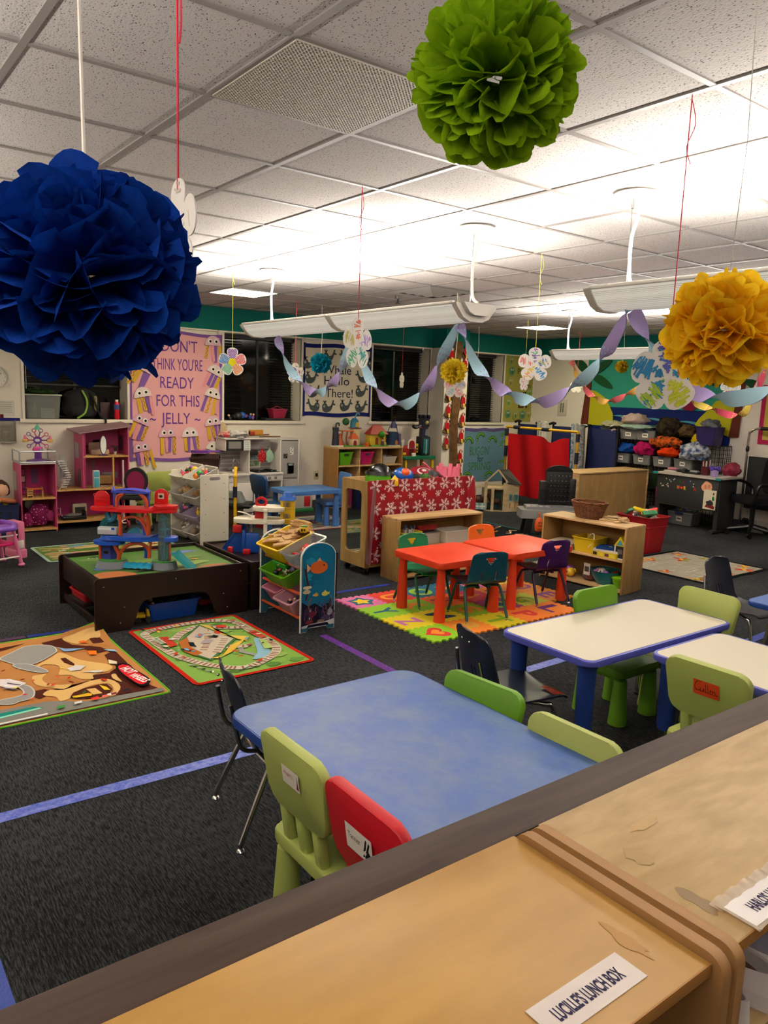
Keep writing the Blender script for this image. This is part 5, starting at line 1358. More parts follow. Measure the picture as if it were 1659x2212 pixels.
b = MB(); b.bx(GX_(1085), GX_(1340), -.02, .11, GZ_(1920), GZ_(1440), Yw, .012)
for zc in (1530, 1750): 
    for xc in (1170, 1250): b.bx(GX_(xc - 32), GX_(xc + 32), -.026, -.018, GZ_(zc + 50), GZ_(zc - 45), M('#a07a14', .5), .004)
    b.bx(GX_(1198), GX_(1222), -.03, -.02, GZ_(zc + 40), GZ_(zc - 45), PL('#4a6a9a'), .002); b.bx(GX_(1100), GX_(1320), -.03, -.015, GZ_(zc + 70), GZ_(zc + 55), Yw, .003)
b.build('yellow_tower', t)
b = MB(); b.prism(rrect(GX_(1360) - GX_(1060), .17, .03, 5, GX_(1210), .045), GZ_(1450), GZ_(1390), PL('#1a58b4', .3), .92); b.prism(rrect(GX_(1300) - GX_(1110), .13, .03, 5, GX_(1205), .045), GZ_(1390), GZ_(1310), PL('#1a58b4', .3), .8); b.build('tower_roof', t, 40)
b = MB(Matrix.Translation((0, .07, 0)) @ Matrix.Rotation(PI / 2, 4, 'X')); b.prism([(GX_(-30), 0), (GX_(420), 0), (GX_(420), GZ_(1915)), (GX_(310), GZ_(1915)), (GX_(-30), .012)], 0, .10, B2); b.prism([(GX_(20), .03), (GX_(330), GZ_(1935)), (GX_(340), GZ_(1965)), (GX_(60), .03)], .10, .104, PL('#0c3a86', .4)); b.T = Matrix(); b.bx(GX_(390), GX_(720), -.09, -.05, 0, GZ_(2070), B2, .02); b.bx(GX_(390), GX_(460), -.10, .05, 0, GZ_(2020), B2, .008); b.build('blue_ramp', t)
b = MB(); b.bx(GX_(215), GX_(380), -.10, -.06, GZ_(2080), GZ_(1925), R2, .008); b.bx(GX_(130), GX_(230), -.13, -.08, 0, .055, R2, .006); b.bx(GX_(420), GX_(560), -.13, -.09, 0, .04, R2, .006); b.build('red_gate', t)
b = MB(); b.bx(-.06, .06, -.014, .014, 0, .012, PLY, .003); tag(b.build('wooden_track', None, 40, (-5.275, 2.93, .366), (0, 0, .9)), 'single wooden track piece on the black play table edge', 'track piece')

# ---------------------------------------------------------------- arched toy bin rack with a sea picture
t = thing('bin_rack', 'child bin rack with arched end panel showing a coral reef picture', 'toy rack', (-4.825, 2.875, 0))
arch = [(-.145, 0), (-.095, 0), (-.075, .03), (.075, .03), (.095, 0), (.145, 0), (.145, .55)] + [(.145 * math.cos(R(a)), .55 + .098 * math.sin(R(a))) for a in range(10, 180, 10)] + [(-.145, .55)]
EP = Matrix(((0, 0, 1, 0), (1, 0, 0, 0), (0, 1, 0, 0), (0, 0, 0, 1)))
PANB = PL('#2f6478', .45); WED = PL('#d6d6d0', .4)
for s in (-1, 1):
    b = MB(Matrix.Translation((s * .298 - .008, 0, 0)) @ EP)
    bprism(b, arch, 0, .016, WED, .003)
    for sd in (-.0008, .0168):
        q = [(x * .955, .004 + y * .985) for x, y in arch]
        b.poly(q if sd > 0 else q[::-1], sd, PANB)
    o = b.build('end_panel', t, 40)
    if s == 1:
        b = MB(Matrix.Translation((.298 - .008, 0, 0)) @ EP); z = .0172
        b.poly([(x * .95, .006 + y * .98) for x, y in arch if y > .0] if False else [(-.137, .035), (.137, .035), (.137, .55)] + [(.137 * math.cos(R(a)), .55 + .091 * math.sin(R(a))) for a in range(10, 180, 10)] + [(-.137, .55)], z, PL('#0f6a90', .3))
        rr = random.Random(31)
        for i in range(9): b.poly(blob(rr.uniform(-.09, .09), rr.uniform(.35, .58), .04, .025, i), z + .0003 + .0001 * i, PL(rr.choice(('#13779c', '#0d5c80', '#1a86a8')), .3))
        b.poly([(-.137, .035), (.137, .035), (.137, .17), (.08, .20), (.03, .17), (-.03, .21), (-.08, .19), (-.137, .23)], z + .0013, PL('#171428', .3))
        for i in range(26):
            x = rr.uniform(-.12, .125); y = rr.uniform(.05, .17); hh = rr.uniform(.03, .10)
            q = [(x, y), (x + rr.uniform(-.012, .012), y + hh * .5), (x + rr.uniform(-.02, .02), y + hh)]
            b.stroke(q, rr.uniform(.006, .014), z + .0016 + .00005 * i, PL(rr.choice(('#4a2f5e', '#6a3a5a', '#8fb4c8', '#3a2848', '#5a7a94', '#7a4a3a')), .3))
        for (x, y, rx, ry, c) in ((-.05, .13, .035, .022, '#6a2432'), (.06, .09, .04, .02, '#4a3a5a'), (-.07, .075, .03, .018, '#7a2c3a'), (.02, .07, .03, .012, '#8f7a5a'), (.10, .13, .02, .025, '#8a8f9a'), (-.10, .15, .02, .03, '#3d2a4a')): b.poly(blob(x, y, rx, ry, int(x * 1e3) % 40, .25), z + .0032, PL(c, .3))
        b.stroke([(p.x, p.y) for p in spline([(-.105, .24, 0), (-.085, .32, 0), (-.10, .40, 0), (-.115, .47, 0)], 5)], .014, z + .0034, PL('#4a1c1c', .3))
        b.poly(blob(-.095, .33, .035, .012, 5), z + .0036, PL('#c8b894', .3)); b.poly(blob(-.10, .30, .03, .016, 6), z + .0037, PL('#b8a684', .3))
        for (x, y, s_, c, c2, fl) in ((.0, .47, .075, '#d0622a', '#e8a070', 1), (.055, .27, .028, '#d8c84a', '#e8dc8a', -1), (-.02, .27, .02, '#c89a3a', '#e0c070', 1)):   # plain small reef fish
            b.poly(ell(x, y, s_, s_ * .62, 22), z + .0038, PL(c, .3))
            b.poly([(x - fl * s_ * .9, y), (x - fl * s_ * 1.35, y + s_ * .45), (x - fl * s_ * 1.3, y - s_ * .4)], z + .0038, PL(c2, .3))
            b.poly([(x - s_ * .3, y + s_ * .55), (x + s_ * .05, y + s_ * .95), (x + s_ * .35, y + s_ * .5)], z + .0037, PL(c2, .3))
            b.poly(ell(x + fl * s_ * .55, y + s_ * .15, s_ * .09, s_ * .09, 10), z + .0042, BLACK)
        b.poly([(-.137, .035), (-.095, .035), (-.08, .055), (.08, .055), (.095, .035), (.137, .035), (.137, .075), (.05, .062), (-.05, .060), (-.137, .050)], z + .0044, PL('#c8c8c8', .3))
        b.build('reef_picture', o, 0)
OD = M('#b8461a', .45)
for (y, z) in ((-.10, .455), (.09, .52), (-.12, .275), (.08, .335), (-.125, .10), (.07, .165)):
    b = MB(); b.cyl((-.292, y, z), (.292, y, z), .011, .011, OD, 10); b.build('dowel', t)
GB = 'bins on the reef picture rack'
def rbin(label, x, y, z, w_, col, mat=None, h=.125, d=.26, rx=22): return tub(label, (-4.825 + x, 2.875 + y, z), 0, w_, d, h, col, .80, rx, group=GB, mat=mat)
rbin('long yellow bin full of wooden track on the top of the reef rack', -.09, -.015, .50, .335, '#d8b40e', h=.13, d=.30)
rbin('clear plastic bin beside the yellow bin on the reef rack', .185, -.015, .50, .185, '#c8ccd0', M('#e6eaec', .12, 0, .5, 'glass', op=.16), h=.13, d=.30)
rbin('lime green bin of toy parts on the middle tier', -.03, -.025, .315, .36, '#56a012', d=.28)
rbin('pink bin tipped up on the lowest tier', -.16, .02, .145, .22, '#cf7f94', rx=20)
rbin('dusty pink bin of dark toys at the lowest tier front', .12, -.03, .135, .24, '#c8909e')
heap('in the clear bin of the reef rack', (-4.64, 2.85, .545), 0, .17, .24, 12, .026, 8, cols=['#2a5fb8', '#2a5fb8', '#22242a', '#d8342c', '#e2b82a'], rx=20)
heap('in the lime green bin of the reef rack', (-4.845, 2.84, .365), 0, .32, .22, 14, .028, 9, cols=['#22242a', '#22242a', '#8a4aa0', '#d8d4cc', '#d8342c', '#3f9a44'], rx=20)
heap('in the dusty pink bin of the reef rack', (-4.705, 2.84, .185), 0, .2, .22, 9, .026, 10, cols=['#22242a', '#22242a', '#5a5c60', '#d8608c'], rx=20)
b = MB(); b.bx(-.075, .075, -.05, .05, 0, .05, PL('#2f8f2a', .4), .012); b.bx(-.06, .06, -.051, -.046, .012, .016, PL('#1c5a1a')); b.bx(-.06, .06, -.052, .052, .05, .056, PL('#46a82f', .4), .004); b.ball((0, -.054, .036), .008, PL('#c8a83a'), 8, 6)
tag(b.build('toy_box', None, 40, (-4.93, 2.83, .40), (.35, .12, .25)), 'small green toy case lying in the lime bin', 'toy')
WT = M('#d2ab72', .5, 0, .3, 'wood', dark='#a87c46', sc=(3, 20, 20))
GTR = 'wooden track pieces in the yellow bin'
def track_piece(i, loc, rot, L=.13, curve=0):
    b = MB(); n = 8
    top = [(L * (k / n - .5), curve * math.sin(PI * k / n)) for k in range(n + 1)]
    up_ = [(x, y + .019) for x, y in top]; dn = [(x, y - .019) for x, y in top]
    b.prism(dn + up_[::-1], 0, .012, WT)
    for s in (-.009, .009): b.stroke([(x, y + s) for x, y in top], .004, .0124, M('#8a6236', .7))
    b.cyl((L / 2 + .010, 0, .001), (L / 2 + .010, 0, .011), .007, .007, WT, 10)
    tag(b.build('wooden_track', None, 40, loc, rot), ('curved' if curve else 'straight') + ' wooden track piece piled in the yellow bin', 'track piece', GTR)
rr = random.Random(77)
for i in range(26):
    u, v = rr.uniform(-.11, .10), rr.uniform(-.11, .10)
    track_piece(i, (-4.925 + u, 2.855 + v, .585 + .012 * (i % 4) + .30 * v + (.02 if u > 0 else 0)), (.3 + rr.uniform(-.25, .25), rr.uniform(-.25, .25), rr.uniform(.5, 1.4)), rr.choice((.10, .13, .15)), rr.choice((0, 0, .03)))
for i in range(7):
    track_piece(i, (-4.90 + rr.uniform(-.015, .015), 2.95 + rr.uniform(-.012, .012), .640 + .014 * i), (.05, .12, .55 + rr.uniform(-.15, .15)), .17 if i < 6 else .13, .02 if i == 6 else 0)
b = MB(); b.bx(-.04, .04, -.03, .03, 0, .035, M('#4a2c18', .5), .004); b.bx(-.042, .042, -.032, .032, .035, .042, M('#8a5a2c', .5), .003)
tag(b.build('toy_wagon', None, 40, (-4.81, 2.92, .652), (.2, .1, .9)), 'dark wooden wagon among the track pieces', 'toy')
b = MB(); b.bx(-.025, .025, -.02, .02, 0, .04, Yl, .004); b.bx(-.015, -.003, -.021, -.018, .01, .03, BLACK); b.bx(.005, .015, -.021, -.018, .015, .03, BLACK); b.bx(-.02, .03, -.01, .01, .04, .05, PL('#4a8a3a'), .003)
tag(b.build('toy_wagon', None, 40, (-4.775, 2.90, .68), (.2, 0, .8)), 'yellow toy engine on top of the track pile', 'toy')
# ================================================================ ALONG THE WINDOW WALL: DOLLHOUSE, CRATE, TOY RACK
FX = -9.2                                    # dollhouse front
DP = .36
PK, PK2, MAG, LW_ = M('#b8406e', .5), M('#8f2452', .5), M('#a81860', .5), M('#c59a62', .5, 0, .3, 'wood', dark='#a87a40', sc=(4, 20, 20))
t = thing('dollhouse', 'big pink wooden dollhouse with two towers, terrace and spiral stair', 'dollhouse', (FX, 1.90, 0))
def wall_x(b, y0, y1, z0, z1, m, x=-DP): b.bx(x, x + .006, y0, y1, z0, z1, m)
b = MB(); b.bx(-DP, 0, 0, .012, 0, .78, PK); b.bx(-DP, 0, .37, .382, 0, .78, PK); b.bx(-DP, -DP + .008, .012, .37, 0, .78, MAG)
b.bx(-DP + .02, -.2, -.002, -.0005, .46, .68, M('#8f9498', .4)); b.build('left_tower', t, 0)
for (y0, y1, z0, z1, m) in ((.002, .38, .02, .04, LW_), (.012, .37, .375, .395, LW_), (0, .382, .775, .79, M('#b9b4b4', .5)), (.69, 1.21, .838, .856, LW_), (.38, 1.215, .455, .475, LW_), (.38, 1.215, .085, .105, LW_)):
    b = MB(); b.bx(-DP, .004, y0, y1, z0, z1, m); b.build('floor_board', t, 0)
SIL = M('#a9acb0', .3, .6)
b = MB()
for (x, y) in ((0, 0), (0, .382), (-DP, 0), (-DP, .382)): b.cyl((x, y, .79), (x, y, .92), .009, .009, SIL, 8)
for z in (.80, .92):
    for a, c in (((0, 0), (0, .382)), ((0, 0), (-DP, 0)), ((0, .382), (-DP, .382))): b.tube([(a[0], a[1], z), (c[0], c[1], z)], .008, SIL, 6)
b.build('terrace_rail', t)
b = MB(); b.bx(-DP, 0, .68, .692, .46, 1.13, PK); b.bx(-DP, 0, 1.205, 1.217, .06, 1.19, PK); b.bx(-DP, -DP + .008, .69, 1.21, .46, 1.15, M('#b04478', .5)); b.bx(-.012, 0, .692, .712, .46, 1.12, PK2)
b.bx(-DP + .05, -.15, .676, .679, .82, 1.0, M('#8f9498', .4)); b.bx(-.2, -.1, .676, .679, .50, .70, M('#5f5a60', .4)); b.build('right_tower', t, 0)
b = MB(); b.bx(-.02, .0, 1.02, 1.04, .475, .838, LW_); b.build('support_post', t, 0)
b = MB(); b.bx(-DP, -DP + .008, .38, 1.215, .105, .455, M('#a02464', .5)); b.bx(-DP, 0, 1.205, 1.217, .0, .46, PK); b.bx(-.03, -.01, 1.14, 1.16, .1, .8, M('#b8a8ac', .4)); b.build('lower_wall', t, 0)
b = MB(); b.add([(.03, .63, 1.115), (.03, 1.25, 1.20), (-DP - .01, 1.25, 1.23), (-DP - .01, .60, 1.145), (.03, .63, 1.128), (.03, 1.25, 1.213), (-DP - .01, 1.25, 1.243), (-DP - .01, .60, 1.158)], [(3, 2, 1, 0), (4, 5, 6, 7), (0, 1, 5, 4), (1, 2, 6, 5), (2, 3, 7, 6), (3, 0, 4, 7)], M('#8a6a76', .5)); b.build('roof', t, 0)
b = MB(); b.T = onwx(-DP + .0085, 0, 0); bl = MB(); bl.T = b.T    # printed interiors
for (y0, y1, z0, z1, c) in ((.03, .13, .45, .70, '#4a1a34'), (.19, .26, .52, .70, '#6a3a6a'), (.70, 1.20, .86, 1.10, '#c2487e'), (.72, .80, .62, .78, '#6f7078'), (.86, .92, .66, .78, '#8a5a6a'), (1.0, 1.19, .55, .62, '#8f9098'), (.9, 1.0, .90, 1.02, '#a83a6a')): (bl if y0 < .4 else b).poly([(y0, z0), (y1, z0), (y1, z1), (y0, z1)], .001, M(c, .6))
for i in range(9): b.stroke([(.70 + .05 * i, .90 + .02 * (i % 3)), (.76 + .05 * i, .90 + .02 * (i % 3))], .02, .0016, M('#9a3060', .6))
for i in range(3):
    for j in range(2): bl.poly([(.038 + .046 * j, .46 + .08 * i), (.074 + .046 * j, .46 + .08 * i), (.074 + .046 * j, .525 + .08 * i), (.038 + .046 * j, .525 + .08 * i)], .0018, M('#a83468' if (i + j) % 2 else '#d8a8a0', .6))
b.T = Matrix()
b.build('kitchen_wallpaper', t, 0); bl.build('bookcase_print', t, 0)
b = MB(); rr = random.Random(4)
for i in range(22): b.bx(-DP + .02 + rr.uniform(0, .26), -DP + .06 + rr.uniform(.0, .26) + .04, .72 + .022 * i, .735 + .022 * i, .4752, .4758, M('#1c1a1e' if i % 2 else '#d8d2ce', .4))
b.build('zebra_carpet', t, 0)
b = MB(); b.bx(-.25, -.22, 1.2, 1.204, .93, 1.06, WHITE); b.bx(-.30, -.17, 1.199, 1.2, .90, 1.08, M('#4a2a3a', .5)); b.build('side_window', t, 0)
b = MB(); SW = M('#d9d4d2', .4)
for i in range(12):
    y = .40 + .012 * i if i < 7 else .40 + .012 * (13 - i)
    b.bx(-.09, -.01, y, y + .075, .80 - .027 * i - .002, .80 - .027 * i + .006, SW)
b.tube([(-.01, .39, .82), (-.01, .50, .60), (-.01, .41, .47)], .005, SIL, 6); b.cyl((-.05, .52, .80), (-.05, .50, .50), .006, .006, SIL, 6); b.bx(-.06, -.05, .44, .50, .60, .86, M('#8f9094', .5)); b.build('spiral_stair', t)
def small(name, label, cat, loc, f, rz=0):
    b = MB(); f(b); return tag(b.build(name, None, 40, (FX + loc[0], 1.90 + loc[1], loc[2]), (0, 0, R(rz))), label, cat, 'dollhouse furniture')
small('doll_desk', 'little wooden desk with drawers in the left dollhouse tower', 'doll furniture', (-.08, .16, .3955), lambda b: (b.bx(-.04, .04, -.085, .085, .09, .1, PL('#c8622a')), b.bx(-.04, .04, -.085, -.078, 0, .11, LW_), b.bx(-.04, .04, .078, .085, 0, .11, LW_), b.bx(-.04, .04, -.03, -.023, 0, .09, LW_), [b.bx(-.035, .038, -.078, -.03, .02 + .026 * k, .035 + .026 * k, LW_) for k in range(3)]))
small('doll_mirror', 'tall oval doll mirror with purple frame on the top dollhouse floor', 'doll furniture', (-.05, .93, .8565), lambda b: (b.bx(-.03, .03, -.045, .045, 0, .012, PL('#3a1a5a')), b.cyl((-.005, 0, .11), (.005, 0, .11), .0, .0, BLACK, 4) if 0 else None, setattr(b, 'T', Matrix.Translation((.0, 0, .125)) @ WALLX), b.prism(ell(0, 0, .042, .115, 22), -.008, .008, PL('#4a2a5a')), b.poly(ell(0, 0, .034, .105, 22), .009, M('#e8ece8', .1, 0, .8))))
small('doll_bed', 'beige doll bed on the top dollhouse floor', 'doll furniture', (-.22, .93, .8565), lambda b: (b.bx(-.05, .05, -.11, .11, 0, .06, M('#b89a84', .7), .01), b.bx(-.05, -.04, -.11, .11, 0, .14, M('#a88a74', .7), .006)))
small('doll_plant', 'tiny potted doll palm on the top dollhouse floor', 'doll furniture', (-.15, 1.10, .8565), lambda b: (b.lathe([(.015, 0), (.022, .035)], PL('#b8b0a8'), 10), [b.tube([(0, 0, .03), (.03 * math.cos(k), .03 * math.sin(k), .10), (.055 * math.cos(k), .055 * math.sin(k), .10)], .003, PL('#2f4a2a'), 5) for k in range(7)]))
small('doll_fridge', 'light blue doll refrigerator in the dollhouse kitchen', 'doll furniture', (-.04, .835, .4760), lambda b: (b.bx(-.03, .03, -.036, .036, 0, .205, PL('#cfd4d2'), .005), b.bx(.03, .034, -.03, .03, .01, .12, PL('#4a9aae'), .003), b.bx(.03, .034, -.03, .03, .13, .198, PL('#4a9aae'), .003)))
small('doll_stove', 'light wooden doll sideboard in the dollhouse kitchen', 'doll furniture', (-.26, 1.0, .4760), lambda b: (b.bx(-.03, .03, -.08, .08, .02, .12, LW_, .003), b.bx(.03, .032, -.07, -.005, .03, .10, M('#a8884a', .5)), b.bx(.03, .032, .005, .07, .03, .10, M('#a8884a', .5))))
small('doll_bed', 'grey quilted doll bed with black frame on the low dollhouse floor', 'doll furniture', (-.10, .58, .1055), lambda b: (b.bx(-.07, .07, -.13, .13, 0, .045, PL('#141214'), .01), b.lump((0, .0, .05), (.06, .10, .02), M('#5a5556', .8), 3, .2), b.bx(-.07, .07, .12, .135, 0, .10, PL('#141214'), .005)))
small('doll_fireplace', 'beige doll fireplace with glowing coloured hearth', 'doll furniture', (-.27, .70, .1055), lambda b: (b.bx(-.03, .03, -.085, .085, 0, .16, M('#b8a890', .5), .02), b.bx(.03, .033, -.06, .06, .0, .12, M('#2a2422', .6)), b.bx(.03, .05, -.04, .05, .0, .03, M('#d8b85a', .5))))
small('doll_chair', 'white framed doll chair beside the doll bed', 'doll furniture', (-.16, .42, .1055), lambda b: (b.tube([(0, -.035, 0), (0, -.035, .13), (0, .035, .13), (0, .035, 0)], .004, WHITE, 6), b.tube([(.06, -.035, 0), (.06, -.035, .06), (0, -.035, .06)], .004, WHITE, 6), b.tube([(.06, .035, 0), (.06, .035, .06), (0, .035, .06)], .004, WHITE, 6), b.bx(0, .06, -.035, .035, .055, .065, PL('#a0446a'))))
small('doll_backpack', 'magenta spotted doll backpack stuffed in the lower left dollhouse room', 'bag', (-.12, .20, .0405), lambda b: (b.lump((0, 0, .13), (.09, .12, .14), M('#6a0a40', .8, 0, .2, 'dots', c2='#d8a8c0', s=34, a=.2), 8, .18, 1.5), b.lump((.03, -.12, .09), (.05, .06, .09), M('#7a1048', .8, 0, .2, 'dots', c2='#d090b0', s=34, a=.2), 9, .2), b.lump((.03, .12, .12), (.04, .05, .07), M('#8a1a54', .8), 10, .2)))
small('doll_mirror', 'round silver doll mirror leaning in the lower left dollhouse room', 'doll furniture', (-.20, .13, .30), lambda b: (setattr(b, 'T', WALLX), b.prism(ell(0, 0, .055, .055, 20), -.006, .006, M('#8f9094', .25, .7))))
# spinning toy on the terrace
t = thing('fairground_toy', 'pink and purple fairground wheel toy on the dollhouse terrace', 'toy', (-9.36, 2.13, .7905), 90 - 20)
b = MB(); b.lathe([(.13, 0), (.12, .02), (.04, .035), (.035, .12), (.0, .13)], PL('#5a2a80'), 20); b.build('foot_stand', t)
b = MB(); b.bx(-.05, .05, -.02, .02, .10, .17, PL('#c83a90'), .01); b.bx(.02, .06, -.03, .0, .12, .15, PL('#7a8aa0'), .006)
b.build('ticket_booth', t)
for s in (-1, 1):
    b = MB(); b.bx(s * .13 - .03, s * .13 + .03, -.02, .02, .22, .26, PL('#d8a860'), .01); b.cyl((s * .13, 0, .26), (s * .13, 0, .30), .018, .010, PL('#d85a90'), 8); b.build('carriage', t)
b = MB(); b.lathe([(.035, 0), (.03, .02), (.0, .07)], PL('#4aa890'), 10, (0, 0, .365)); b.build('teal_finial', t)
b = MB(); b.T = Matrix.Translation((0, 0, .245)) @ Matrix.Rotation(PI / 2, 4, 'X')
for k in range(10):
    a = 2 * PI * k / 10; c = PL('#b81a6a' if k % 2 else '#6a2a8a')
    b.tube([(.03 * math.cos(a), .03 * math.sin(a), 0), (.10 * math.cos(a), .10 * math.sin(a), 0)], .006, c, 6)
    b.tube([((.115 + .02 * math.cos(q)) * math.cos(a) - .02 * math.sin(q) * math.sin(a), (.115 + .02 * math.cos(q)) * math.sin(a) + .02 * math.sin(q) * math.cos(a), 0) for q in [2 * PI * i / 10 for i in range(10)]], .0045, c, 5, True)
b.prism(ell(0, 0, .045, .045, 16), -.012, .012, PL('#6a2a8a')); b.prism(ell(0, 0, .026, .018, 16), .012, .016, PL('#c8d0e0')); b.build('wheel', t)

# navy crate with a rag doll, pink doll high chair and walker
t = thing('storage_crate', 'navy plastic crate of dolls beside the dollhouse', 'crate', (-9.30, 1.70, 0))
b = MB(); tub_mesh(b, .32, .34, .34, PL('#0f1c46', .45), .92, .012); b.build('tub', t, 30)
b = MB()
for i in range(3):
    for j in range(4): b.add([(.1525 + .003 * j, -.11 + .09 * i + .022 * math.cos(q), .06 + .065 * j + .022 * math.sin(q)) for q in [2 * PI * k / 10 for k in range(10)]], [tuple(range(10))], M('#04060f', .8))
b.build('hole_row', t, 0)
t = thing('rag_doll', 'brown haired rag doll in yellow lying in the navy crate', 'doll', (-9.25, 1.70, .33), 40)
b = MB(); b.lump((0, .02, .16), (.07, .075, .08), M('#c89a80', .8), 2, .05); b.lump((.0, -.12, .06), (.07, .10, .06), M('#c8a02a', .8), 4, .2); b.tube(spline([(.02, -.1, .08), (.06, .02, .05), (.08, .12, .03)], 4), .028, M('#a8603a', .8), 8); b.build('body', t)
b = MB(); b.lump((-.03, .05, .17), (.085, .09, .10), M('#3a1c10', .9), 7, .25, 3); b.build('hair', t)
heap('in the navy crate', (-9.3, 1.66, .30), 0, .28, .28, 8, .04, 44, ('cloth', 'figure'), ['#e2b82a', '#e27a2a', '#d8d4cc', '#2a5fb8'])
t = thing('doll_high_chair', 'pink doll high chair with a purple tray', 'doll furniture', (-7.62, 1.33, 0), 20)
pk, hp = PL('#d8709a', .4), PL('#d81a6a', .35)
for sx in (-1, 1):
    for sy in (-1, 1):
        b = MB(); b.tube([(sx * .15, sy * .17, .012), (sx * .13, sy * .13, .26), (sx * .12, sy * .11, .38)], .017 if sy > 0 else .022, pk, 10); b.ball((sx * .15, sy * .17, .02), (.03, .03, .02), pk, 10, 6); b.build('leg', t)
b = MB(); b.bx(-.12, .12, -.13, .13, .20, .235, hp, .015); b.build('seat', t)
b = MB(); b.bx(-.13, -.09, -.11, .11, .24, .50, hp, .03); b.build('backrest', t)
b = MB(); b.tube(spline([(-.13, -.15, .385), (.02, -.18, .38), (.16, -.10, .375), (.17, 0, .375), (.16, .10, .375), (.02, .18, .38), (-.13, .15, .385)], 4), .03, PL('#7a4ab0', .3), 10); b.bx(-.03, .17, -.14, .14, .355, .385, PL('#8a5ab8', .3), .012); b.build('tray', t)
for z, s in ((.10, 1), (.30, 1)):
    b = MB(); b.cyl((.15 if z < .2 else .13, -.15, z), (.15 if z < .2 else .13, .15, z), .008, .008, WHITE, 8); b.build('rung', t)
t = thing('doll_crib', 'upright pink toy doll cradle panel behind the pink high chair', 'doll furniture', (-7.98, 1.585, 0), 15)
b = MB(); b.bx(-.10, .10, -.05, .05, .02, .36, PL('#cf6a90', .4), .02); b.bx(-.11, .11, -.06, .06, 0, .09, PL('#d8789c', .4), .015); b.bx(.098, .104, -.03, .03, .10, .18, WHITE, .002); b.bx(.095, .103, -.05, -.02, .2, .30, BLACK, .002); b.build('panel', t)

# on the first window sill
SZ = SILL + .001
t = tub('clear lidded box of sunscreen and wipes on the first window sill', (-9.73, 2.26, SZ), 90, .40, .26, .27, '#b8b8b4', .9, mat=M('#cfd2d0', .3, 0, .4, 'glass', op=.22))
b = MB(); b.bx(-.21, .21, -.14, .14, .27, .285, M('#a9a9a2', .4), .006); b.build('lid', t)
for (y, c, lab) in ((2.12, '#2f6a4a', 'green sunscreen bottle in the clear sill box'), (2.19, '#b8944a', 'tan lotion bottle in the clear sill box')):
    b = MB(); b.lathe([(.025, 0), (.028, .12), (.012, .15), (.012, .18)], PL(c), 12); tag(b.build('bottle', None, 40, (-9.70, y, SZ + .010)), lab, 'bottle')
b = MB(); b.bx(-.04, .04, -.07, .07, 0, .11, PAPER('#d8d6d0')); tag(b.build('wipes_box', None, 0, (-9.69, 2.33, SZ + .010)), 'white cardboard box inside the clear sill box', 'box')
b = MB(); b.lump((0, 0, .03), (.09, .17, .04), M('#28401c', .9, 0, .1, 'blotch', c2='#0f140c', s=30), 5, .4); tag(b.build('jacket', None, 40, (-9.73, 2.26, SZ + .287)), 'dark green patterned jacket on the clear sill box', 'clothes')
t = thing('backpack', 'black backpack with a lime strap on the first window sill', 'bag', (-9.73, 2.72, SZ))
b = MB(); b.lump((0, 0, .17), (.12, .22, .20), M('#08080a', .8), 12, .15, 1.5); b.lump((.08, .02, .10), (.06, .15, .10), M('#0c0c0f', .8), 13, .15); b.build('bag_body', t)
b = MB(); b.tube(spline([(.10, -.01, .34), (.15, .03, .22), (.14, .01, .08), (.13, -.08, .01)], 5), .012, M('#7aa83a', .7), 8); b.build('lime_strap', t)
b = MB(); b.tube(spline([(.10, .10, .33), (.16, .12, .2), (.16, .18, .05), (.168, .24, .0), (.18, .23, -.08), (.165, .20, -.15)], 6), .012, M('#0a0a0c', .8), 8); b.bx(.10, .125, .12, .16, .10, .28, M('#8a7a5a', .8, 0, .2, 'dots', c2='#2a2620', s=60), .01); b.build('dangling_strap', t)
b = MB(); b.bx(-.02, .02, -.06, .06, 0, .20, PL('#3a1c22', .6), .005); tag(b.build('red_folder', None, 40, (-9.78, 3.02, SZ)), 'dark red folder standing on the first window sill', 'folder')
t = thing('drink_bottle', 'red drink bottle with white cap on the first window sill', 'bottle', (-9.66, 3.13, SZ))
b = MB(); b.lathe([(.03, 0), (.034, .02), (.03, .08), (.034, .13), (.033, .19), (.018, .22)], M('#c8142a', .15, 0, .5), 16); b.build('body', t)
b = MB(); b.cyl((0, 0, .215), (0, 0, .24), .02, .02, WHITE, 14); b.build('cap', t)
b = MB(); b.lathe([(.0345, .12), (.0348, .18)], PL('#3a4a8a'), 16); b.build('wrapper', t)
b = MB(); tub_mesh(b, .20, .24, .13, PL('#a8284a', .45), .75); b.tube([(0, .12, .12), (0, 0, .17), (0, -.12, .12)], .006, PL('#a8284a'), 6)
tag(b.build('sill_basket', None, 40, (-9.72, 5.42, SZ + .03)), 'dark pink basket on boxes on the second window sill', 'basket')
b = MB(); b.bx(-.08, .08, -.2, .2, 0, .03, PL('#1c1c20', .5), .004); tag(b.build('board_game', None, 40, (-9.72, 5.40, SZ)), 'black flat box under the pink sill basket', 'box')
heap('on the second window sill', (-9.70, 4.85, SZ), 90, .5, .2, 8, .05, 31, ('figure', 'block', 'ball'), ['#22242a', '#2a5fb8', '#8a4aa0', '#22242a'])

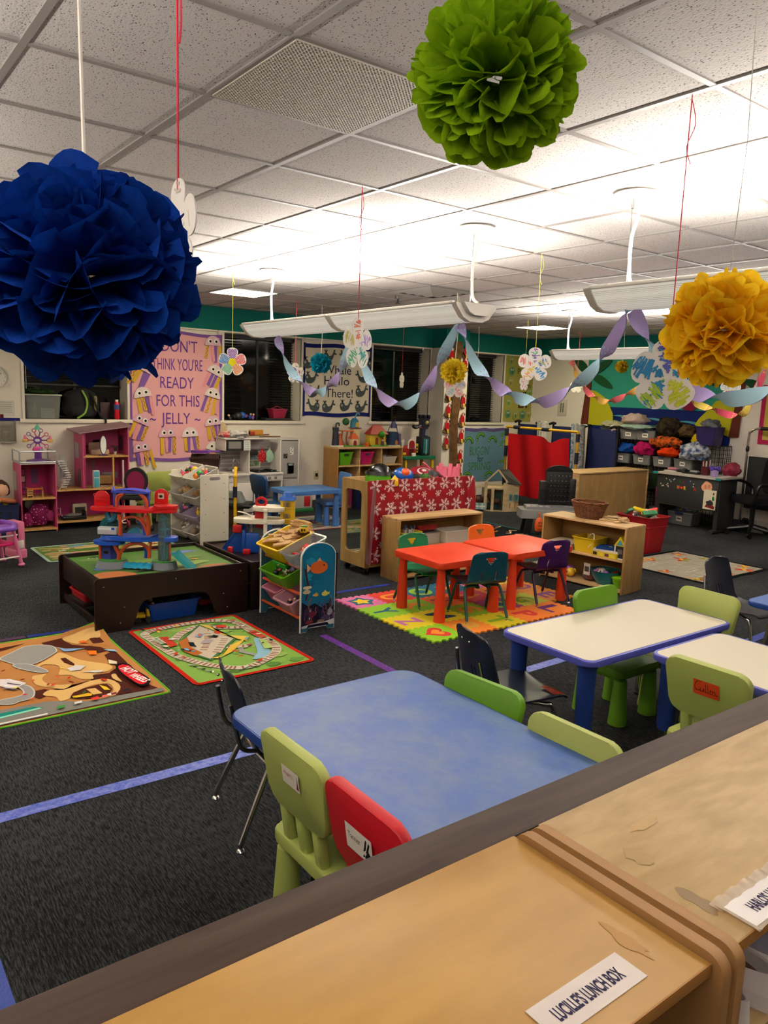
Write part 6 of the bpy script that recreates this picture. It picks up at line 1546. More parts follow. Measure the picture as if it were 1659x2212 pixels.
# ---------------------------------------------------------------- white toy rack with slanted bins
rk = thing('toy_rack', 'white toy rack with slanted bins seen from its plain end panel', 'toy rack', (-8.02, 3.50, 0), 6)
WP = M('#d9d3bf', .45); WP2 = M('#c9c4bb', .45)
for s in (-1, 1):
    b = MB(Matrix.Translation((s * .325 - .008, 0, 0)) @ EP)
    out = [(-.175, 0), (.175, 0), (.175, .755), (.16, .77), (-.16, .77), (-.175, .755)]
    bprism(b, out, 0, .016, WP, .003)
    hl = rrect(.13, .034, .016, 5, 0, .725)
    for q in (-.0006, .0166): b.poly(hl if q > 0 else hl[::-1], q, M('#8a7f86', .7))
    o = b.build('end_panel', rk, 40)
    b = MB()
    for y in (-.115, .115):
        for z in (.12, .34, .50, .67): b.ball((s * .325 + .008 * s, y, z), .005, M('#6a6458', .4), 8, 6)
    b.build('screw', o)
for k, z in enumerate((.70, .50, .29, .10)):
    b = MB(); b.cyl((-.315, -.15, z - .04), (.315, -.15, z - .04), .009, .009, WP2, 8); b.cyl((-.315, .08, z + .05), (.315, .08, z + .05), .009, .009, WP2, 8); b.build('rail', rk)
G_W = 'white bins of the toy rack'
RT = Matrix.Translation((-8.02, 3.50, 0)) @ Matrix.Rotation(R(6), 4, 'Z')
WORDS = ['top tier', 'second tier', 'third tier', 'bottom tier']
for k, z in enumerate((.70, .50, .29, .10)):
    for j, x in enumerate((-.16, .155)):
        p = RT @ Vector((x, -.03, z - .035))
        m = M('#d8d4cc', .25, 0, .5, 'glass', op=.78) if k != 2 else M('#b8a8c8', .25, 0, .5, 'glass', op=.75)
        tub('white slanted bin on the %s of the toy rack, %s' % (WORDS[k], 'nearer the dollhouse' if j == 0 else 'nearer the plain end panel'), p, 6, .285, .30, .125, '#d8d4cc', .8, 24, group=G_W, mat=m)
        q = RT @ Vector((x, -.04, z + .02))
        heap('in the %s bins of the toy rack' % WORDS[k], q, 6, .27, .26, 7, .042, 60 + 2 * k + j, [('figure', 'ball', 'ring', 'car'), ('cloth', 'cloth', 'figure'), ('figure', 'ring', 'block'), ('cloth', 'ball', 'cloth')][k], [TOY, ['#d8608c', '#3a7a6a', '#c8a87a', '#b8905a', '#2a4a5a'], TOY, ['#d8d4cc', '#c8b8a8', '#d8d4cc', '#8a7a6a']][k], rx=20)
b = MB(); b.bx(-.22, .22, -.16, .16, 0, .70, M('#b8b0a8', .6), .01); tag(b.build('storage_unit', None, 40, (-8.95, 3.90, 0), (0, 0, .1)), 'grey storage unit hidden behind the toy rack', 'storage unit')
t = tub('brown plastic basket on the grey unit behind the toy rack', (-8.93, 3.98, .7005), 60, .36, .24, .13, '#2e1812', .9, cat='basket', name='toy_basket')
b = MB(); b.sheet(lambda u, v: (-.17 + .34 * u, -.11 + .22 * v, .13 + .05 * math.sin(PI * v) + .006 * (int(u * 30) % 2)), 30, 6, PL('#2a1510', .5)); b.build('ribbed_lid', t)
t = thing('toy_guitar', 'purple toy guitar lying on the brown basket', 'toy', (-8.92, 3.96, .895), 80)
b = MB(); b.prism(blob(-.06, 0, .10, .06, 3, .1), 0, .03, PL('#5a2a8a', .35)); b.bx(0, .20, -.018, .018, .005, .028, PL('#6a3a9a', .35), .006); b.build('body', t)
b = MB(); b.cyl((-.06, 0, .03), (-.06, 0, .034), .03, .03, PL('#c83a6a'), 14); b.build('button', t)
# yellow pipe frame
t = thing('pipe_frame', 'yellow pipe screen frame with navy foam sleeve seen edge on', 'frame', (-7.74, 3.80, 0), 153.4)
Yp = PL('#d9a814', .4)
for x in (0, .85):
    b = MB(); b.tube([(x, 0, .0), (x, 0, .72)], .018, Yp, 10); b.ball((x, 0, .735), .024, Yp, 12, 8); b.build('pole', t)
b = MB(); b.tube([(0, 0, .735), (.85, 0, .735)], .018, Yp, 10); b.build('top_rail', t)
b = MB(); b.tube([(0, 0, .12), (.85, 0, .12)], .018, Yp, 10); b.build('bottom_rail', t)
b = MB(); b.tube([(0, 0, .50), (0, 0, .62)], .025, M('#10142c', .8), 12); b.build('foam_sleeve', t)
b = MB(); b.bx(.02, .83, -.003, .003, .14, .72, M('#16182c', .9)); b.build('screen_cloth', t)
# toy grill
t = thing('toy_grill', 'grey toy barbecue grill before the toy kitchen', 'toy', (-8.62, 4.22, 0), 52.7)
b = MB(); b.bx(-.20, .10, -.10, .10, .0, .24, M('#5a4026', .6), .01); b.build('cabinet', t)
b = MB(); b.bx(-.24, .22, -.13, .13, .24, .31, PL('#2e2d2b', .5), .02); b.bx(.13, .24, -.15, -.12, .27, .285, STEEL, .003); b.build('tray', t)
b = MB(); b.prism([(p[0], p[1]) for p in rrect(.38, .24, .06, 5, -.05, 0)], .31, .43, PL('#6d7274', .4), .72); b.bx(-.13, .05, -.125, -.10, .36, .372, PL('#4a4e50'), .004); b.build('lid', t, 40)
chunky_chair('lime chair standing against the jelly poster behind the white toy rack', -9.20, 3.42, 95, LIME)
t = thing('doll_stroller', 'magenta and black doll stroller seat before the dollhouse', 'doll furniture', (-8.72, 3.02, 0), 52.7)
b = MB(); b.T = Matrix.Translation((0, .04, .60)) @ Matrix.Rotation(PI / 2, 4, 'X'); b.prism(ell(0, 0, .135, .155, 26), -.02, .02, M('#0f0c10', .7)); b.prism(ell(0, -.01, .105, .125, 26), .02, .026, M('#8a0f44', .8)); b.build('hood', t, 40)
b = MB(); b.bx(-.13, .13, -.16, .06, .40, .44, M('#120e12', .7), .015); b.tube(spline([(-.15, .05, .45), (-.16, -.12, .47), (0, -.19, .47), (.16, -.12, .47), (.15, .05, .45)], 5), .014, BLACK, 8); b.build('seat', t)
for s in (-1, 1):
    b = MB(); b.tube([(s * .13, -.16, .03), (s * .13, .08, .58)], .010, PL('#a81a3a'), 8); b.tube([(s * .13, .14, .03), (s * .13, -.10, .44)], .010, PL('#a81a3a'), 8); b.build('frame_leg', t)
    for y in (-.16, .14):
        b = MB(); b.cyl((s * .145, y, .035), (s * .165, y, .035), .035, .035, BLACK, 14); b.build('wheel', t)
# ================================================================ TOY KITCHEN, BACK CUBBY AND ITS TOYS
KW, KG = M('#cdc6c4', .5), M('#8f8b8a', .5)
t = thing('toy_kitchen', 'white and grey toy kitchen with brick backsplash and refrigerator', 'toy kitchen', (-9.25, 4.40, 0))
BRK = M('#77706f', .7, 0, .2, 'brick', c2='#958f90', c3='#c8c2c0', s=9.5, rot=(PI / 2, 0, PI / 2))
b = MB(); b.bx(-.30, -.28, 0, .82, .58, .90, BRK); b.build('backsplash', t, 0)
b = MB(); b.bx(-.30, 0, 0, .365, .88, 1.03, KW, .004); b.bx(-.30, .02, -.01, .76, 1.03, 1.05, KW, .004); b.bx(-.30, -.02, .35, .365, .58, .9, KW); b.bx(-.30, -.27, .36, .82, .88, 1.03, KW)
b.build('upper_cabinet', t)
b = MB(); b.bx(0, .004, .01, .26, .885, 1.025, BLACK, .001); b.bx(.004, .007, .03, .235, .90, 1.012, M('#4a4848', .25), .002); b.bx(.006, .009, .045, .22, .912, 1.0, M('#7a7674', .3), .001); b.bx(0, .005, .275, .355, .89, 1.02, M('#d8d4d0', .5), .001)
for i in range(3):
    for j in range(4): b.bx(.005, .007, .285 + .02 * i, .30 + .02 * i, .90 + .028 * j, .918 + .028 * j, M('#9fb0a8', .5))
b.build('microwave', t, 0)
b = MB(); b.bx(-.30, .10, 0, .82, .555, .585, KW, .005); b.bx(-.02, .0, 0, .0, .5, .5, KW) if 0 else None
b.bx(-.18, .05, .10, .33, .5855, .590, M('#a8a4a0', .35, .3), .002); b.build('worktop', t)
b = MB(); b.tube(spline([(-.2, .21, .59), (-.2, .21, .72), (-.16, .22, .77), (-.11, .23, .73), (-.11, .23, .69)], 5), .011, CHROME, 8); b.lathe([(.03, 0), (.02, .03)], CHROME, 14, (-.2, .21, .586)); b.cyl((-.2, .13, .62), (-.2, .20, .62), .009, .012, CHROME, 8); b.build('faucet', t)
b = MB(); b.bx(-.22, .06, .42, .78, .586, .592, BLACK, .002)
for (x, y) in ((-.14, .50), (-.14, .70), (-.01, .50), (-.01, .70)):
    b.tube([(x + .05 * math.cos(2 * PI * k / 12), y + .05 * math.sin(2 * PI * k / 12), .603) for k in range(12)], .006, BLACK, 5, True); b.cyl((x, y, .59), (x, y, .602), .018, .012, M('#8a8684', .3, .6), 10)
    b.bx(x - .07, x + .07, y - .004, y + .004, .60, .608, BLACK); b.bx(x - .004, x + .004, y - .07, y + .07, .60, .608, BLACK)
b.build('burner_top', t)
b = MB(); b.bx(-.30, .08, 0, .82, .47, .555, KW, .003); b.poly([(0, 0)], 0, KW) if 0 else None
b.T = onwx(.0805, 0, 0); b.poly([(.11, .535), (.36, .535), (.34, .485), (.13, .485)], .001, M('#a9a4a2', .4, .2)); b.T = Matrix()
for y in (.52, .61, .70): b.cyl((.08, y, .512), (.10, y, .512), .022, .018, M('#8f8b88', .3, .5), 16)
b.build('control_panel', t)
b = MB(); b.bx(-.30, .07, 0, .015, 0, .47, KW); b.bx(-.30, .07, .40, .415, 0, .47, KW); b.bx(-.30, .07, .80, .82, 0, .47, KW); b.bx(-.30, .07, .40, .82, .06, .08, KW); b.bx(-.30, -.28, 0, .82, 0, .47, KG); b.bx(-.30, .05, .415, .80, .08, .20, M('#8a8684', .6)); b.bx(-.30, .06, 0, .82, 0, .05, KW); b.build('base_cabinet', t, 0)
b = MB(); b.bx(.07, .085, .015, .40, .06, .465, KW, .003); o = b.build('cabinet_door', t)
b = MB(); b.bx(.09, .102, .355, .367, .20, .40, M('#4a4644', .4, .5), .003); b.bx(.085, .09, .36, .362, .21, .22, STEEL); b.bx(.085, .09, .36, .362, .38, .39, STEEL); b.build('door_handle', o)
b = MB(); b.bx(-.30, -.02, .82, 1.12, 0, 1.02, KG, .003); b.bx(-.30, 0, .83, 1.135, 1.015, 1.035, KW, .004); b.bx(-.30, .0, .815, .835, 0, 1.02, KW, .002); b.bx(-.30, 0, 1.105, 1.12, 0, 1.02, KW, .002); b.build('refrigerator_body', t)
for (z0, z1) in ((.49, 1.005), (.04, .475)):
    b = MB(); b.bx(-.02, -.004, .84, 1.10, z0, z1, KG, .004); o = b.build('refrigerator_door', t)
    b = MB(); b.bx(-.004, .004, .93, 1.035, .55, .70, M('#a9a5a2', .3, .4), .006); b.bx(.002, .006, .945, 1.02, .565, .665, M('#2e2d2c', .5), .003); b.bx(.005, .007, .965, .985, .57, .66, M('#c8c6c4', .3)); b.bx(.004, .007, .95, 1.015, .665, .69, M('#8fa0a4', .3)) if z0 > .4 else b.bx(0, .006, .86, .87, .2, .4, STEEL); b.build('ice_dispenser' if z0 > .4 else 'door_handle', o, 0)
b = MB(); b.T = onwx(-.279, 0, 0); b.poly([(.43, .62), (.66, .62), (.66, .84), (.43, .84)], .001, M('#d8d2cc', .5)); b.poly([(.45, .635), (.64, .635), (.64, .72), (.45, .72)], .002, M('#5a7a4a', .5, 0, .4, 'blotch', c2='#a8b8a0', s=20)); b.poly([(.45, .73), (.64, .73), (.64, .83), (.45, .83)], .002, M('#7a9290', .5))
for q in ([(.45, .73), (.545, .83)], [(.64, .73), (.545, .83)], [(.545, .73), (.545, .83)]): b.stroke(q, .006, .003, M('#d8d8d0', .5))
b.T = Matrix(); b.bx(-.27, -.18, .37, .58, .80, .87, M('#35302e', .4), .02); b.build('printed_window', t, 0)
for (y, c, c2, lab) in ((.505, '#9a1c22', '#c86a6a', 'red dotted pot holder hanging in the toy kitchen'), (.615, '#8fb09a', '#7a9a88', 'mint green pot holder hanging in the toy kitchen')):
    b = MB(); b.T = onwx(-9.225, 4.40 + y + .02, .79)
    pts = [(0, .11), (.05, .05), (.065, .0), (.045, -.045), (0, -.075), (-.045, -.045), (-.065, 0), (-.05, .05)]
    bprism(b, [(p.x, p.y) for p in spline([(a, d, 0) for a, d in pts], 4, True)], -.006, .006, M(c, .95, 0, .1, 'dots', c2=c2, s=55, a=.25), .003); b.tube([(0, .10, 0), (-.01, .135, 0), (.012, .13, 0), (0, .10, 0)], .004, M(c, .9), 5)
    tag(b.build('pot_holder'), lab, 'pot holder', 'pot holders'); 
b = MB(); b.bx(-.29, -.2, 0, .01, 0, .0, KW) if 0 else None; b.tube([(-9.25, 4.905, .925), (-9.222, 4.905, .925), (-9.215, 4.905, .945)], .004, CHROME, 6); b.tube([(-9.25, 5.015, .925), (-9.222, 5.015, .925), (-9.215, 5.015, .945)], .004, CHROME, 6)
o = b.build('utensil_hook'); o.parent = t; o.location = (9.25, -4.40, 0)
for (y, z, c, s, lab) in ((5.30, .80, BLACK, (.06, .07), 'black cat shaped magnet on the toy refrigerator'), (5.40, .87, WHITE, (.05, .11), 'white spotted milk carton magnet on the toy refrigerator')):
    b = MB(); b.T = onwx(-9.2535, y, z); w_, h_ = s
    b.prism([(-w_ / 2, -h_ / 2), (w_ / 2, -h_ / 2), (w_ / 2, h_ / 2), (w_ * .3, h_ * .38), (-w_ * .3, h_ * .38), (-w_ / 2, h_ / 2)], 0, .004, c)
    for k in range(4): b.poly(ell(rr.uniform(-.3, .3) * w_, (-.35 + .22 * k) * h_, .010, .007, 8), .0045, BLACK if c == WHITE else M('#6a6a6a'))
    tag(b.build('magnet', None, 0), lab, 'magnet', 'refrigerator magnets')
def heapcloth(label, loc, r, c, seed, rz=0, c2=None, amp=.3, name='folded_cloth', cat='cloth', group=None, freq=2.2):
    b = MB(); b.lump((0, 0, r[2] * .75), r, CLOTH(c, c2), seed, amp, freq, 26, 16)
    return tag(b.build(name, None, 60, loc, (0, 0, R(rz))), label, cat, group)
heapcloth('grey and white cloth draped on top of the toy kitchen', (-9.30, 4.60, 1.051), (.10, .13, .06), '#9a9696', 3, 0, '#c8c2be', .45)
heapcloth('red cloth crumpled on top of the toy kitchen corner', (-9.38, 4.50, 1.051), (.09, .12, .05), '#b0303a', 4, 0, '#d8c8c0', .4)
heapcloth('small tan stuffed cone behind the cloths on the toy kitchen', (-9.46, 4.47, 1.051), (.05, .05, .11), '#b0a080', 5, 0, None, .15)
b = MB(); b.cyl((0, -.12, .02), (0, .30, .035), .010, .010, M('#7a5a36', .6), 8); b.bx(-.03, .03, .0, .20, .03, .10, M('#b87a1c', .7), .012); b.bx(-.031, .031, .0, .08, .03, .09, M('#9a2a1c', .7), .012)
tag(b.build('toy_broom', None, 40, (-9.36, 4.80, 1.051)), 'wooden handled toy broom with orange bristles on the toy kitchen', 'toy')
b = MB(); b.cyl((0, -.14, .012), (0, .18, .012), .008, .008, M('#6a4a2c', .6), 8); tag(b.build('wooden_rod', None, 40, (-9.30, 5.06, 1.051)), 'thin wooden rod at the edge of the toy kitchen top', 'rod')
t = thing('wall_outlet', 'beige wall outlet beside the toy kitchen', 'outlet', (WX, 6.02, .47)); b = MB(); b.bx(0, .008, -.04, .04, -.065, .065, M('#b8ac90', .5), .003); b.build('plate', t)
b = MB(); b.bx(.008, .03, -.018, .018, -.02, .03, BLACK, .004); b.build('plug', t)
t = thing('toy_barn_box', 'grey and green toy farm box under the light blue table', 'toy', (-9.35, 5.58, 0)); b = MB(); b.bx(-.12, .12, -.16, .16, .05, .30, M('#a09c94', .6), .01); b.bx(-.13, .13, -.18, .18, 0, .05, PL('#1f6a34'), .005); b.build('case', t)
b = MB(); b.bx(.12, .124, .02, .12, .08, .22, PL('#a81c20'), .002); b.build('red_door', t)

# cubby under the toys
BC = PLY
t = thing('back_cubby', 'plywood cubby with bins along the window wall', 'shelf unit', (-9.20, 6.13, 0))
b = MB(); b.bx(-.38, .01, 0, 1.20, .88, .905, BC, .003); b.build('top_board', t)
for y in (0, 1.18):
    b = MB(); b.bx(-.38, 0, y, y + .02, 0, .88, M('#a87a44', .5, 0, .4, 'wood', dark='#8f6434', sc=(9, 9, 1)), .002); b.build('side_panel', t)
b = MB(); b.bx(-.38, -.365, .02, 1.18, .0, .88, M('#96703e', .6, 0, .3, 'wood', dark='#7d5a2e')); b.build('back_panel', t)
for z in (.62, .34, .03):
    b = MB(); b.bx(-.365, 0, .02, 1.18, z, z + .02, BC, .002); b.build('shelf', t)
for y in (.39, .79):
    for (z0, z1) in ((.64, .88), (.36, .62), (.05, .34)):
        b = MB(); b.bx(-.365, -.003, y, y + .015, z0, z1, BC); b.build('divider', t)
GBB = 'bins in the back cubby'
tub('lime green bin in the back cubby', (-9.36, 6.30, .641), 90, .24, .28, .19, '#5cab1c', .78, group=GBB, handle=1)
tub('hot pink bin in the back cubby', (-9.36, 6.68, .641), 90, .24, .28, .19, '#c41a6a', .78, group=GBB, handle=1)
tub('white shallow bin in the back cubby', (-9.36, 7.10, .641), 90, .27, .28, .11, '#c4beb0', .85, group=GBB)
b = MB(); b.bx(-.03, .03, -.05, .05, 0, .13, PL('#7ab0a8'), .02); tag(b.build('toy_bottle', None, 40, (-9.36, 7.06, .66), (.5, 0, 0)), 'mint green toy bottle sticking out of the white bin', 'toy')
heap('on the dark lower shelf of the back cubby', (-9.30, 6.73, .36), 90, 1.0, .2, 9, .05, 71, cols=['#22242a', '#3a2a24', '#5a2a24', '#22242a', '#2a5fb8'])
# playset toys on top of the cubby
TZ = .906
def playset(name, label, y, f, x=-9.36, z=TZ, rz=90):
    t = thing(name, label, 'playset', (x, y, z), rz, 'toy houses on the back cubby'); f(t); return t
def P(t, nm, *ops, angle=40):
    b = MB()
    for o in ops: o(b)
    return b.build(nm, t, angle)
def box(x0, x1, y0, y1, z0, z1, c, bev=.004): return lambda b: b.bx(x0, x1, y0, y1, z0, z1, PL(c, .4), bev)
def cone(x, y, z, r0, r1, h, c, n=16): return lambda b: b.lathe([(r0, 0), (r1, h)], PL(c, .4), n, (x, y, z))
def roof(x0, x1, y0, y1, z0, h, c): return lambda b: b.add([(x0, y0, z0), (x1, y0, z0), (x1, y1, z0), (x0, y1, z0), ((x0 * .7 + x1 * .3), (y0 + y1) / 2, z0 + h), ((x0 * .3 + x1 * .7), (y0 + y1) / 2, z0 + h)], [(0, 1, 5, 4), (1, 2, 5), (2, 3, 4, 5), (3, 0, 4), (3, 2, 1, 0)], PL(c, .4))
def sph(x, y, z, r, c): return lambda b: b.ball((x, y, z), r, PL(c, .5), 12, 9)
def tb(pts, r, c): return lambda b: b.tube(spline(pts, 5), r, PL(c, .4), 8)
def win(x, z, w_, h_, c, y): return lambda b: (setattr(b, 'T', Matrix.Translation((x, y, z)) @ Matrix.Rotation(PI / 2, 4, 'X')), b.prism([(-w_ / 2, 0), (w_ / 2, 0), (w_ / 2, h_ - w_ / 2)] + ell(0, h_ - w_ / 2, w_ / 2, w_ / 2, 8, 0, 180)[1:-1] + [(-w_ / 2, h_ - w_ / 2)], 0, .003, PL(c, .4)), setattr(b, 'T', Matrix()))
playset('toy_tower', 'navy and orange toy tower at the end of the back cubby top', 6.14 + .08, lambda t: (P(t, 'round_base', cone(0, 0, 0, .10, .09, .02, '#c8c4b8')), P(t, 'tower', cone(-.03, 0, .02, .055, .042, .22, '#1c2438'), cone(-.03, 0, .24, .05, .05, .04, '#1c2438'), tb([(-.03, 0, .27), (-.02, 0, .33), (.02, 0, .34), (.03, 0, .30)], .012, '#1c3a38')), P(t, 'orange_wing', cone(.05, 0, .02, .05, .03, .14, '#b8501c'), cone(.05, 0, .16, .03, .0, .04, '#b8501c'), cone(.08, 0, .02, .03, .03, .06, '#3a6a9a'))))
playset('toy_tree_house', 'cream toy tree house with orange ramp, blue lookout and crooked pipe', 6.48, lambda t: (P(t, 'green_ground', box(-.16, .16, -.09, .09, 0, .018, '#4a8a2a')), P(t, 'cottage', box(-.05, .05, -.085, -.0, .018, .12, '#d8b890'), win(0, .02, .055, .075, '#8a1424', -.086)), P(t, 'cottage_roof', roof(-.07, .07, -.10, .01, .12, .08, '#c8521c')), P(t, 'wall', box(.02, .14, .0, .08, .018, .26, '#c8b888'), box(-.01, .16, -.02, .09, .26, .275, '#8a1c24')), P(t, 'lookout', cone(.06, .03, .275, .07, .06, .10, '#2a7a9a'), cone(.06, .03, .375, .065, .03, .04, '#2a7a9a'), win(.06, .29, .06, .07, '#c8a83a', -.045)), P(t, 'crooked_pipe', tb([(.07, .03, .41), (.09, .03, .47), (.13, .03, .49), (.14, .03, .46)], .012, '#4a8aa0')), P(t, 'ramp', box(-.20, .02, -.03, .06, .22, .235, '#c8621c'), tb([(-.19, -.03, .23), (-.20, -.03, .12), (-.17, -.03, .02)], .010, '#8a3a1c'), tb([(-.10, -.03, .22), (-.12, -.03, .12), (-.10, -.03, .02)], .012, '#8a3a1c')), P(t, 'tree_crown', sph(-.08, .05, .36, .055, '#1a5a2c'))))
b = MB(); b.lathe([(.03, 0), (.05, .05)], PL('#d8661c'), 16); tag(b.build('toy_bowl', None, 40, (-9.30, 6.71, TZ)), 'small orange bowl between the toy houses', 'toy')
playset('toy_house', 'yellow toy house with red roof and a round green tree', 6.93, lambda t: (P(t, 'green_ground', box(-.15, .17, -.09, .08, 0, .018, '#4a9a2a')), P(t, 'wall', box(-.15, .14, -.05, .07, .018, .19, '#c8a82a'), win(-.03, .03, .05, .10, '#8a3a24', -.053), win(.08, .05, .05, .08, '#8a3a24', -.053)), P(t, 'house_roof', roof(-.17, .17, -.08, .09, .18, .14, '#a8201c')), P(t, 'tree', cone(.04, -.08, .018, .012, .010, .12, '#6a4a24'), sph(.04, -.085, .18, .052, '#3a8a1c')), P(t, 'figure', cone(.05, -.10, .018, .025, .015, .06, '#2a1c3a'), sph(.05, -.10, .09, .018, '#c89a7a'))))
playset('toy_castle', 'blue-grey toy teapot castle with purple tower top', 7.25, lambda t: (P(t, 'round_base', cone(0, 0, 0, .12, .11, .015, '#a8a49a')), P(t, 'pot', cone(-.02, 0, .015, .085, .095, .20, '#1c3a5c'), win(0, .02, .05, .07, '#a86a3a', -.09)), P(t, 'spout', tb([(-.10, 0, .06), (-.16, 0, .10), (-.14, 0, .18)], .02, '#14182c')), P(t, 'annex', box(.07, .12, -.05, .05, .015, .19, '#5a4a7a')), P(t, 'frame_bridge', tb([(-.10, 0, .22), (-.06, 0, .30), (.04, 0, .34), (.08, 0, .22)], .006, '#2a2a5a')), P(t, 'tower_top', cone(.0, 0, .27, .05, .03, .10, '#3a3a72'), cone(.03, 0, .37, .012, .006, .03, '#3a3a72'))))
t = thing('toy_table', 'green toy table with yellow legs beside the back cubby', 'play table', (-9.36, 7.68, 0))
b = MB(); bprism(b, rrect(.36, .66, .05), .70, .745, PL('#0a6a4a', .4), .012); b.build('tabletop', t)
for sx in (-1, 1):
    for sy in (-1, 1):
        b = MB(); b.bx(sx * .13 - .02, sx * .13 + .02, sy * .27 - .02, sy * .27 + .02, 0, .70, PL('#c8a81c'), .005); b.build('leg', t)
b = MB(); b.bx(-.15, .15, -.29, .29, .36, .39, PL('#c8a81c'), .008); b.build('shelf', t)
heap('on the yellow shelf of the green table', (-9.34, 7.6, .395), 90, .45, .2, 6, .05, 73, ('cloth', 'figure', 'car'), ['#6a4a3a', '#22242a', '#8a4a3a'])
playset('toy_barn', 'red and white toy barn on the green table', 7.52, lambda t: (P(t, 'barn_wall', box(-.12, .12, -.06, .08, .0, .16, '#9a1420'), win(.03, .02, .08, .11, '#4a0a10', -.063), box(.03, .10, -.09, -.063, 0, .05, '#d8d4c8')), P(t, 'barn_front', win(.03, .12, .16, .16, '#d8d0c8', -.064), win(.03, .125, .11, .12, '#8f1a24', -.068), box(-.14, -.10, -.04, .06, .12, .22, '#c8bcb4', .01)), P(t, 'silo', cone(-.10, .04, .1, .05, .05, .16, '#d8d4cc'), cone(-.10, .04, .0, .05, .05, .1, '#9a1420')), P(t, 'hay_sign', box(-.14, -.08, -.07, -.064, .02, .06, '#d8b41c', .001)), P(t, 'ground', box(-.15, .15, -.08, .09, -.0, .006, '#2a7a3a', .001))), -9.33, .7455)
playset('toy_castle', 'tall navy and teal toy castle tower on the green table', 7.86, lambda t: (P(t, 'tower_base', box(-.09, .09, -.07, .08, 0, .30, '#0f1420', .015), box(-.055, -.005, -.078, -.07, .04, .27, '#0f6a72', .002), box(.01, .05, -.078, -.07, .04, .27, '#0f6a72', .002), box(-.008, .012, -.079, -.07, .02, .26, '#8fb0b4', .001)), P(t, 'middle_room', cone(0, 0, .30, .075, .07, .15, '#1a2040', 8), win(0, .32, .06, .10, '#6a707a', -.075)), P(t, 'clock_room', cone(0, 0, .45, .085, .085, .14, '#10142a', 8), sph(0, -.065, .52, .035, '#a8a05a'), *[box(.075 * math.cos(k * PI / 3) - .02, .075 * math.cos(k * PI / 3) + .02, .075 * math.sin(k * PI / 3) - .02, .075 * math.sin(k * PI / 3) + .02, .58, .64, '#10142a') for k in range(6)]), P(t, 'drawbridge', tb([(-.08, -.02, .47), (-.18, -.02, .44), (-.24, -.02, .46)], .025, '#141a34'), tb([(-.06, -.04, .43), (-.14, -.04, .45)], .012, '#6a1c4a')), P(t, 'ladder', box(-.19, -.14, -.05, -.03, .05, .19, '#c8a81c'), box(-.18, -.15, -.055, -.03, .07, .10, '#0f1420'), box(-.18, -.15, -.055, -.03, .12, .15, '#0f1420'))), -9.36, .7455)
# ================================================================ SHELVES IN THE MIDDLE OF THE ROOM
# mirror-ended shelf with its back to us, wrapped in snowflake paper
t = thing('mirror_shelf', 'tall plywood shelf on casters with a mirrored end', 'shelf unit', (-5.905, 4.14, 0))
SB = M('#a8854f', .5, 0, .4, 'wood', dark='#8d6c3a', sc=(9, 9, 1))
W2, LG, Z0, Z1 = .205, 1.29, .075, .895
b = MB(Matrix.Translation((0, .012, 0)) @ Matrix.Rotation(PI / 2, 4, 'X'))
o1 = rrect(2 * W2, Z1 - Z0, .006, 4, 0, (Z0 + Z1) / 2); o2 = rrect(.27, .60, .045, 4, -.01, .50)
vs = [(p[0], p[1], z) for z in (0, .02) for q in (o1, o2) for p in q]; n = len(o1)
b.add(vs, [f for i in range(n) for f in ((2 * n + i, 2 * n + (i + 1) % n, 3 * n + (i + 1) % n, 3 * n + i), (n + i, n + (i + 1) % n, (i + 1) % n, i), (i, (i + 1) % n, 2 * n + (i + 1) % n, 2 * n + i), (n + i, 3 * n + i, 3 * n + (i + 1) % n, n + (i + 1) % n))], SB); b.build('end_frame', t, 40)
b = MB(); b.bx(-.17, .16, .008, .012, .18, .82, M('#b8bcbc', .04, 1.0)); b.build('mirror', t, 0)
b = MB(); b.bx(-W2, W2, LG - .02, LG, Z0, Z1, SB); b.build('far_end', t)
b = MB(); b.bx(W2 - .012, W2, .012, LG - .02, Z0, Z1, SB); b.build('back_panel', t)
for z in (.09, .36, .62, .84):
    b = MB(); b.bx(-W2, W2 - .012, .012, LG - .02, z - .015, z, SB); b.build('shelf', t)
b = MB(); b.bx(-W2 + .0, -W2 + .02, .012, LG - .02, .84, Z1, PLY, .003); b.bx(W2 - .02, W2, .012, LG - .02, .86, Z1 + .003, PLY, .003); b.build('top_lip', t)
for (x, y) in ((-.16, .05), (.16, .05), (-.16, LG - .06), (.16, LG - .06)):
    b = MB(); b.cyl((x - .012, y, .032), (x + .012, y, .032), .032, .032, BLACK, 16); b.bx(x - .02, x + .02, y - .02, y + .02, .06, .075, STEEL); b.bx(x - .018, x - .014, y - .012, y + .012, .03, .07, CHROME); b.bx(x + .014, x + .018, y - .012, y + .012, .03, .07, CHROME); b.build('caster', t)
# wrapping paper sheet
WR = M('#8f0f1c', .45, 0, .4)
t = thing('snowflake_paper', 'red gift wrap with white snowflakes covering the back of the mirror shelf', 'gift wrap', (-5.905 + W2 + .004, 4.14, 0))
def wf(u, v):     # u along y, v up: small ripples in the sheet
    e = max(0, .07 - u) * .55 * (1 - v) + max(0, u - .93) * 1.1 * (1 - v) ** .6
    return .004 + .010 * (1 - v) * math.sin(u * 9) ** 2 + .006 * math.sin(u * 23 + v * 4) * (1 - v) + e
YL, ZB = 1.34, .11
b = MB(); b.sheet(lambda u, v: (wf(u, v), .0 + YL * u + .05 * (1 - v) * max(0, u - .8), ZB + (Z1 + .006 - ZB) * v), 60, 24, WR); b.sheet(lambda u, v: (.004 - .02 * u, YL * v * .97, Z1 + .0065), 2, 20, WR); b.build('sheet', t, 0)
b = MB(); SNW, RED2 = PAPER('#e6d4d2'), PAPER('#b8202c')
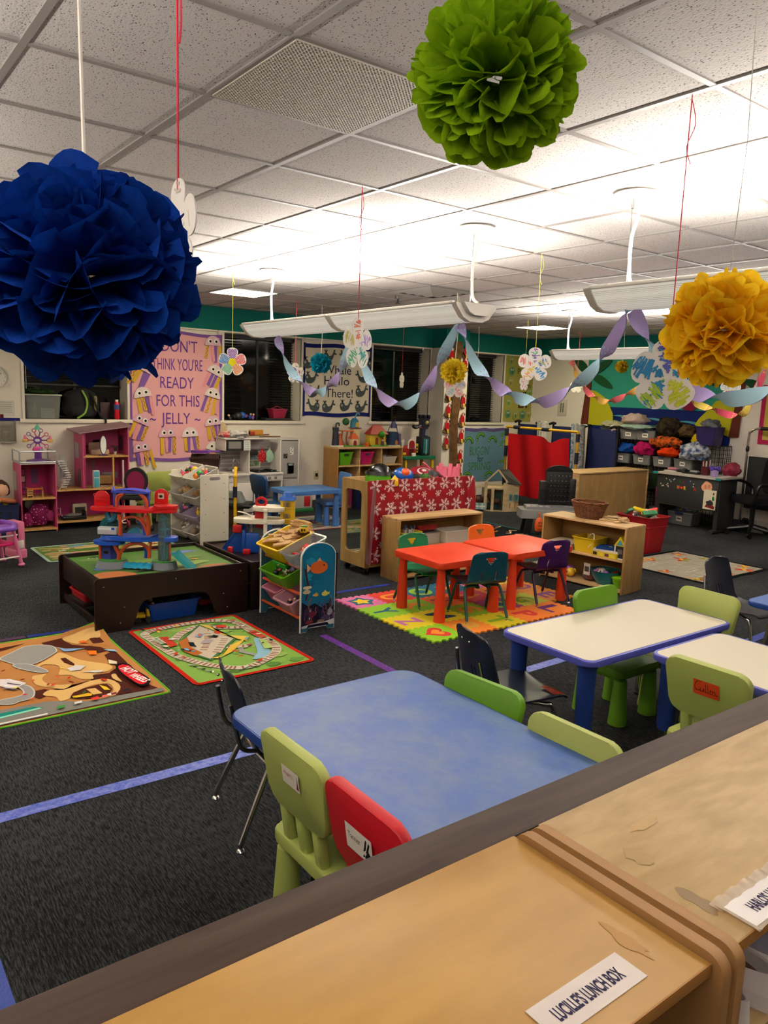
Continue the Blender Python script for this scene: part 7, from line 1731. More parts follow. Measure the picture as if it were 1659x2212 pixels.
def flake(b, y, z, r, m, rot=0):
    x = wf(y / YL, (z - ZB) / (Z1 - ZB)) + .0025
    b.T = Matrix.Translation((x, y, z)) @ WALLX
    for k in range(6):
        a = R(60 * k + rot); c, s = math.cos(a), math.sin(a)
        Q = lambda u, v: (r * (u * c - v * s), r * (u * s + v * c))
        b.stroke([Q(.12, 0), Q(1, 0)], r * .10, 0, m)
        for u in (.34, .56, .78):
            b.stroke([Q(u, 0), Q(u + .2, .2)], r * .075, .0004, m); b.stroke([Q(u, 0), Q(u + .2, -.2)], r * .075, .0004, m)
        b.poly([Q(.15, 0), Q(.34, .15), Q(.45, 0), Q(.34, -.15)], .0003, m)
    b.T = Matrix()
rr = random.Random(8)
for row, (z, big) in enumerate(((.86, 1), (.745, 0), (.63, 1), (.52, 0), (.40, 1), (.29, 0), (.18, 1))):
    for k in range(9):
        y = .09 + .17 * k + (.085 if row % 2 else 0) + rr.uniform(-.008, .008)
        if y > YL - .05: continue
        flake(b, y, min(z, .845), .066 if big else .034, SNW, 10 * rr.random())
        if not big: flake(b, min(y + .085, YL - .05), z + .01, .045, RED2)
        for q in range(4):
            yy, zz = y + rr.uniform(-.08, .08), z + rr.uniform(-.07, .06)
            if .02 < yy < YL - .03 and ZB + .02 < zz < Z1 - .03:
                x = wf(yy / YL, (zz - ZB) / (Z1 - ZB)) + .0032
                b.T = Matrix.Translation((x, yy, zz)) @ WALLX; b.poly(ell(0, 0, .009, .009, 8), 0, SNW if q % 2 else RED2); b.T = Matrix()
b.build('snowflake_print', t, 0)
b = MB(); b.sheet(lambda u, v: (.02 + .10 * u * (1 - .3 * v) + .01 * math.sin(7 * u), -.015 + .06 * v + .02 * math.sin(u * 5), ZB + (Z1 - ZB) * (1 - u * .95) if 0 else ZB + .01 + (Z1 - ZB - .06) * v), 6, 20, M('#b88a90', .25, 0, .5, 'glass', op=.35)); b.build('clear_plastic_edge', t)
# dress-up things on top (shelf floor is at .84)
TX, TY, TZ2 = -5.905, 4.14, .841
def top(x, y): return (TX + x, TY + y, TZ2)
t = thing('toy_helmet', 'black toy helmet with a green visor on the mirror shelf', 'toy helmet', top(.02, .27), 45)
b = MB(); b.lathe([(.115, .0), (.125, .06), (.118, .12), (.085, .17), (.04, .195), (.0, .20)], M('#0c0c0d', .15, 0, .6), 26); b.cyl((.10, .05, .10), (.13, .06, .10), .022, .018, M('#4a4a4a', .4), 12); b.build('dome', t)
b = MB(); b.lathe([(.135, .015), (.142, .06), (.128, .115)], PL('#4f9a1c', .2), 22, a0=190, a1=330); b.lathe([(.144, .095), (.133, .13)], BLACK, 22, a0=185, a1=335); b.build('visor', t)
b = MB(); b.bx(.05, .15, -.11, .0, 0, .05, PL('#e0b414', .35), .012); b.add([(.07, -.11, .05), (.15, -.11, .05), (.15, 0, .05), (.07, 0, .05), (.11, -.055, .10)], [(0, 1, 4), (1, 2, 4), (2, 3, 4), (3, 0, 4)], PL('#e0b414', .35)); tag(b.build('toy_block', None, 40, top(.055, .30), (0, 0, .8)), 'yellow plastic block beside the black toy helmet', 'toy')
t = thing('toy_mask', 'blue and orange toy mask helmet on the mirror shelf', 'toy mask', top(.05, .53), 50)
b = MB(); b.ball((0, 0, .07), (.11, .09, .085), PL('#1450a8', .25), 18, 12); b.build('dome', t)
b = MB(); b.ball((.025, -.035, .105), (.05, .055, .05), PL('#d8521c', .3), 12, 8); b.build('crest_patch', t)
b = MB(); b.bx(.05, .13, -.08, -.02, .0, .05, PL('#1450a8', .25), .015); b.bx(-.05, -.02, -.10, -.08, .03, .06, BLACK, .005); b.bx(.03, .06, -.10, -.08, .03, .06, BLACK, .005); b.build('jaw', t)
t = thing('toy_shield', 'round toy shield with red and white rings leaning on the mirror shelf', 'toy shield', (TX - .02, TY + .86, TZ2 + .075), 20, rx=0, ry=0)
t.rotation_euler = (R(22), R(12), R(30))
b = MB()
for i, (r_, c) in enumerate(((.155, '#8a1428'), (.125, '#cfc2c0'), (.095, '#8a1428'), (.05, '#cfc2c0'))): b.lathe([(r_, -.02 + .003 * i), (r_ * .97, .004 + .006 * i), (r_ * .5, .030 + .004 * i), (0, .038 + .004 * i)], PL(c, .3), 30)
b.build('disc', t)
b = MB(); b.bx(-.05, .05, -.01, .01, -.05, -.02, BLACK, .004); b.build('grip', t)
for (nm, lab, x, y, c, s) in (('toy_mask', 'crumpled green monster face mask in front of the shield', .06, .80, '#3f7a1c', (.06, .09, .05)), ('toy_mask', 'black soft mask lying beside the green mask', .07, .68, '#101010', (.05, .07, .05)), ('toy_mask', 'grey and black striped mask near the far end of the mirror shelf', .04, .92, '#5a5a58', (.06, .09, .06)), ('hair_scrunchie', 'dark red scrunchie on the mirror shelf', .08, 1.0, '#7a1420', (.04, .05, .035)), ('dress_up_shoe', 'dark pink dress up shoe on the mirror shelf', .0, 1.03, '#8a1c44', (.05, .09, .05))):
    b = MB(); b.lump((0, 0, s[2] * .75), s, M(c, .6, 0, .3, 'blotch', c2='#1a1c14', s=16), int(y * 50), .3, 2.4); tag(b.build(nm, None, 60, top(x, y)), lab, 'dress-up toy', 'dress-up things')
t = thing('felt_crown_toy', 'pink felt crown at the far end of the mirror shelf', 'toy crown', top(.05, 1.13), 40)
b = MB()
for k in range(6):
    a = -70 + 28 * k; x, y = .09 * math.sin(R(a)), -.05 + .04 * (1 - math.cos(R(a)))
    b.tube([(x, y, .02), (x * 1.1, y, .09), (x * 1.25, y, .15 + .03 * (k % 2))], [.030, .028, .020], PL('#e0708a', .6), 8)
b.build('spike_row', t)
b = MB(); b.tube(spline([(-.09, -.03, .03), (-.04, -.06, .03), (.04, -.06, .03), (.09, -.03, .03)], 5), .03, PL('#d8607c', .6), 8); b.build('band', t)
b = MB(); b.tube(spline([(0, 0, 0), (.02, -.05, .10), (-.02, -.14, .19)], 6), .010, PL('#c84a6a', .5), 8); tag(b.build('toy_horn', None, 40, top(-.02, 1.0)), 'long pink bendy tentacle toy rising beside the pink crown', 'dress-up toy')
b = MB(); tub_mesh(b, .20, .26, .06, M('#c8bcb8', .25, 0, .5, 'glass', op=.5), .9); tag(b.build('clear_tray', None, 40, top(-.08, 1.11)), 'shallow clear tray under the dress up things', 'tray')
b = MB(); b.lump((0, 0, .03), (.08, .14, .04), M('#9a7080', .7), 9, .35); tag(b.build('costume', None, 60, top(-.06, .93)), 'dusty pink folded costume on the mirror shelf', 'dress-up toy', 'dress-up things')

def open_shelf(label, loc, rz, L, D, H, mids, m, back=True, name='open_shelf'):
    """runs along local x, opening faces local -y"""
    t = thing(name, label, 'shelf unit', loc, rz)
    b = MB(); b.bx(-L / 2, L / 2, -D / 2, D / 2, H - .02, H, PLY, .003); b.build('top_board', t)
    for s in (-1, 1):
        b = MB(); b.bx(s * L / 2 - (.02 if s > 0 else 0), s * L / 2 + (0 if s > 0 else .02), -D / 2, D / 2, 0, H - .02, m, .002); o = b.build('side_panel', t)
        b = MB()
        for (y, z) in ((-D / 2 + .04, H - .01), (D / 2 - .04, H - .01), (-D / 2 + .04, .04), (D / 2 - .04, .04), (-D / 2 + .04, H * .5), (D / 2 - .04, H * .5)): b.ball((s * L / 2, y, z), .006, M('#6a5030', .5), 8, 6)
        b.build('screw', o)
    b = MB(); b.bx(-L / 2 + .02, L / 2 - .02, D / 2 - .012, D / 2, .02, H - .02, M('#a07c46', .6, 0, .3, 'wood', dark='#89673a')); b.build('back_panel', t)
    for z in mids:
        b = MB(); b.bx(-L / 2 + .02, L / 2 - .02, -D / 2 + .003, D / 2 - .012, z - .018, z, PLY, .002); b.build('shelf', t)
    return t
# low shelf in front of the snowflake paper (opens towards the orange tables)
open_shelf('low plywood shelf standing against the snowflake paper', (-5.49, 4.785, 0), 90, 1.05, .26, .585, (.04, .30), SB)
tub('white flat lidless tub on the low shelf by the snowflake paper', (-5.475, 5.03, .301), 90, .36, .21, .12, '#c9c4b8', .93, rim=.006)
t = tub('red tray leaning behind the white tub', (-5.53, 4.70, .42), 90, .26, .15, .05, '#8f1218', .9, rx=-14, cat='tray', name='red_tray')
b = MB(); b.bx(-.14, .14, -.07, .07, 0, .10, PL('#a8a298')); tag(b.build('white_box', None, 0, (-5.525, 4.70, .301), (0, 0, PI / 2)), 'plain grey box under the red tray', 'box')
tub('yellow tub of markers on the low shelf', (-5.45, 4.43, .301), 90, .22, .18, .15, '#d8b81c', .88)
rr = random.Random(5)
for i in range(14):
    b = MB(); b.cyl((0, 0, 0), (0, 0, .16), .008, .008, WHITE, 8); b.cyl((0, 0, .16), (0, 0, .185), .009, .008, PL(rr.choice(('#2a2a2a', '#3a5a9a', '#8a3a3a', '#4a3a2a'))), 8)
    tag(b.build('marker', None, 40, (-5.45 + rr.uniform(-.045, .045), 4.43 + rr.uniform(-.06, .06), .315), (rr.uniform(-.2, .2), rr.uniform(-.2, .2), 0)), 'white marker standing in the yellow tub', 'marker', 'markers in the yellow tub')
# low shelf with the wicker basket
s2 = open_shelf('low plywood shelf with a wicker basket on top', (-4.46, 5.86, 0), 5.5, .90, .33, .615, (.035, .31), SB)
S2 = Matrix.Translation((-4.46, 5.86, 0)) @ Matrix.Rotation(R(5.5), 4, 'Z')
def on2(x, y, z): return S2 @ Vector((x, y, z))
t = thing('wicker_basket', 'oval brown wicker basket on the low shelf', 'basket', on2(-.06, .02, .616), 5)
WK = M('#5a3016', .6, 0, .3, 'blotch', c2='#7a4a22', s=30)
b = MB()
for k in range(13):
    f = k / 12; rx, ry = .125 + .05 * f, .085 + .04 * f
    n = 48
    b.tube([((rx + .0035 * (-1) ** (i + k)) * math.cos(2 * PI * i / n), (ry + .0035 * (-1) ** (i + k)) * math.sin(2 * PI * i / n), .008 + .135 * f) for i in range(n)], .006, WK, 5, True)
b.build('weave', t, 60)
b = MB()
for i in range(24):
    a = 2 * PI * i / 24; b.tube([(.125 * math.cos(a), .085 * math.sin(a), .005), (.175 * math.cos(a), .125 * math.sin(a), .145)], .004, WK, 5)
b.build('rib', t)
b = MB(); n = 60; b.tube([(.178 * math.cos(2 * PI * i / n), .128 * math.sin(2 * PI * i / n), .150 + .003 * math.sin(i * 1.3)) for i in range(n)], .010, WK, 6, True); b.build('rim', t)
b = MB(); b.prism(ell(0, 0, .125, .085, 24), 0, .006, WK); b.build('floor_disc', t)
rr = random.Random(15)
for i in range(6):
    b = MB(); b.bx(-.09, .09, -.025, .025, 0, .014, PLY, .002)
    tag(b.build('wood_plank', None, 40, on2(.16 + .04 * (i % 3), .02 + .03 * (i // 2), .616 + .0145 * (i // 2)), (0, 0, rr.uniform(-.35, .45))), 'pale wooden building plank stacked beside the wicker basket', 'building plank', 'building planks')
for i, z in enumerate((.311, .325, .345, .359)):
    b = MB(); b.bx(-.13, .13, -.12, .12, 0, .012, M('#d8c8a8' if i % 2 else '#c8b488', .6)); b.bx(-.131, .131, -.121, .12, .004, .008, M('#2a2422', .6))
    tag(b.build('picture_board', None, 0, on2(-.28 + .02 * (i % 2), -.02, z), (0, 0, .1 + .03 * i)), 'thin wooden puzzle board in the stack on the low shelf', 'puzzle', 'stacked puzzle boards')
tub('yellow handled bin with cords on the low shelf', on2(.0, -.02, .311), 5, .24, .24, .14, '#d0b018', .86)
b = MB(); b.tube(spline([(0, 0, 0), (.03, 0, .05), (.08, -.02, .06), (.10, -.05, .0), (.07, -.08, -.06)], 6), .004, WHITE, 6); tag(b.build('loose_string', None, 40, on2(.0, -.06, .43)), 'white cord hanging out of the yellow bin', 'cord')
for i, (w_, d, h_, c, lab) in enumerate(((.26, .22, .045, '#d2b82a', 'yellow printed game box at the base of the pile'), (.25, .21, .02, '#cfc8bc', 'white paper pad on the yellow game box'), (.22, .19, .016, '#123a7a', 'dark blue book topmost on the yellow game box'))):
    z = (.311, .3565, .377)[i]; b = MB(); b.bx(-w_ / 2, w_ / 2, -d / 2, d / 2, 0, h_, PAPER(c))
    if i == 0: [b.bx(-.11 + .06 * k, -.07 + .06 * k, -d / 2 - .001, -d / 2, .008, .035, PAPER(('#3a2a1c', '#d8c43a', '#6a3a4a', '#d8c43a')[k])) for k in range(4)]
    if i == 2: b.bx(-.015, .015, -.012, .012, h_, h_ + .001, PAPER('#c8b83a'))
    tag(b.build('game_box' if i == 0 else 'book', None, 0, on2(.23, -.04, z), (0, 0, .1 + .15 * i)), lab, 'book' if i else 'game box')
t = thing('toy_schoolhouse', 'small black toy schoolhouse with yellow and blue gable', 'toy', on2(.375, -.08, .311), 5)
b = MB(); b.bx(-.05, .05, -.045, .045, 0, .12, M('#17181a', .5)); b.bx(-.054, -.044, -.049, -.04, 0, .12, WHITE); b.bx(.044, .054, -.049, -.04, 0, .12, WHITE); b.bx(-.05, .05, -.049, -.04, 0, .01, WHITE); b.bx(-.025, .025, -.047, -.044, .05, .09, M('#5a5c5e', .5)); b.build('wall', t, 0)
b = MB(); b.add([(-.06, -.05, .12), (.06, -.05, .12), (0, -.05, .21), (-.06, .05, .12), (.06, .05, .12), (0, .05, .21)], [(0, 1, 2), (5, 4, 3), (0, 2, 5, 3), (2, 1, 4, 5)], PL('#d0b41c')); b.add([(-.035, -.051, .128), (.035, -.051, .128), (0, -.051, .18)], [(0, 1, 2)], PL('#4a9aaa')); b.build('gable', t, 0)
b = MB(); b.lathe([(.07, 0), (.115, .06), (.14, .13), (.146, .132), (.13, .12), (.06, .01)], PL('#157a86', .35), 28); tag(b.build('mixing_bowl', None, 50, on2(.19, -.02, .036)), 'teal bowl full of small toys on the bottom shelf', 'bowl')
heap('in the teal bowl', on2(.19, -.02, .13), 0, .2, .2, 14, .024, 88, ('ball', 'block', 'figure'))
t = thing('lidded_bowl', 'lime green bowl with lid at the end of the bottom shelf', 'bowl', on2(.36, -.06, .036))
b = MB(); b.lathe([(.04, 0), (.06, .05), (.068, .09)], PL('#6fae10', .35), 24); b.build('bowl', t)
b = MB(); b.lathe([(.072, .085), (.074, .10), (.05, .108), (.0, .108)], PL('#7cc01a', .35), 24); b.build('lid', t)
b = MB(); b.lump((0, 0, .06), (.07, .06, .07), M('#8a4a2a', .6, 0, .3, 'blotch', c2='#2a3a6a', s=40), 6, .2); b.bx(-.02, .05, -.065, -.06, .06, .17, PAPER('#c8c0b4')); b.bx(-.01, .04, -.066, -.065, .09, .14, PAPER('#4a4038'))
tag(b.build('bag_of_beads', None, 50, on2(.02, -.02, .036)), 'clear bag of mixed beads with a picture card on the bottom shelf', 'bag')
heap('in the low bin of yellow and black toys', on2(-.2, -.04, .05), 5, .24, .18, 8, .04, 90, ('block', 'ball'), ['#e2b82a', '#22242a', '#8a4aa0'])
# tall shelf turned with its back to us, red tub
t = thing('tall_shelf', 'plain backed plywood shelf behind the wicker basket', 'shelf unit', (-6.87, 9.23, 0), 0)
b = MB(); b.bx(.145, .155, -.79, .79, .01, .70, M('#b08d58', .55, 0, .3, 'wood', dark='#9c7a48', sc=(9, 9, 1))); b.bx(.1551, .156, .42, .424, .02, .66, M('#7d5f36', .7)); b.build('back_panel', t, 0)
b = MB(); b.bx(-.26, .17, -.81, .81, .70, .72, PLY, .003); b.build('top_board', t)
for s in (-1, 1):
    b = MB(); b.bx(-.26, .17, s * .80 - .012, s * .80 + .012, 0, .70, PLY, .002); b.build('side_panel', t)
b = MB(); b.bx(-.26, .145, -.79, .79, .30, .32, PLY); b.build('shelf', t)
t = thing('red_tub', 'big red tapered plastic tub of building toys', 'tub', (-5.19, 7.74, 0), 0)
b = MB(); tub_mesh(b, .46, .38, .42, PL('#9a0c1c', .4), .80, .018, .005, .03); b.build('tub', t, 35)
b = MB(); b.bx(-.225, .225, -.187, .187, .30, .312, PL('#9a0c1c', .4), .004); b.build('band', t)
rr = random.Random(3)
for i in range(13):
    c, lab = (('#c8d8c4', 'white and green'), ('#3f8a5a', 'green and white'), ('#e0c01c', 'yellow'), ('#c8342c', 'red'), ('#3a7ab8', 'blue and white'))[i % 5]
    b = MB(); s = rr.uniform(.8, 1.2); b.bx(-.07 * s, .07 * s, -.04, .04, 0, .03, PL(c if i % 5 not in (0, 4) else '#d8d8d0'), .006)
    if i % 5 in (0, 1, 4): [b.bx(-.06 * s + .042 * k, -.03 * s + .042 * k, -.03, .03, .0301, .032, PL('#2f7a50' if i % 5 < 2 else '#2a5a9a')) for k in range(3)]
    tag(b.build('building_block', None, 40, (-5.19 + rr.uniform(-.16, .16), 7.74 + rr.uniform(-.13, .13), .365 + .03 * (i % 4)), (rr.uniform(-.6, .6), rr.uniform(-.6, .6), rr.uniform(0, 6))), lab + ' toy building piece heaped in the red tub', 'building block', 'building pieces in the red tub')
# ================================================================ FAR CORNER: WORKBENCH, STABLE, COTS, STORAGE GRID, DESK
def local(px0, py0, S): return (lambda x: (x - px0) * S), (lambda y: (py0 - y) * S)
# toy workbench
X, Z = local(1165, 1153, .00597)
t = thing('toy_workbench', 'grey and black toy workbench with pegged back board', 'toy workbench', (-6.43, 7.50, 0), 52.7)
BK = PL('#0d0d0e', .4)
b = MB(); b.prism(rrect(.78, .36, .05, 5, X(1172), .06), Z(1118), Z(1100), PL('#8a8a88', .4)); b.prism(rrect(.62, .26, .04, 5, X(1172), .07), Z(1100), Z(1094), PL('#77777a', .4)); [b.bx(X(1120 + 14 * k), X(1128 + 14 * k), -.04, .02, Z(1100), Z(1092), PL('#a8a8a6', .4), .005) for k in range(4)]; b.build('tray_top', t, 40)
b = MB(); b.bx(X(1165), X(1222), .17, .22, Z(1105), Z(1020), BK, .01); b.prism([(X(1165), .17), (X(1222), .17), (X(1222), .22), (X(1165), .22)], Z(1020), Z(1019), BK)
b.T = Matrix.Translation((X(1193.5), .22, Z(1022))) @ Matrix.Rotation(PI / 2, 4, 'X'); b.prism(ell(0, 0, X(1222) - X(1193.5), .085, 16, 0, 180), 0, .05, BK); b.T = Matrix()
b.bx(X(1152), X(1170), .15, .23, Z(1105), Z(1042), BK, .012); b.bx(X(1216), X(1230), .15, .23, Z(1105), Z(1036), BK, .012)
for k in range(5): b.bx(X(1153), X(1229), .145, .17, Z(1098 - 13 * k) - .008, Z(1098 - 13 * k), M('#1c1c1e', .4))
[b.ball((X(1176 + 8 * i), .165, Z(1030 + 11 * j)), .007, M('#8a8a88', .4), 6, 4) for i in range(6) for j in range(6)]; b.build('back_board', t, 40)
for (x0, x1) in ((1115, 1130), (1205, 1222)):
    for y in (-.08, .18):
        b = MB(); b.add([(X(x0 + 6), y - .02, Z(1118)), (X(x1 + 4), y - .02, Z(1118)), (X(x1), y - .02, 0), (X(x0), y - .02, 0), (X(x0 + 6), y + .02, Z(1118)), (X(x1 + 4), y + .02, Z(1118)), (X(x1), y + .02, 0), (X(x0), y + .02, 0)], [(0, 1, 2, 3), (7, 6, 5, 4), (0, 4, 5, 1), (1, 5, 6, 2), (2, 6, 7, 3), (3, 7, 4, 0)], BK); b.build('leg', t, 0)
b = MB(); b.bx(X(1205), X(1232), -.10, -.05, Z(1112), Z(1104), WHITE, .004); b.build('sticker_panel', t)
t = thing('toy_saw', 'orange toy saw hanging at the front of the toy workbench', 'toy', (-6.43, 7.50, 0), 52.7)
X2 = X(1145); oc = PL('#d85a12', .4)
b = MB(); b.lathe([(.0, 0), (.045, .02), (.055, .09), (.05, .15), (.02, .19), (.0, .20)], oc, 14, (X2, -.15, Z(1146)), 1, .5); b.tube([(X2, -.15, Z(1114)), (X2, -.16, Z(1106)), (X2 - .01, -.14, Z(1104))], .008, oc, 6); [b.bx(X2 - .02, X2 + .055, -.182, -.172, Z(1124 + 7 * k) - .008, Z(1124 + 7 * k) + .006, M('#8a3a0c', .5)) for k in range(3)]; b.build('handle_body', t)
# stable
X, Z = local(1065, 1104, .0070)
t = thing('toy_stable', 'wooden toy horse stable with dark gable roof', 'toy stable', (-8.12, 8.22, 0), 52.7)
CW, DR = M('#c8b48c', .5, 0, .4, 'wood', dark='#a8946c', sc=(4, 4, 4)), M('#2e2d2a', .7)
b = MB(); b.bx(X(1088), X(1096), -.02, .02, 0, Z(1042), CW); b.bx(X(1047), X(1053), -.02, .02, 0, Z(1040), CW); b.bx(X(1062), X(1068), -.03, .0, 0, Z(1052), CW); b.bx(X(1047), X(1096), -.02, .02, 0, .02, CW); b.bx(X(1047), X(1096), -.01, .30, Z(1056), Z(1053), CW)
for a, c in (((1046, 1043), (1075, 1014)), ((1075, 1014), (1096, 1040))): b.tube([(X(a[0]), -.02, Z(a[1])), (X(c[0]), -.02, Z(c[1]))], .016, CW, 4)
b.build('front_frame', t, 0)
b = MB(); b.add([(X(1096), -.03, Z(1041)), (X(1127), .02, Z(1044)), (X(1100), .14, Z(1014)), (X(1075), -.03, Z(1013)), (X(1096), -.03, Z(1043)), (X(1127), .02, Z(1046)), (X(1100), .14, Z(1016)), (X(1075), -.03, Z(1015))], [(0, 1, 2, 3), (7, 6, 5, 4), (0, 4, 5, 1), (1, 5, 6, 2), (2, 6, 7, 3), (3, 7, 4, 0)], DR); b.build('roof', t, 0)
b = MB(); b.add([(X(1094), -.02, 0), (X(1123), .06, 0), (X(1123), .06, Z(1045)), (X(1094), -.02, Z(1042)), (X(1094), .0, 0), (X(1123), .08, 0), (X(1123), .08, Z(1045)), (X(1094), .0, Z(1042))], [(0, 1, 2, 3), (7, 6, 5, 4), (0, 4, 5, 1), (1, 5, 6, 2), (2, 6, 7, 3), (3, 7, 4, 0)], CW)
for x in (1100, 1113): b.bx(X(x), X(x + 8), -.012 + .0028 * (x - 1094), .0, Z(1080), Z(1066), M('#4a8088', .6)); b.bx(X(x + 2), X(x + 6), -.016 + .0028 * (x - 1094), .0, Z(1078), Z(1068), M('#1c2a2c', .6)); b.bx(X(x + 2), X(x + 5), -.014 + .0028 * (x - 1094), .0, Z(1096), Z(1084), M('#b8823a', .6))
b.build('painted_wall', t, 0)
b = MB(); b.bx(X(1047), X(1094), .28, .30, 0, Z(1050), M('#a89a78', .6)); b.bx(X(1068), X(1090), .27, .28, Z(1085), Z(1065), M('#4a7478', .6)); b.bx(X(1060), X(1094), .27, .279, 0, Z(1090), M('#4a8088', .6)); b.build('back_wall', t, 0)
for (x0, x1) in ((1020, 1036), (1037, 1050)):
    b = MB(); b.bx(X(x0), X(x1), -.04, -.02, Z(1100), Z(1086), M('#8fb4b4', .5)); b.bx(X(x0), X(x1), -.043, -.04, Z(1094.5), Z(1092), WHITE); b.bx((X(x0) + X(x1)) / 2 - .006, (X(x0) + X(x1)) / 2 + .006, -.043, -.04, Z(1100), Z(1086), WHITE); b.build('fence', t, 0)
b = MB(); b.bx(X(1026), X(1029), -.03, -.01, 0, Z(1050), CW); b.bx(X(1026), X(1050), -.02, .0, Z(1052), Z(1049), CW); b.build('side_frame', t, 0)
for (x, lab, s) in ((1033, 'brown toy horse with a white face at the stable fence', 1.0), (1068, 'tan toy horse standing inside the stable', .9)):
    h = thing('toy_horse', lab, 'toy horse', (-8.12 + .606 * X(x) - .795 * .13, 8.22 + .795 * X(x) + .606 * .13, .02), 52.7)
    hb = M('#4a2412', .6); b = MB(); b.ball((.05, 0, .13 * s), (.10 * s, .04, .055 * s), hb, 14, 9); b.tube([(-.02, 0, .15 * s), (-.06, 0, .22 * s), (-.075, 0, .25 * s)], [.04, .03, .026], hb, 8); b.tube([(-.07, 0, .25 * s), (-.11, 0, .21 * s), (-.125, 0, .19 * s)], [.028, .022, .016], hb, 8)
    for q in (-.02, .11):
        for y in (-.02, .02): b.tube([(q, y, .12 * s), (q + .006, y, .06 * s), (q, y, 0)], [.018, .012, .012], hb, 6)
    b.build('body', h, 60)
    b = MB(); b.tube([(-.085, -.012, .255 * s), (-.118, -.016, .215 * s), (-.128, -.010, .19 * s)], .012, WHITE, 6); b.build('blaze', h)
b = MB(); b.lump((0, 0, .2), (.16, .12, .24), M('#15151a', .8), 3, .3); tag(b.build('toy_bag', None, 60, (-8.62, 7.72, 0)), 'black bag with straps on the floor beside the stable', 'bag')
# red curtain on a pipe frame
t = thing('curtain_stand', 'yellow and navy pipe stand with a red cloth hung over it', 'curtain stand', (-8.16, 9.25, 0))
Yp, NVF = PL('#c8981c', .5), M('#10142e', .8)
for x in (-.73, .73):
    b = MB(); b.tube([(x, 0, 0), (x, 0, 1.23)], .02, Yp, 10); b.build('pole', t)
    for z0 in ((.25, .45), (.75, .92), (1.08, 1.2)):
        b = MB(); b.cyl((x, 0, z0[0]), (x, 0, z0[1]), .03, .03, NVF, 12); b.build('foam_sleeve', t)
b = MB(); b.tube([(-.73, 0, 1.23), (.73, 0, 1.23)], .02, Yp, 10); b.build('top_rail', t)
for x in (-.5, .1):
    b = MB(); b.cyl((x - .07, 0, 1.23), (x + .07, 0, 1.23), .03, .03, NVF, 12); b.build('foam_sleeve', t)
t = thing('red_cloth', 'plain red cloth sagging from the pipe stand', 'cloth', (-8.16, 9.21, 0))
b = MB(); b.sheet(lambda u, v: (-.62 + 1.24 * u + (.04 * (1 - v)), -.02 - .035 * math.sin(u * 17 + 2 * v) * (1 - .5 * v) - .05 * math.exp(-((u - .72) / .12) ** 2) * (1 - v), .14 + (1.13 - .14 - .09 * math.exp(-((u - .72) / .10) ** 2) - .006 * math.sin(u * 9) ** 2) * v), 60, 24, M('#b00f18', .85, 0, .15)); b.build('cloth', t, 0)
# cots leaning on the wall
for i, (x0, lab) in enumerate(((-9.35, 'navy rest cot standing on edge nearest the window corner'), (-8.62, 'navy rest cot standing on edge behind the red cloth end'), (-7.92, 'navy rest cot standing on edge beside the storage grid'))):
    t = thing('rest_cot', lab, 'cot', (x0, 10.02 + .05 * i, 0), 0, 'rest cots')
    b = MB(); b.bx(0, .56, -.01, .01, .06, 1.26, M('#0c1a4e', .7)); b.build('canvas', t)
    for x in (.0, .56):
        b = MB(); b.tube([(x, 0, .0), (x, 0, 1.30)], .018, BLACK, 8); b.build('side_rail', t)
    for x in (.04, .52):
        b = MB(); b.tube(spline([(x, 0, 1.30), (x, -.06, 1.31), (x, -.14, 1.29)], 4), .022, BLACK, 8); b.build('foot', t)
for i, (x, c, c2, w_) in enumerate(((-8.74, '#b8b4ac', '#8a8880', .10), (-8.66, '#c8c4bc', '#a8a098', .08), (-8.02, '#c0c4c4', '#3a6a94', .10), (-7.94, '#a8a4a0', '#98948f', .12), (-7.84, '#b0b0ae', '#6a6e72', .09))):
    b = MB(); b.sheet(lambda u, v: (w_ * (u - .5), -.06 + .05 * math.sin(u * 6 + i) + .02 * math.sin(v * 4), .22 + 1.10 * v), 10, 14, M(c, .95, 0, .1, 'blotch', c2=c2, s=26, d=3)); b.sheet(lambda u, v: (w_ * (u - .5), .02 + .12 * v * 0 - .08 * (1 - v), 1.32 + .01 * math.sin(u * 5)), 8, 4, M(c, .95, 0, .1))
    tag(b.build('hanging_sheet', None, 60, (x, 9.93, 0)), ('grey cot sheet hung between the first two cots', 'white cot sheet hung between the first two cots', 'blue flowered cot sheet hung beside the red cloth', 'plain grey cot sheet hung beside the flowered one', 'pale speckled cot sheet hung next to the storage bins')[i], 'sheet', 'cot sheets')
# wire storage grid with named bins
WG = M('#141416', .5, .4)
t = thing('wire_storage_grid', 'black wire cube shelving along the mural wall behind the desk', 'shelf unit', (-7.85, 10.20, 0))
nc, cs = 6, .352
for k in range(nc + 1):
    b = MB(); x = k * cs
    for q in range(8): b.tube([(x, .35 * q / 7, 0), (x, .35 * q / 7, 1.13)], .0035, WG, 4)
    for q in range(22): b.tube([(x, 0, .054 * q), (x, .35, .054 * q)], .0035, WG, 4)
    b.build('side_grid', t, 0)
for r_ in range(4):
    b = MB(); z = .005 + .375 * r_
    for q in range(nc * 5 + 1): b.tube([(cs / 5 * q, 0, z), (cs / 5 * q, .35, z)], .0035, WG, 4)
    for q in range(6): b.tube([(0, .07 * q, z), (nc * cs, .07 * q, z)], .0035, WG, 4)
    b.build('shelf_grid', t, 0)
b = MB()
for q in range(nc * 6 + 1): b.tube([(cs / 6 * q, .35, 0), (cs / 6 * q, .35, 1.13)], .0035, WG, 4)
for q in range(20): b.tube([(0, .35, .059 * q), (nc * cs, .35, .059 * q)], .0035, WG, 4)
b.build('back_grid', t, 0)
for k in range(nc + 1):
    for r_ in (1.13,):
        b = MB(); b.ball((k * cs, 0, r_), .02, BLACK, 8, 6); b.build('connector', t)
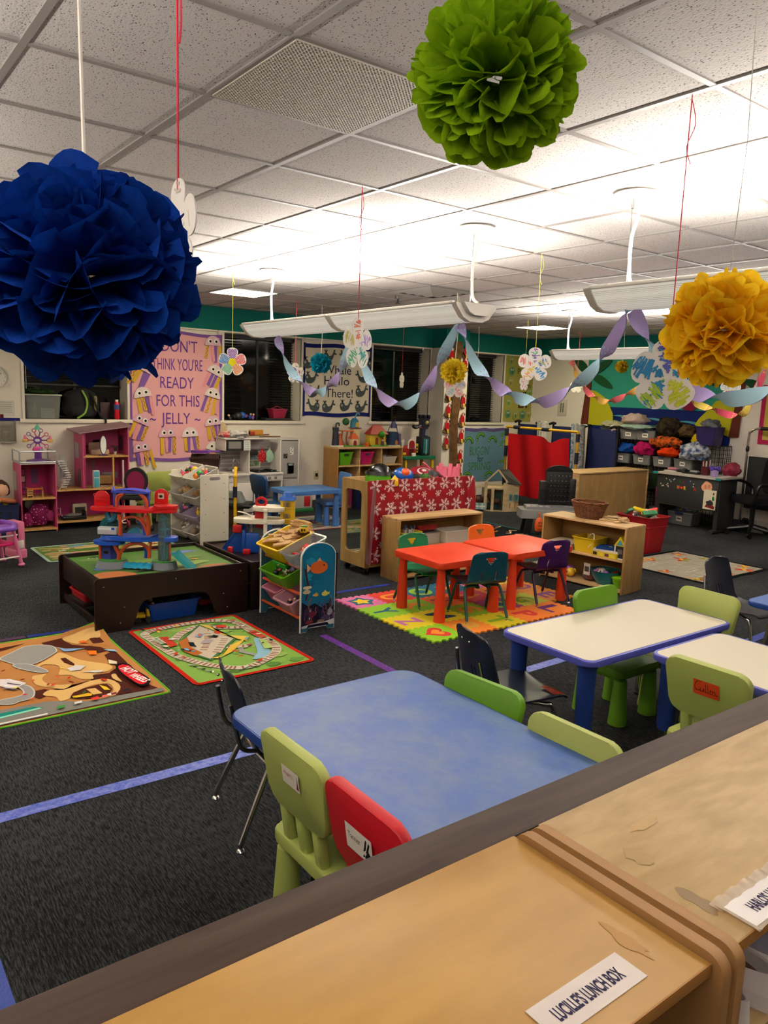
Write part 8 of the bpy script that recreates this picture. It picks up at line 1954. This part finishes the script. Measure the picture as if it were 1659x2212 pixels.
GREYB = M('#8f9092', .3, 0, .5, 'glass', op=.62)
GN = 'grey clear bins of the storage grid'
def gbin(x, z, lab, w_=.30, card=.04, blue=False):
    tt = tub(lab, (x, 10.33, z), 0, w_, .30, .15, '#888', .9, mat=GREYB, group=GN, card=(card,))
    if blue:
        b = MB(); b.bx(-.04, .04, -.165, -.14, .13, .155, PL('#1a2a5a'), .003); b.build('latch', tt)
for i, x in enumerate((-7.67, -7.32, -6.96, -6.61, -6.26, -5.92)[:5]):
    gbin(x + .0, .762, 'grey clear named bin in the grid under the %s' % ('folded coats', 'blue cushion', 'pink jacket', 'orange jacket', 'blue jacket')[i], blue=i in (2, 3))
for i, x in enumerate((-7.58, -7.22, -6.92)):
    gbin(x, 1.135, 'grey clear named bin on the grid top under the %s' % ('olive blanket', 'mauve blanket', 'sage blanket end')[i], .33, .05, i == 2)
gbin(-6.08, .762, 'large grey clear bin behind the desk pen cup', .34, .05) if 0 else None
for i, x in enumerate((-7.67, -7.32, -6.96)): gbin(x, .385, 'dim grey clear bin on the low grid tier, %s' % ('first from the cots', 'second from the cots', 'third from the cots')[i])
for i, x in enumerate((-6.6, -6.25)): gbin(x, .010, 'clear bin on the floor tier of the grid %s' % ('with the pink jacket behind', 'below the desk panel')[i], blue=True)
def cl(label, x, y, z, r, c, s, c2=None, cat='clothes', name='jacket'): return heapcloth(label, (x, y, z), r, c, s, 0, c2, .32, name, cat, 'clothes and bedding piled on the storage grid')
cl('olive blanket folded over the first top bin', -7.58, 10.30, 1.28, (.22, .18, .07), '#9a987a', 1, '#86846a', 'bedding', 'blanket')
cl('pale pink cloth hanging over the first top bin', -7.46, 10.14, 1.22, (.07, .03, .07), '#b8a0a0', 2, None, 'bedding', 'blanket')
cl('sage green pillow on the second top bin', -7.13, 10.28, 1.285, (.27, .17, .05), '#7a9288', 3, '#8fa398', 'bedding', 'pillow')
cl('mauve blanket crumpled on the sage pillow', -7.20, 10.30, 1.36, (.22, .15, .10), '#a08a98', 4, '#b09a7c', 'bedding', 'blanket')
cl('blue cushion stuffed in the grid', -7.28, 10.30, .915, (.19, .15, .09), '#123a86', 5, '#1a4690', 'bedding', 'cushion')
cl('grey coat in the first grid cube', -7.66, 10.30, .90, (.14, .15, .05), '#5f6664', 6, '#35393a')
cl('bright pink jacket bulging from the grid', -6.93, 10.24, .92, (.16, .16, .11), '#b0145e', 7, '#7a1040')
cl('black wig and cape costume on top of the grid', -6.58, 10.30, 1.20, (.22, .18, .17), '#12100e', 8, '#3a3020', 'costume', 'costume')
cl('brown leopard costume on top of the grid', -6.27, 10.26, 1.23, (.13, .13, .10), '#5a4428', 9, '#2a2014', 'costume', 'costume')
cl('orange and black striped costume hanging from the grid top', -6.55, 10.16, 1.06, (.26, .06, .09), '#1c1612', 10, '#c85a1c', 'costume', 'costume')
cl('bright orange fur costume in the grid', -6.50, 10.22, .925, (.17, .15, .085), '#d83c0c', 11, '#b02c08', 'costume', 'costume')
cl('blue and white jacket hanging out of the grid', -6.10, 10.20, .92, (.21, .17, .13), '#1f3f6e', 12, '#b8bcc0')
cl('dark green bag in the low grid cube', -6.75, 10.25, .40, (.3, .14, .13), '#1c2a1c', 13, '#0f120f', 'bag', 'soft_bag')
cl('pink sleeve trailing from the floor tier of the grid', -6.50, 10.08, .0, (.07, .06, .32), '#a81a6a', 14, '#8a1456')
cl('yellow cloth beside the purple tub', -6.13, 10.30, 1.13, (.07, .1, .09), '#c8b01c', 15, None)
t = tub('purple tub on top of the storage grid', (-5.97, 10.34, 1.135), 0, .30, .28, .26, '#241a56', .85, name='purple_tub', cat='tub')
cl('grey towels heaped in the purple tub', -5.97, 10.34, 1.36, (.13, .12, .08), '#6a6c72', 16, '#4a4c52', 'bedding', 'towel')
# desk
t = thing('teacher_desk', 'dark grey desk with white top and coloured letter magnets', 'desk', (-5.82, 9.90, 0))
DK = M('#202221', .6)
b = MB(); bprism(b, rrect(.98, .60, .03), .725, .748, M('#b0a8a0', .4), .005); b.build('desktop', t)
b = MB(); b.bx(-.46, .46, -.27, -.25, .30, .72, DK, .003); b.build('modesty_panel', t)
for s in (-1, 1):
    b = MB(); b.bx(s * .44 - .03, s * .44 + .03, -.24, .18, .05, .72, DK, .006); b.build('leg', t)
    b = MB(); b.tube([(s * .44, -.33, .03), (s * .44, .30, .03)], .03, DK, 10); b.build('foot', t)
b = MB()
for x in (-.47, .47): b.bx(x - .05, x + .03, -.305, -.29, .72, .752, PL('#157a7a'), .003)
b.build('corner_tape', t)
b = MB(); b.T = onwy(0, -.2705, 0)
rr = random.Random(2)
for i in range(15): b.poly(ell(rr.uniform(-.42, -.18) if i < 12 else rr.uniform(-.1, .1), rr.uniform(.53, .68), .009, .009, 8), .001, PAPER(rr.choice(('#d8d4c8', '#c8c87a', '#b8c0c4', '#d8a8a0'))))
for i, (ch, c) in enumerate(zip('MISS', ('#1f5a3a', '#7a2a1c', '#1f3a6a', '#2a3a5a'))): b.text('\b' + ch, .045, -.10 + .045 * i, .625, .001, PAPER(c), width=.03 if ch != 'I' else .022)
for i, (ch, c) in enumerate(zip('M#RGAN', ('#e07a1c', '#d8302c', '#e0c43a', '#3a2a2a', '#14442c', '#a8201c'))):
    x = -.125 + .05 * i
    if ch == '#': b.poly([(x + .0014 * 16 * math.sin(a) ** 3, .562 + .0014 * (13 * math.cos(a) - 5 * math.cos(2 * a) - 2 * math.cos(3 * a) - math.cos(4 * a))) for a in [2 * PI * k / 24 for k in range(24)]], .001, PAPER(c))
    else: b.text('\b' + ch, .05, x, .54, .001, PAPER(c), width=.036)
b.build('letter_magnets', t, 0)
b = MB(); b.T = onwy(.30, -.2745, .615); b.prism(blob(0, 0, .075, .075, 3, .1, 10), 0, .002, PAPER('#d89a78')); b.poly(blob(-.02, .0, .02, .03, 4), .0025, PAPER('#b87a58')); b.poly(blob(.03, .01, .02, .025, 5), .0025, PAPER('#b87a58')); o = b.build('orange_cutout', t, 0)
b = MB(); b.T = onwy(.355, -.2775, .45); b.prism(rrect(.18, .26, .004), 0, .002, PAPER('#cfc6ac')); b.poly([(-.06, -.10), (.07, -.12), (.08, -.09), (.02, -.04), (-.04, -.06)], .003, PAPER('#7a2420')); b.poly(blob(.01, -.04, .05, .035, 3), .0034, PAPER('#2c2f2c')); b.poly(blob(.05, .02, .02, .03, 4), .0034, PAPER('#2f6a34')); b.poly([(.04, .07), (.06, .07), (.06, .10), (.045, .10)], .0034, PAPER('#1c1c1c')); b.build('drawn_card', t, 0)
def dsk(name, lab, cat, x, y, f, z=.7485):
    b = MB(); f(b); return tag(b.build(name, None, 40, (x, y, z)), lab, cat)
t = thing('pencil_cup', 'dark red cup of pens and markers on the desk', 'pen cup', (-5.70, 9.86, .7485))
b = MB(); tub_mesh(b, .11, .08, .12, M('#4a1018', .3), .95); b.build('cup', t)
for i in range(8):
    b = MB(); q = (-.04 + .011 * i, rr.uniform(-.02, .02)); b.cyl((q[0], q[1], .01), (q[0] * 1.3, q[1], .17 + .05 * rr.random()), .007, .006, PL(('#d8d4cc', '#2a2a2c', '#8a2a2a', '#c8c4bc')[i % 4]), 6); b.build('pen', t)
t = thing('purple_pot', 'lilac pot with purple paper flowers on the desk edge', 'pot', (-5.535, 9.80, .7485))
b = MB(); b.lathe([(.045, 0), (.055, .09), (.05, .09), (.045, .01)], PL('#9a86b8', .4), 20); b.build('pot', t)
b = MB(); [b.ball((.05 * math.cos(k * 1.1), .05 * math.sin(k * 1.1), .10 + .02 * (k % 2)), (.03, .03, .022), PAPER('#5a46a8'), 8, 6) for k in range(7)]; b.build('paper_flowers', t)
dsk('papers', 'pile of pink and white papers at the desk end by the tall shelf', 'papers', -6.22, 9.90, lambda b: (b.bx(-.09, .09, -.08, .08, 0, .015, PAPER('#c8c0b8')), b.lump((0, 0, .035), (.08, .07, .025), PAPER('#a86a78'), 4, .3)))
dsk('tape_dispenser', 'black desk organizer beside the pink papers', 'organizer', -6.07, 9.92, lambda b: (b.bx(-.06, .06, -.07, .07, 0, .035, BLACK, .01), b.ball((.02, 0, .04), (.04, .03, .02), BLACK, 10, 6)))
dsk('laptop_computer', 'closed black laptop lying on the desk', 'laptop', -5.88, 9.86, lambda b: (b.bx(-.12, .12, -.09, .09, 0, .02, BLACK, .005), b.bx(-.06, .06, .0, .06, .02, .045, PL('#8f8f90'), .005)))
dsk('papers', 'loose white papers at the chair end of the desk', 'papers', -5.44, 9.95, lambda b: (b.bx(-.09, .06, -.11, .08, 0, .004, PAPER('#c8c4bc')), b.bx(-.05, .08, -.05, .10, .004, .008, PAPER('#b8b4ac'))))
cl('dark red jacket draped at the back of the desk', -5.50, 10.16, .7485, (.12, .09, .10), '#6a1c2a', 21, '#8a3a4a')
t = tub('clear lidded box of craft supplies under the desk', (-6.05, 10.02, .0), 0, .40, .26, .17, '#9a9a9c', .9, mat=GREYB, card=(.045,))
b = MB(); b.bx(-.21, .21, -.14, .14, .17, .185, M('#7f868a', .4), .004); b.bx(-.06, .06, -.15, -.13, .15, .19, PL('#1a2f66'), .003); b.build('lid', t)
b = MB(); [b.tube([(-.14 + .06 * k, -.03, .01 + .006 * k), (.0 + .05 * k, .02, .02), (.14, .0 + .02 * k, .01)], .010, PL(('#2a6a94', '#b8b43a', '#3a5a9a', '#8aa8b4')[k % 4]), 6) for k in range(4)]; tag(b.build('jump_ropes', None, 40, (-6.05, 10.02, .187)), 'blue and yellow coiled ropes on the box under the desk', 'rope')
# office chair
t = thing('office_chair', 'black swivel office chair behind the desk', 'office chair', (-5.06, 10.0, 0), 150)
CF = M('#17171a', .9, 0, .1)
b = MB(); bprism(b, rrect(.50, .48, .12), .44, .53, CF, .03); b.build('seat', t)
b = MB(Matrix.Translation((0, -.26, .60)) @ Matrix.Rotation(R(98), 4, 'X')); bprism(b, rrect(.46, .58, .16, 6, 0, .24), -.05, .05, CF, .03); b.build('backrest', t, 50)
for s in (-1, 1):
    b = MB(); b.tube(spline([(s * .26, -.14, .48), (s * .30, -.14, .62), (s * .30, .0, .70), (s * .30, .14, .69), (s * .27, .16, .50)], 5), .022, BLACK, 8); b.build('armrest', t)
b = MB(); b.cyl((0, 0, .1), (0, 0, .44), .03, .035, BLACK, 12); b.build('column', t)
for k in range(5):
    a = 2 * PI * k / 5; b = MB(); b.tube([(0, 0, .13), (.3 * math.cos(a), .3 * math.sin(a), .08)], [.035, .02], BLACK, 8); o = b.build('base_leg', t)
    b = MB(); b.cyl((.3 * math.cos(a) - .02, .3 * math.sin(a), .035), (.3 * math.cos(a) + .02, .3 * math.sin(a), .035), .034, .034, BLACK, 12); b.build('caster', o)
t = thing('hand_cart', 'folding cart with a curved chrome handle and black grip by the far wall', 'cart', (-5.15, 10.44, 0))
b = MB(); b.tube(spline([(-.30, 0, .1), (-.30, 0, 1.22), (-.27, 0, 1.36), (-.15, 0, 1.41), (.15, 0, 1.41), (.27, 0, 1.36), (.30, 0, 1.22), (.30, 0, .1)], 6), .016, CHROME, 10); b.build('frame', t)
b = MB(); b.tube([(-.14, 0, 1.41), (.15, 0, 1.41)], .024, BLACK, 10); b.ball((-.30, 0, 1.12), (.025, .03, .05), BLACK, 8, 6); b.build('grip', t)
b = MB(); b.bx(-.28, .28, .02, .04, .30, 1.02, M('#101012', .7)); b.build('black_panel', t)
for x in (-.24, .24):
    b = MB(); b.cyl((x - .02, .03, .08), (x + .02, .03, .08), .08, .08, BLACK, 16); b.build('wheel', t)
t = thing('wire_rack', 'grey metal rack cut off by the picture edge', 'rack', (-4.60, 10.02, 0), 0)
for (x, y) in ((-.12, -.18), (-.12, .18), (.5, -.18), (.5, .18)):
    b = MB(); b.cyl((x, y, 0), (x, y, 1.08), .012, .012, M('#8f9488', .4, .5), 8); b.ball((x, y, 1.09), .02, PL('#c82a1c'), 8, 6); b.build('post', t)
for z in (.06, .38, .56, .76, .95):
    b = MB()
    for q in (-.18, -.06, .06, .18): b.tube([(-.12, q, z), (.5, q, z)], .005, STEEL, 5)
    for q in range(6): b.tube([(-.12 + .124 * q, -.18, z), (-.12 + .124 * q, .18, z)], .005, STEEL, 5)
    b.build('wire_shelf', t)
cl('dark shiny parcel on the bottom of the metal rack', -4.6, 10.05, .07, (.2, .14, .1), '#2a1c22', 22, '#6a3a4a', 'bag', 'parcel')
t = tub('white flat tub on the floor behind the office chair', (-5.0, 10.40, 0), 0, .5, .2, .14, '#a8a49c', .92, name='white_tub')
heap('in the toy corner rack', (-4.55, 10.05, .39), 0, .4, .2, 4, .06, 95, ('block', 'ball'), ['#22242a', '#5a2a24'])
# ================================================================ PAPER ON THE WALLS
def poster(label, y0, y1, z0, z1, paper, name='wall_poster', wave=.012, frame=None, fw=.04, T=None):
    t = thing(name, label, 'poster', (0, 0, 0), 0, 'wall posters')
    t.matrix_world = (T or onwx(WX + .0025, 0, 0))
    b = MB(); W, H = y1 - y0, z1 - z0
    b.sheet(lambda u, v: (y0 + W * u, z0 + H * v + wave * math.sin(u * 9 + y0 * 5) * (1 if v > .5 else -1), .004 + .004 * math.sin(u * 7 + 3 * v) ** 2), 24, 12, PAPER(paper)); b.build('paper', t, 0)
    if frame:
        b = MB(); k = 24
        P1 = [(y0 + W * i / k, z1 - fw / 2 + wave * math.sin(9 * i / k + y0 * 5)) for i in range(k + 1)]; P0 = [(y0 + W * i / k, z0 + fw / 2 - wave * math.sin(9 * i / k + y0 * 5)) for i in range(k + 1)]
        b.stroke(P1, fw, .0092, PAPER(frame)); b.stroke(P0, fw, .0092, PAPER(frame)); b.stroke([(y0 + fw / 2, z0), (y0 + fw / 2, z1)], fw, .0094, PAPER(frame)); b.stroke([(y1 - fw / 2, z0), (y1 - fw / 2, z1)], fw, .0094, PAPER(frame)); b.build('paper_border', t, 0)
    return t
def letters(t, rows, col, size, bold=True):
    for (s, ya, yb, z) in rows:
        b = MB(); b.text(('\b' if bold else '') + s, size, (ya + yb) / 2, z - size / 2, .0105, PAPER(col), width=yb - ya); b.build('lettering', t, 0)
t = poster('pink jellyfish poster with purple border and purple hand lettering', 3.26, 4.51, .74, 2.385, '#dba0a6', frame='#7a529a')
letters(t, [("I DON'T", 3.60, 4.16, 2.205), ("THINK YOU'RE", 3.56, 4.23, 1.975), ('READY', 3.66, 4.11, 1.745), ('FOR THIS', 3.61, 4.19, 1.515), ('JELLY', 3.67, 4.06, 1.29), ('~', 3.52, 3.60, 1.29), ('~', 4.12, 4.20, 1.29)], '#6a3f94', .15, False)
rr = random.Random(6)
for (y, z, a) in ((4.37, 2.25, 0), (4.39, 1.88, -25), (4.36, 1.58, -15), (4.37, 1.21, 8), (4.38, .87, -15), (4.05, 1.06, 4), (3.74, 1.06, 2), (3.41, .88, 8), (3.40, 1.23, -22), (3.43, 1.56, 10), (3.43, 1.89, -25), (3.49, 2.14, -15)):
    b = MB(Matrix.Translation((y, z, .011)) @ Matrix.Rotation(R(a), 4, 'Z'))
    cs = ['#c9a02c', '#7a55a0', '#d8909a', '#c8a84a', '#7a55a0']; rr.shuffle(cs)
    for k in range(4):
        x = -.085 + .055 * k; L = rr.uniform(.17, .25); s = rr.uniform(-.03, .03) + .12 * x
        b.add([(x, .02, .001), (x + .042, .02, .001), (x + .042 + s, -L, .012), (x + s, -L, .012)], [(3, 2, 1, 0)], PAPER(cs[k]))
        if cs[k] == '#c8a84a': b.stroke([(x + .021 + s * q / 6 + (.012 if q % 2 else -.012), .0 - L * q / 6.4) for q in range(7)], .008, .013, PAPER('#b8402c'))
    o = b.build('paper_jellyfish', t, 0)
    b = MB(Matrix.Translation((y, z, .022)) @ Matrix.Rotation(R(a), 4, 'Z'))
    b.prism(ell(0, -.01, .112, .125, 20, 0, 180), 0, .008, PAPER(rr.choice(('#d8c4c8', '#d2aebe', '#d8ccc8', '#cfa0b8'))))
    for s in (-1, 1): b.poly(ell(s * .042, .045, .03, .03, 14), .0085, PAPER('#e6e2da')); b.poly(ell(s * .042 + .004, .042, .017, .017, 12), .009, PAPER('#141214'))
    b.build('plate_head', o, 0)
t = poster('white whale poster with a navy wavy border', 5.74, 6.985, 1.335, 2.375, '#d8cebb', frame='#141f66', fw=.055)
letters(t, [('Whale', 6.10, 6.59, 2.02), ('Hello', 6.12, 6.56, 1.86), ('There!', 6.14, 6.63, 1.68)], '#22254c', .13, False)
for i, (y, z) in enumerate(((5.85, 2.08), (6.19, 2.19), (6.50, 2.19), (6.86, 2.12), (5.89, 1.87), (6.80, 1.91), (5.93, 1.67), (6.78, 1.70), (5.95, 1.47), (6.19, 1.46), (6.50, 1.48), (6.78, 1.47))):
    f = -1 if i in (2, 3, 5, 8) else 1
    b = MB(Matrix.Translation((y, z, .010)))
    q = [(-.085, .05), (-.03, .06), (.0, .02), (.05, .03), (.075, .075), (.085, .11), (.105, .11), (.10, .07), (.13, .055), (.12, .035), (.09, .04), (.06, -.03), (.0, -.065), (-.06, -.06), (-.095, -.01)]
    q = [(f * p.x, p.y) for p in spline([(a, c, 0) for a, c in q], 3, True)]
    b.prism(q if f > 0 else q[::-1], 0, .004, PAPER('#4a5254')); b.poly(ell(-f * .062, .02, .015, .015, 10), .005, PAPER('#d8d4cc')); b.poly(ell(-f * .062, .02, .008, .008, 8), .0055, BLACK)
    for k in (-1, 0, 1): b.stroke([(-f * .055, .055), (-f * .055 + .01 * k, .085), (-f * .055 + .032 * k, .11 - .008 * abs(k))], .010, .005 + .0004 * k, PAPER('#0c0c0e'))
    b.build('paper_whale', t, 0)
t = poster('pale blue caterpillar poster below the fourth window', 8.87, 9.98, .24, 1.16, '#5f8296', wave=.006)
b = MB(); b.stroke([(8.87 + .111 * i, 1.135 + .012 * math.sin(i * 1.6)) for i in range(11)], .05, .0095, PAPER('#5a4a82')); b.build('purple_ruffle', t, 0)
letters(t, [("BUGGIN'", 9.10, 9.57, .775), ('SPRING', 9.08, 9.61, .51)], '#3f7a52', .15, False); letters(t, [('for', 9.29, 9.43, .64)], '#1c2426', .11, False)
for i, (y, z) in enumerate(((9.08, .96), (9.33, 1.03), (9.64, .97), (9.90, 1.05), (9.88, .90), (9.88, .57), (9.07, .36), (9.58, .36))):
    b = MB(Matrix.Translation((y, z, .010)) @ Matrix.Rotation(R((-20, 15, -15, 20, 40, 10, 0, 5)[i]), 4, 'Z')); s = .7 if i in (3, 4, 5) else 1
    b.stroke([(s * .085 * math.cos(R(q)), s * (.085 * math.sin(R(q)) - .05)) for q in range(10, 171, 16)], .05 * s, .002, PAPER('#2f6a24')); b.stroke([(s * .088 * math.cos(R(q)), s * (.088 * math.sin(R(q)) - .05)) for q in range(30, 171, 20)], .016 * s, .003, PAPER('#7aa83a'))
    b.poly(ell(-.085 * s, -.045 * s, .026 * s, .026 * s, 10), .0035, PAPER('#2a5c20')); b.poly(ell(-.09 * s, -.045 * s, .010, .010, 8), .004, PAPER('#d8d8c8')); b.build('paper_caterpillar', t, 0)
t = poster('pale yellow bug plate poster between the fourth window and the corner', 9.85, 10.57, 1.28, 2.44, '#9a9448', wave=.004)
letters(t, [('LIT', 10.22, 10.50, 1.75), ('LIT', 10.22, 10.50, 1.59)], '#38160f', .12); letters(t, [('P', 10.16, 10.23, 2.17), ('m', 10.42, 10.52, 1.92)], '#2f4a24', .10, False)
for i, (y, z) in enumerate(((9.98, 2.34), (10.01, 2.16), (9.99, 1.97), (9.97, 1.62), (9.97, 1.41), (10.16, 1.40), (10.34, 1.40), (10.50, 1.41), (10.49, 1.80), (10.27, 2.36), (10.46, 2.36))):
    b = MB(Matrix.Translation((y, z, .010))); b.prism(ell(0, 0, .078, .082, 20), 0, .004, PAPER(('#7f8f4a', '#4a7a58', '#959048', '#7f9a4a', '#4f7a54')[i % 5])); b.stroke(ell(0, 0, .07, .074, 20), .006, .005, PAPER('#b0ac70'), True)
    for s in (-1, 1): b.poly(ell(s * .022, .025, .017, .017, 10), .0055, PAPER('#c8c8a8')); b.poly(ell(s * .022, .022, .008, .008, 8), .006, BLACK)
    b.stroke([(0, 0), (.004, -.04)], .010, .0055, PAPER('#1c2414')); b.build('paper_plate_bug', t, 0)
# paper tree with parrots on the pier
t = thing('paper_tree', 'brown paper tree with red parrots on the narrow wall pier', 'wall decoration'); t.matrix_world = onwx(-9.263, 0, 0)
BRN = M('#5a4028', .9, 0, .1, 'blotch', c2='#6f5236', s=9, bump=.8, bd=.03)
b = MB(); b.sheet(lambda u, v: (8.335 + .165 * u + .012 * math.sin(v * 14) - .01 * v, .45 + 2.10 * v, .012 + .02 * math.sin(PI * u) + .006 * math.sin(v * 30 + 5 * u)), 8, 60, BRN); b.build('trunk_paper', t, 60)
PR = [(8.265, 2.38), (8.57, 2.45), (8.565, 2.24), (8.25, 1.76), (8.255, 1.50), (8.245, 1.25), (8.24, 1.0), (8.565, 1.66), (8.565, 1.36), (8.56, 1.09), (8.55, .76), (8.54, .53)]
for i, (y, z) in enumerate(PR):
    b = MB(Matrix.Translation((y, z - .11, .004))); b.add([(p[0], p[1], .002 + .02 * (k % 2)) for k, p in enumerate(blob(0, 0, .075, .055, i, .25, 8, 2))], [tuple(range(16))], BRN); b.build('paper_branch', t, 0)
    b = MB(Matrix.Translation((y, z - .02, .026))); b.prism(blob(0, -.02, .045, .07, i, .06, 10, 2), 0, .003, PAPER('#b0141c')); b.prism(ell(.008, .06, .032, .036, 14), .001, .004, PAPER('#b0141c')); b.poly(ell(.014, .062, .02, .024, 12), .0045, PAPER('#d8d0c4')); b.poly(ell(.016, .064, .006, .006, 8), .005, BLACK); b.poly([(.025, .092), (.052, .07), (.042, .035), (.032, .06)], .005, BLACK)
    b.add([(-.01, -.06, .004), (.03, -.06, .004), (.035, -.125, .008), (.0, -.13, .008)], [(3, 2, 1, 0)], PAPER('#d8b45a')); b.build('paper_parrot', t, 0)
# island mural on the far wall
t = thing('paper_mural', 'teal paper island mural with palms, sand hills and a navy sea', 'wall decoration'); t.matrix_world = onwy(0, MY - .004, 0)
def mp(nm, pts, c, k, sm=0):
    b = MB(); q = [(p.x, p.y) for p in spline([(a, d, 0) for a, d in pts], 4, True)] if sm else pts
    b.prism(q, .001 + .003 * k, .0035 + .003 * k, PAPER(c)); b.build(nm, t, 0)
mp('sky_paper', [(-8.40, 1.50), (-5.72, 1.50), (-5.72, 2.40), (-8.40, 2.40)], '#2f8a7a', 0)
b = MB(); b.sheet(lambda u, v: (-8.30 + 2.5 * u, 1.12 + .49 * v, .006 + .012 * math.sin(v * 11 + 2 * math.sin(u * 5)) ** 2), 24, 16, PAPER('#0f1f5c')); b.build('sea_paper', t, 60)
for z in (1.36, 1.47):
    b = MB(); b.sheet(lambda u, v: (-7.85 + 1.7 * u, z + .035 * (v - .5) * abs(math.sin(u * 9)) - .05 * u + .01 * math.sin(u * 18), .022), 40, 2, PAPER('#4a8a9a')); b.build('wave_streamer', t, 0)
mp('sand_hill', [(-8.32, 1.30), (-7.80, 1.30), (-7.82, 1.50), (-7.92, 1.66), (-8.02, 1.77), (-8.20, 1.86), (-8.32, 1.88)], '#a8a41c', 7)
mp('sand_hill', [(-5.76, 1.25), (-6.36, 1.40), (-6.30, 1.50), (-6.18, 1.62), (-6.06, 1.76), (-5.92, 1.79), (-5.76, 1.70)], '#a8a41c', 7)
mp('palm_trunk', [(-8.46, 1.30), (-8.30, 1.30), (-8.30, 2.12), (-8.38, 2.12)], '#5c2a1e', 8); mp('palm_trunk', [(-5.82, 1.25), (-5.67, 1.26), (-5.64, 2.1), (-5.72, 2.1)], '#5c2a1e', 8)
for i, q in enumerate((((-8.35, 2.13), (-8.55, 2.20), (-8.68, 2.38), (-8.50, 2.36), (-8.36, 2.22)), ((-8.30, 2.15), (-8.15, 2.32), (-7.92, 2.38), (-8.0, 2.26), (-8.2, 2.14)), ((-8.30, 2.12), (-8.12, 2.12), (-7.95, 2.02), (-7.87, 1.92), (-8.02, 1.93), (-8.22, 2.02)), ((-8.38, 2.10), (-8.55, 2.08), (-8.65, 1.96), (-8.5, 1.97)), ((-5.72, 2.08), (-5.95, 2.12), (-6.32, 2.08), (-6.33, 2.02), (-6.02, 1.98)), ((-5.68, 2.06), (-5.5, 2.06), (-5.32, 1.9), (-5.52, 1.93)), ((-5.70, 2.12), (-5.60, 2.30), (-5.42, 2.34), (-5.55, 2.2)))): mp('palm_leaf', q, '#1c4a2c', 9, 1)
mp('paper_fish', [(-6.58, 1.62), (-6.42, 1.60), (-6.30, 1.70), (-6.24, 1.66), (-6.26, 1.78), (-6.33, 1.80), (-6.38, 1.86), (-6.52, 1.80)], '#7a1438', 8)
poster('yellow poster with a raspberry border at the picture edge', -5.40, -4.5, 1.19, 2.0, '#b8a04a', frame='#a8244e', fw=.06, wave=.003, T=onwy(0, MY - .004, 0))
t = thing('wall_plate', 'white wall plate with two grey slots by the mural corner', 'wall plate'); t.matrix_world = onwy(-8.90, MY - .002, 1.56)
b = MB(); b.bx(-.10, .10, -.14, .14, 0, .008, M('#c2bab0', .5), .004); b.build('plate', t)
b = MB(); [b.bx(x - .012, x + .012, -.08, .08, .008, .012, M('#6f6a64', .5)) for x in (-.025, .025)]; b.build('slot_pair', t, 0)
# left of the first window
t = thing('wall_clock', 'white round wall clock cut off by the picture edge', 'clock'); t.matrix_world = onwx(WX + .002, 1.775, 1.73)
b = MB(); b.lathe([(.0, 0), (.125, 0), (.125, .03), (.11, .03), (.108, .018), (.0, .018)], PL('#b8b4ae', .4), 32); b.build('case', t)
b = MB(); b.poly(ell(0, 0, .106, .106, 30), .0185, PAPER('#d8d4cc'))
for h_ in range(12): b.text(str(h_ or 12), .016, .085 * math.sin(PI * h_ / 6), .085 * math.cos(PI * h_ / 6) - .008, .0195, BLACK)
b.stroke([(0, 0), (.03, -.05)], .007, .020, BLACK); b.stroke([(0, 0), (.05, .05)], .005, .0205, BLACK); b.build('dial', t, 0)
t = thing('fire_alarm', 'red fire alarm pull station under a clear cover', 'fire alarm'); t.matrix_world = onwx(WX + .002, 1.845, 1.12)
b = MB(); b.bx(-.05, .05, -.07, .06, .0, .03, PL('#6a0f18', .4), .006); b.bx(-.06, .06, .045, .075, 0, .035, PL('#7a1420', .4), .006); b.build('pull_station', t)
b = MB(); b.bx(-.03, .03, -.012, .006, .030, .036, WHITE, .002); b.bx(-.008, .008, -.035, .0, .030, .036, WHITE, .002); b.build('pull_handle', t)
b = MB(); b.bx(-.10, .10, -.12, .12, .045, .05, M('#c8c4bc', .15, 0, .5, 'glass', op=.25), .003); b.bx(-.105, .105, -.125, -.11, 0, .05, M('#b0aca6', .4)); b.bx(.093, .105, -.125, .125, 0, .05, M('#b8b4ae', .3, 0, .5, 'glass', op=.6)); b.build('clear_cover', t)
b = MB(onwx(WX + .001, 0, 0)); b.bx(1.55, 2.0, 1.24, 1.275, .0, .01, PAPER('#241f6a')); tag(b.build('purple_strip', None, 0), 'purple paper strip above the fire alarm', 'wall decoration')
b = MB(onwx(WX + .001, 0, 0)); b.bx(1.6, 1.95, 1.29, 1.47, .0, .003, PAPER('#c8c2bc')); [b.stroke([(1.65, 1.45 - .022 * k), (1.92, 1.45 - .022 * k)], .003, .0035, PAPER('#4a4642')) for k in range(6)]; b.bx(1.795, 1.83, 1.275, 1.315, .003, .006, PAPER('#5a1418'))
tag(b.build('notice_sheet', None, 0), 'printed notice sheet below the wall clock', 'notice')
b = MB(onwx(WX + .022, 0, BAND - .02))
for i, y in enumerate((2.35, 3.9, 4.45, 5.75, 6.95, 7.95)):
    b = MB(onwx(WX + .021, y, BAND - .03)); b.prism(ell(0, 0, .012, .03, 10), 0, .012, PL('#c8c4ba')); tag(b.build('wall_hook', None, 40), 'small white clip on the ledge under the teal band', 'clip', 'clips along the ledge')
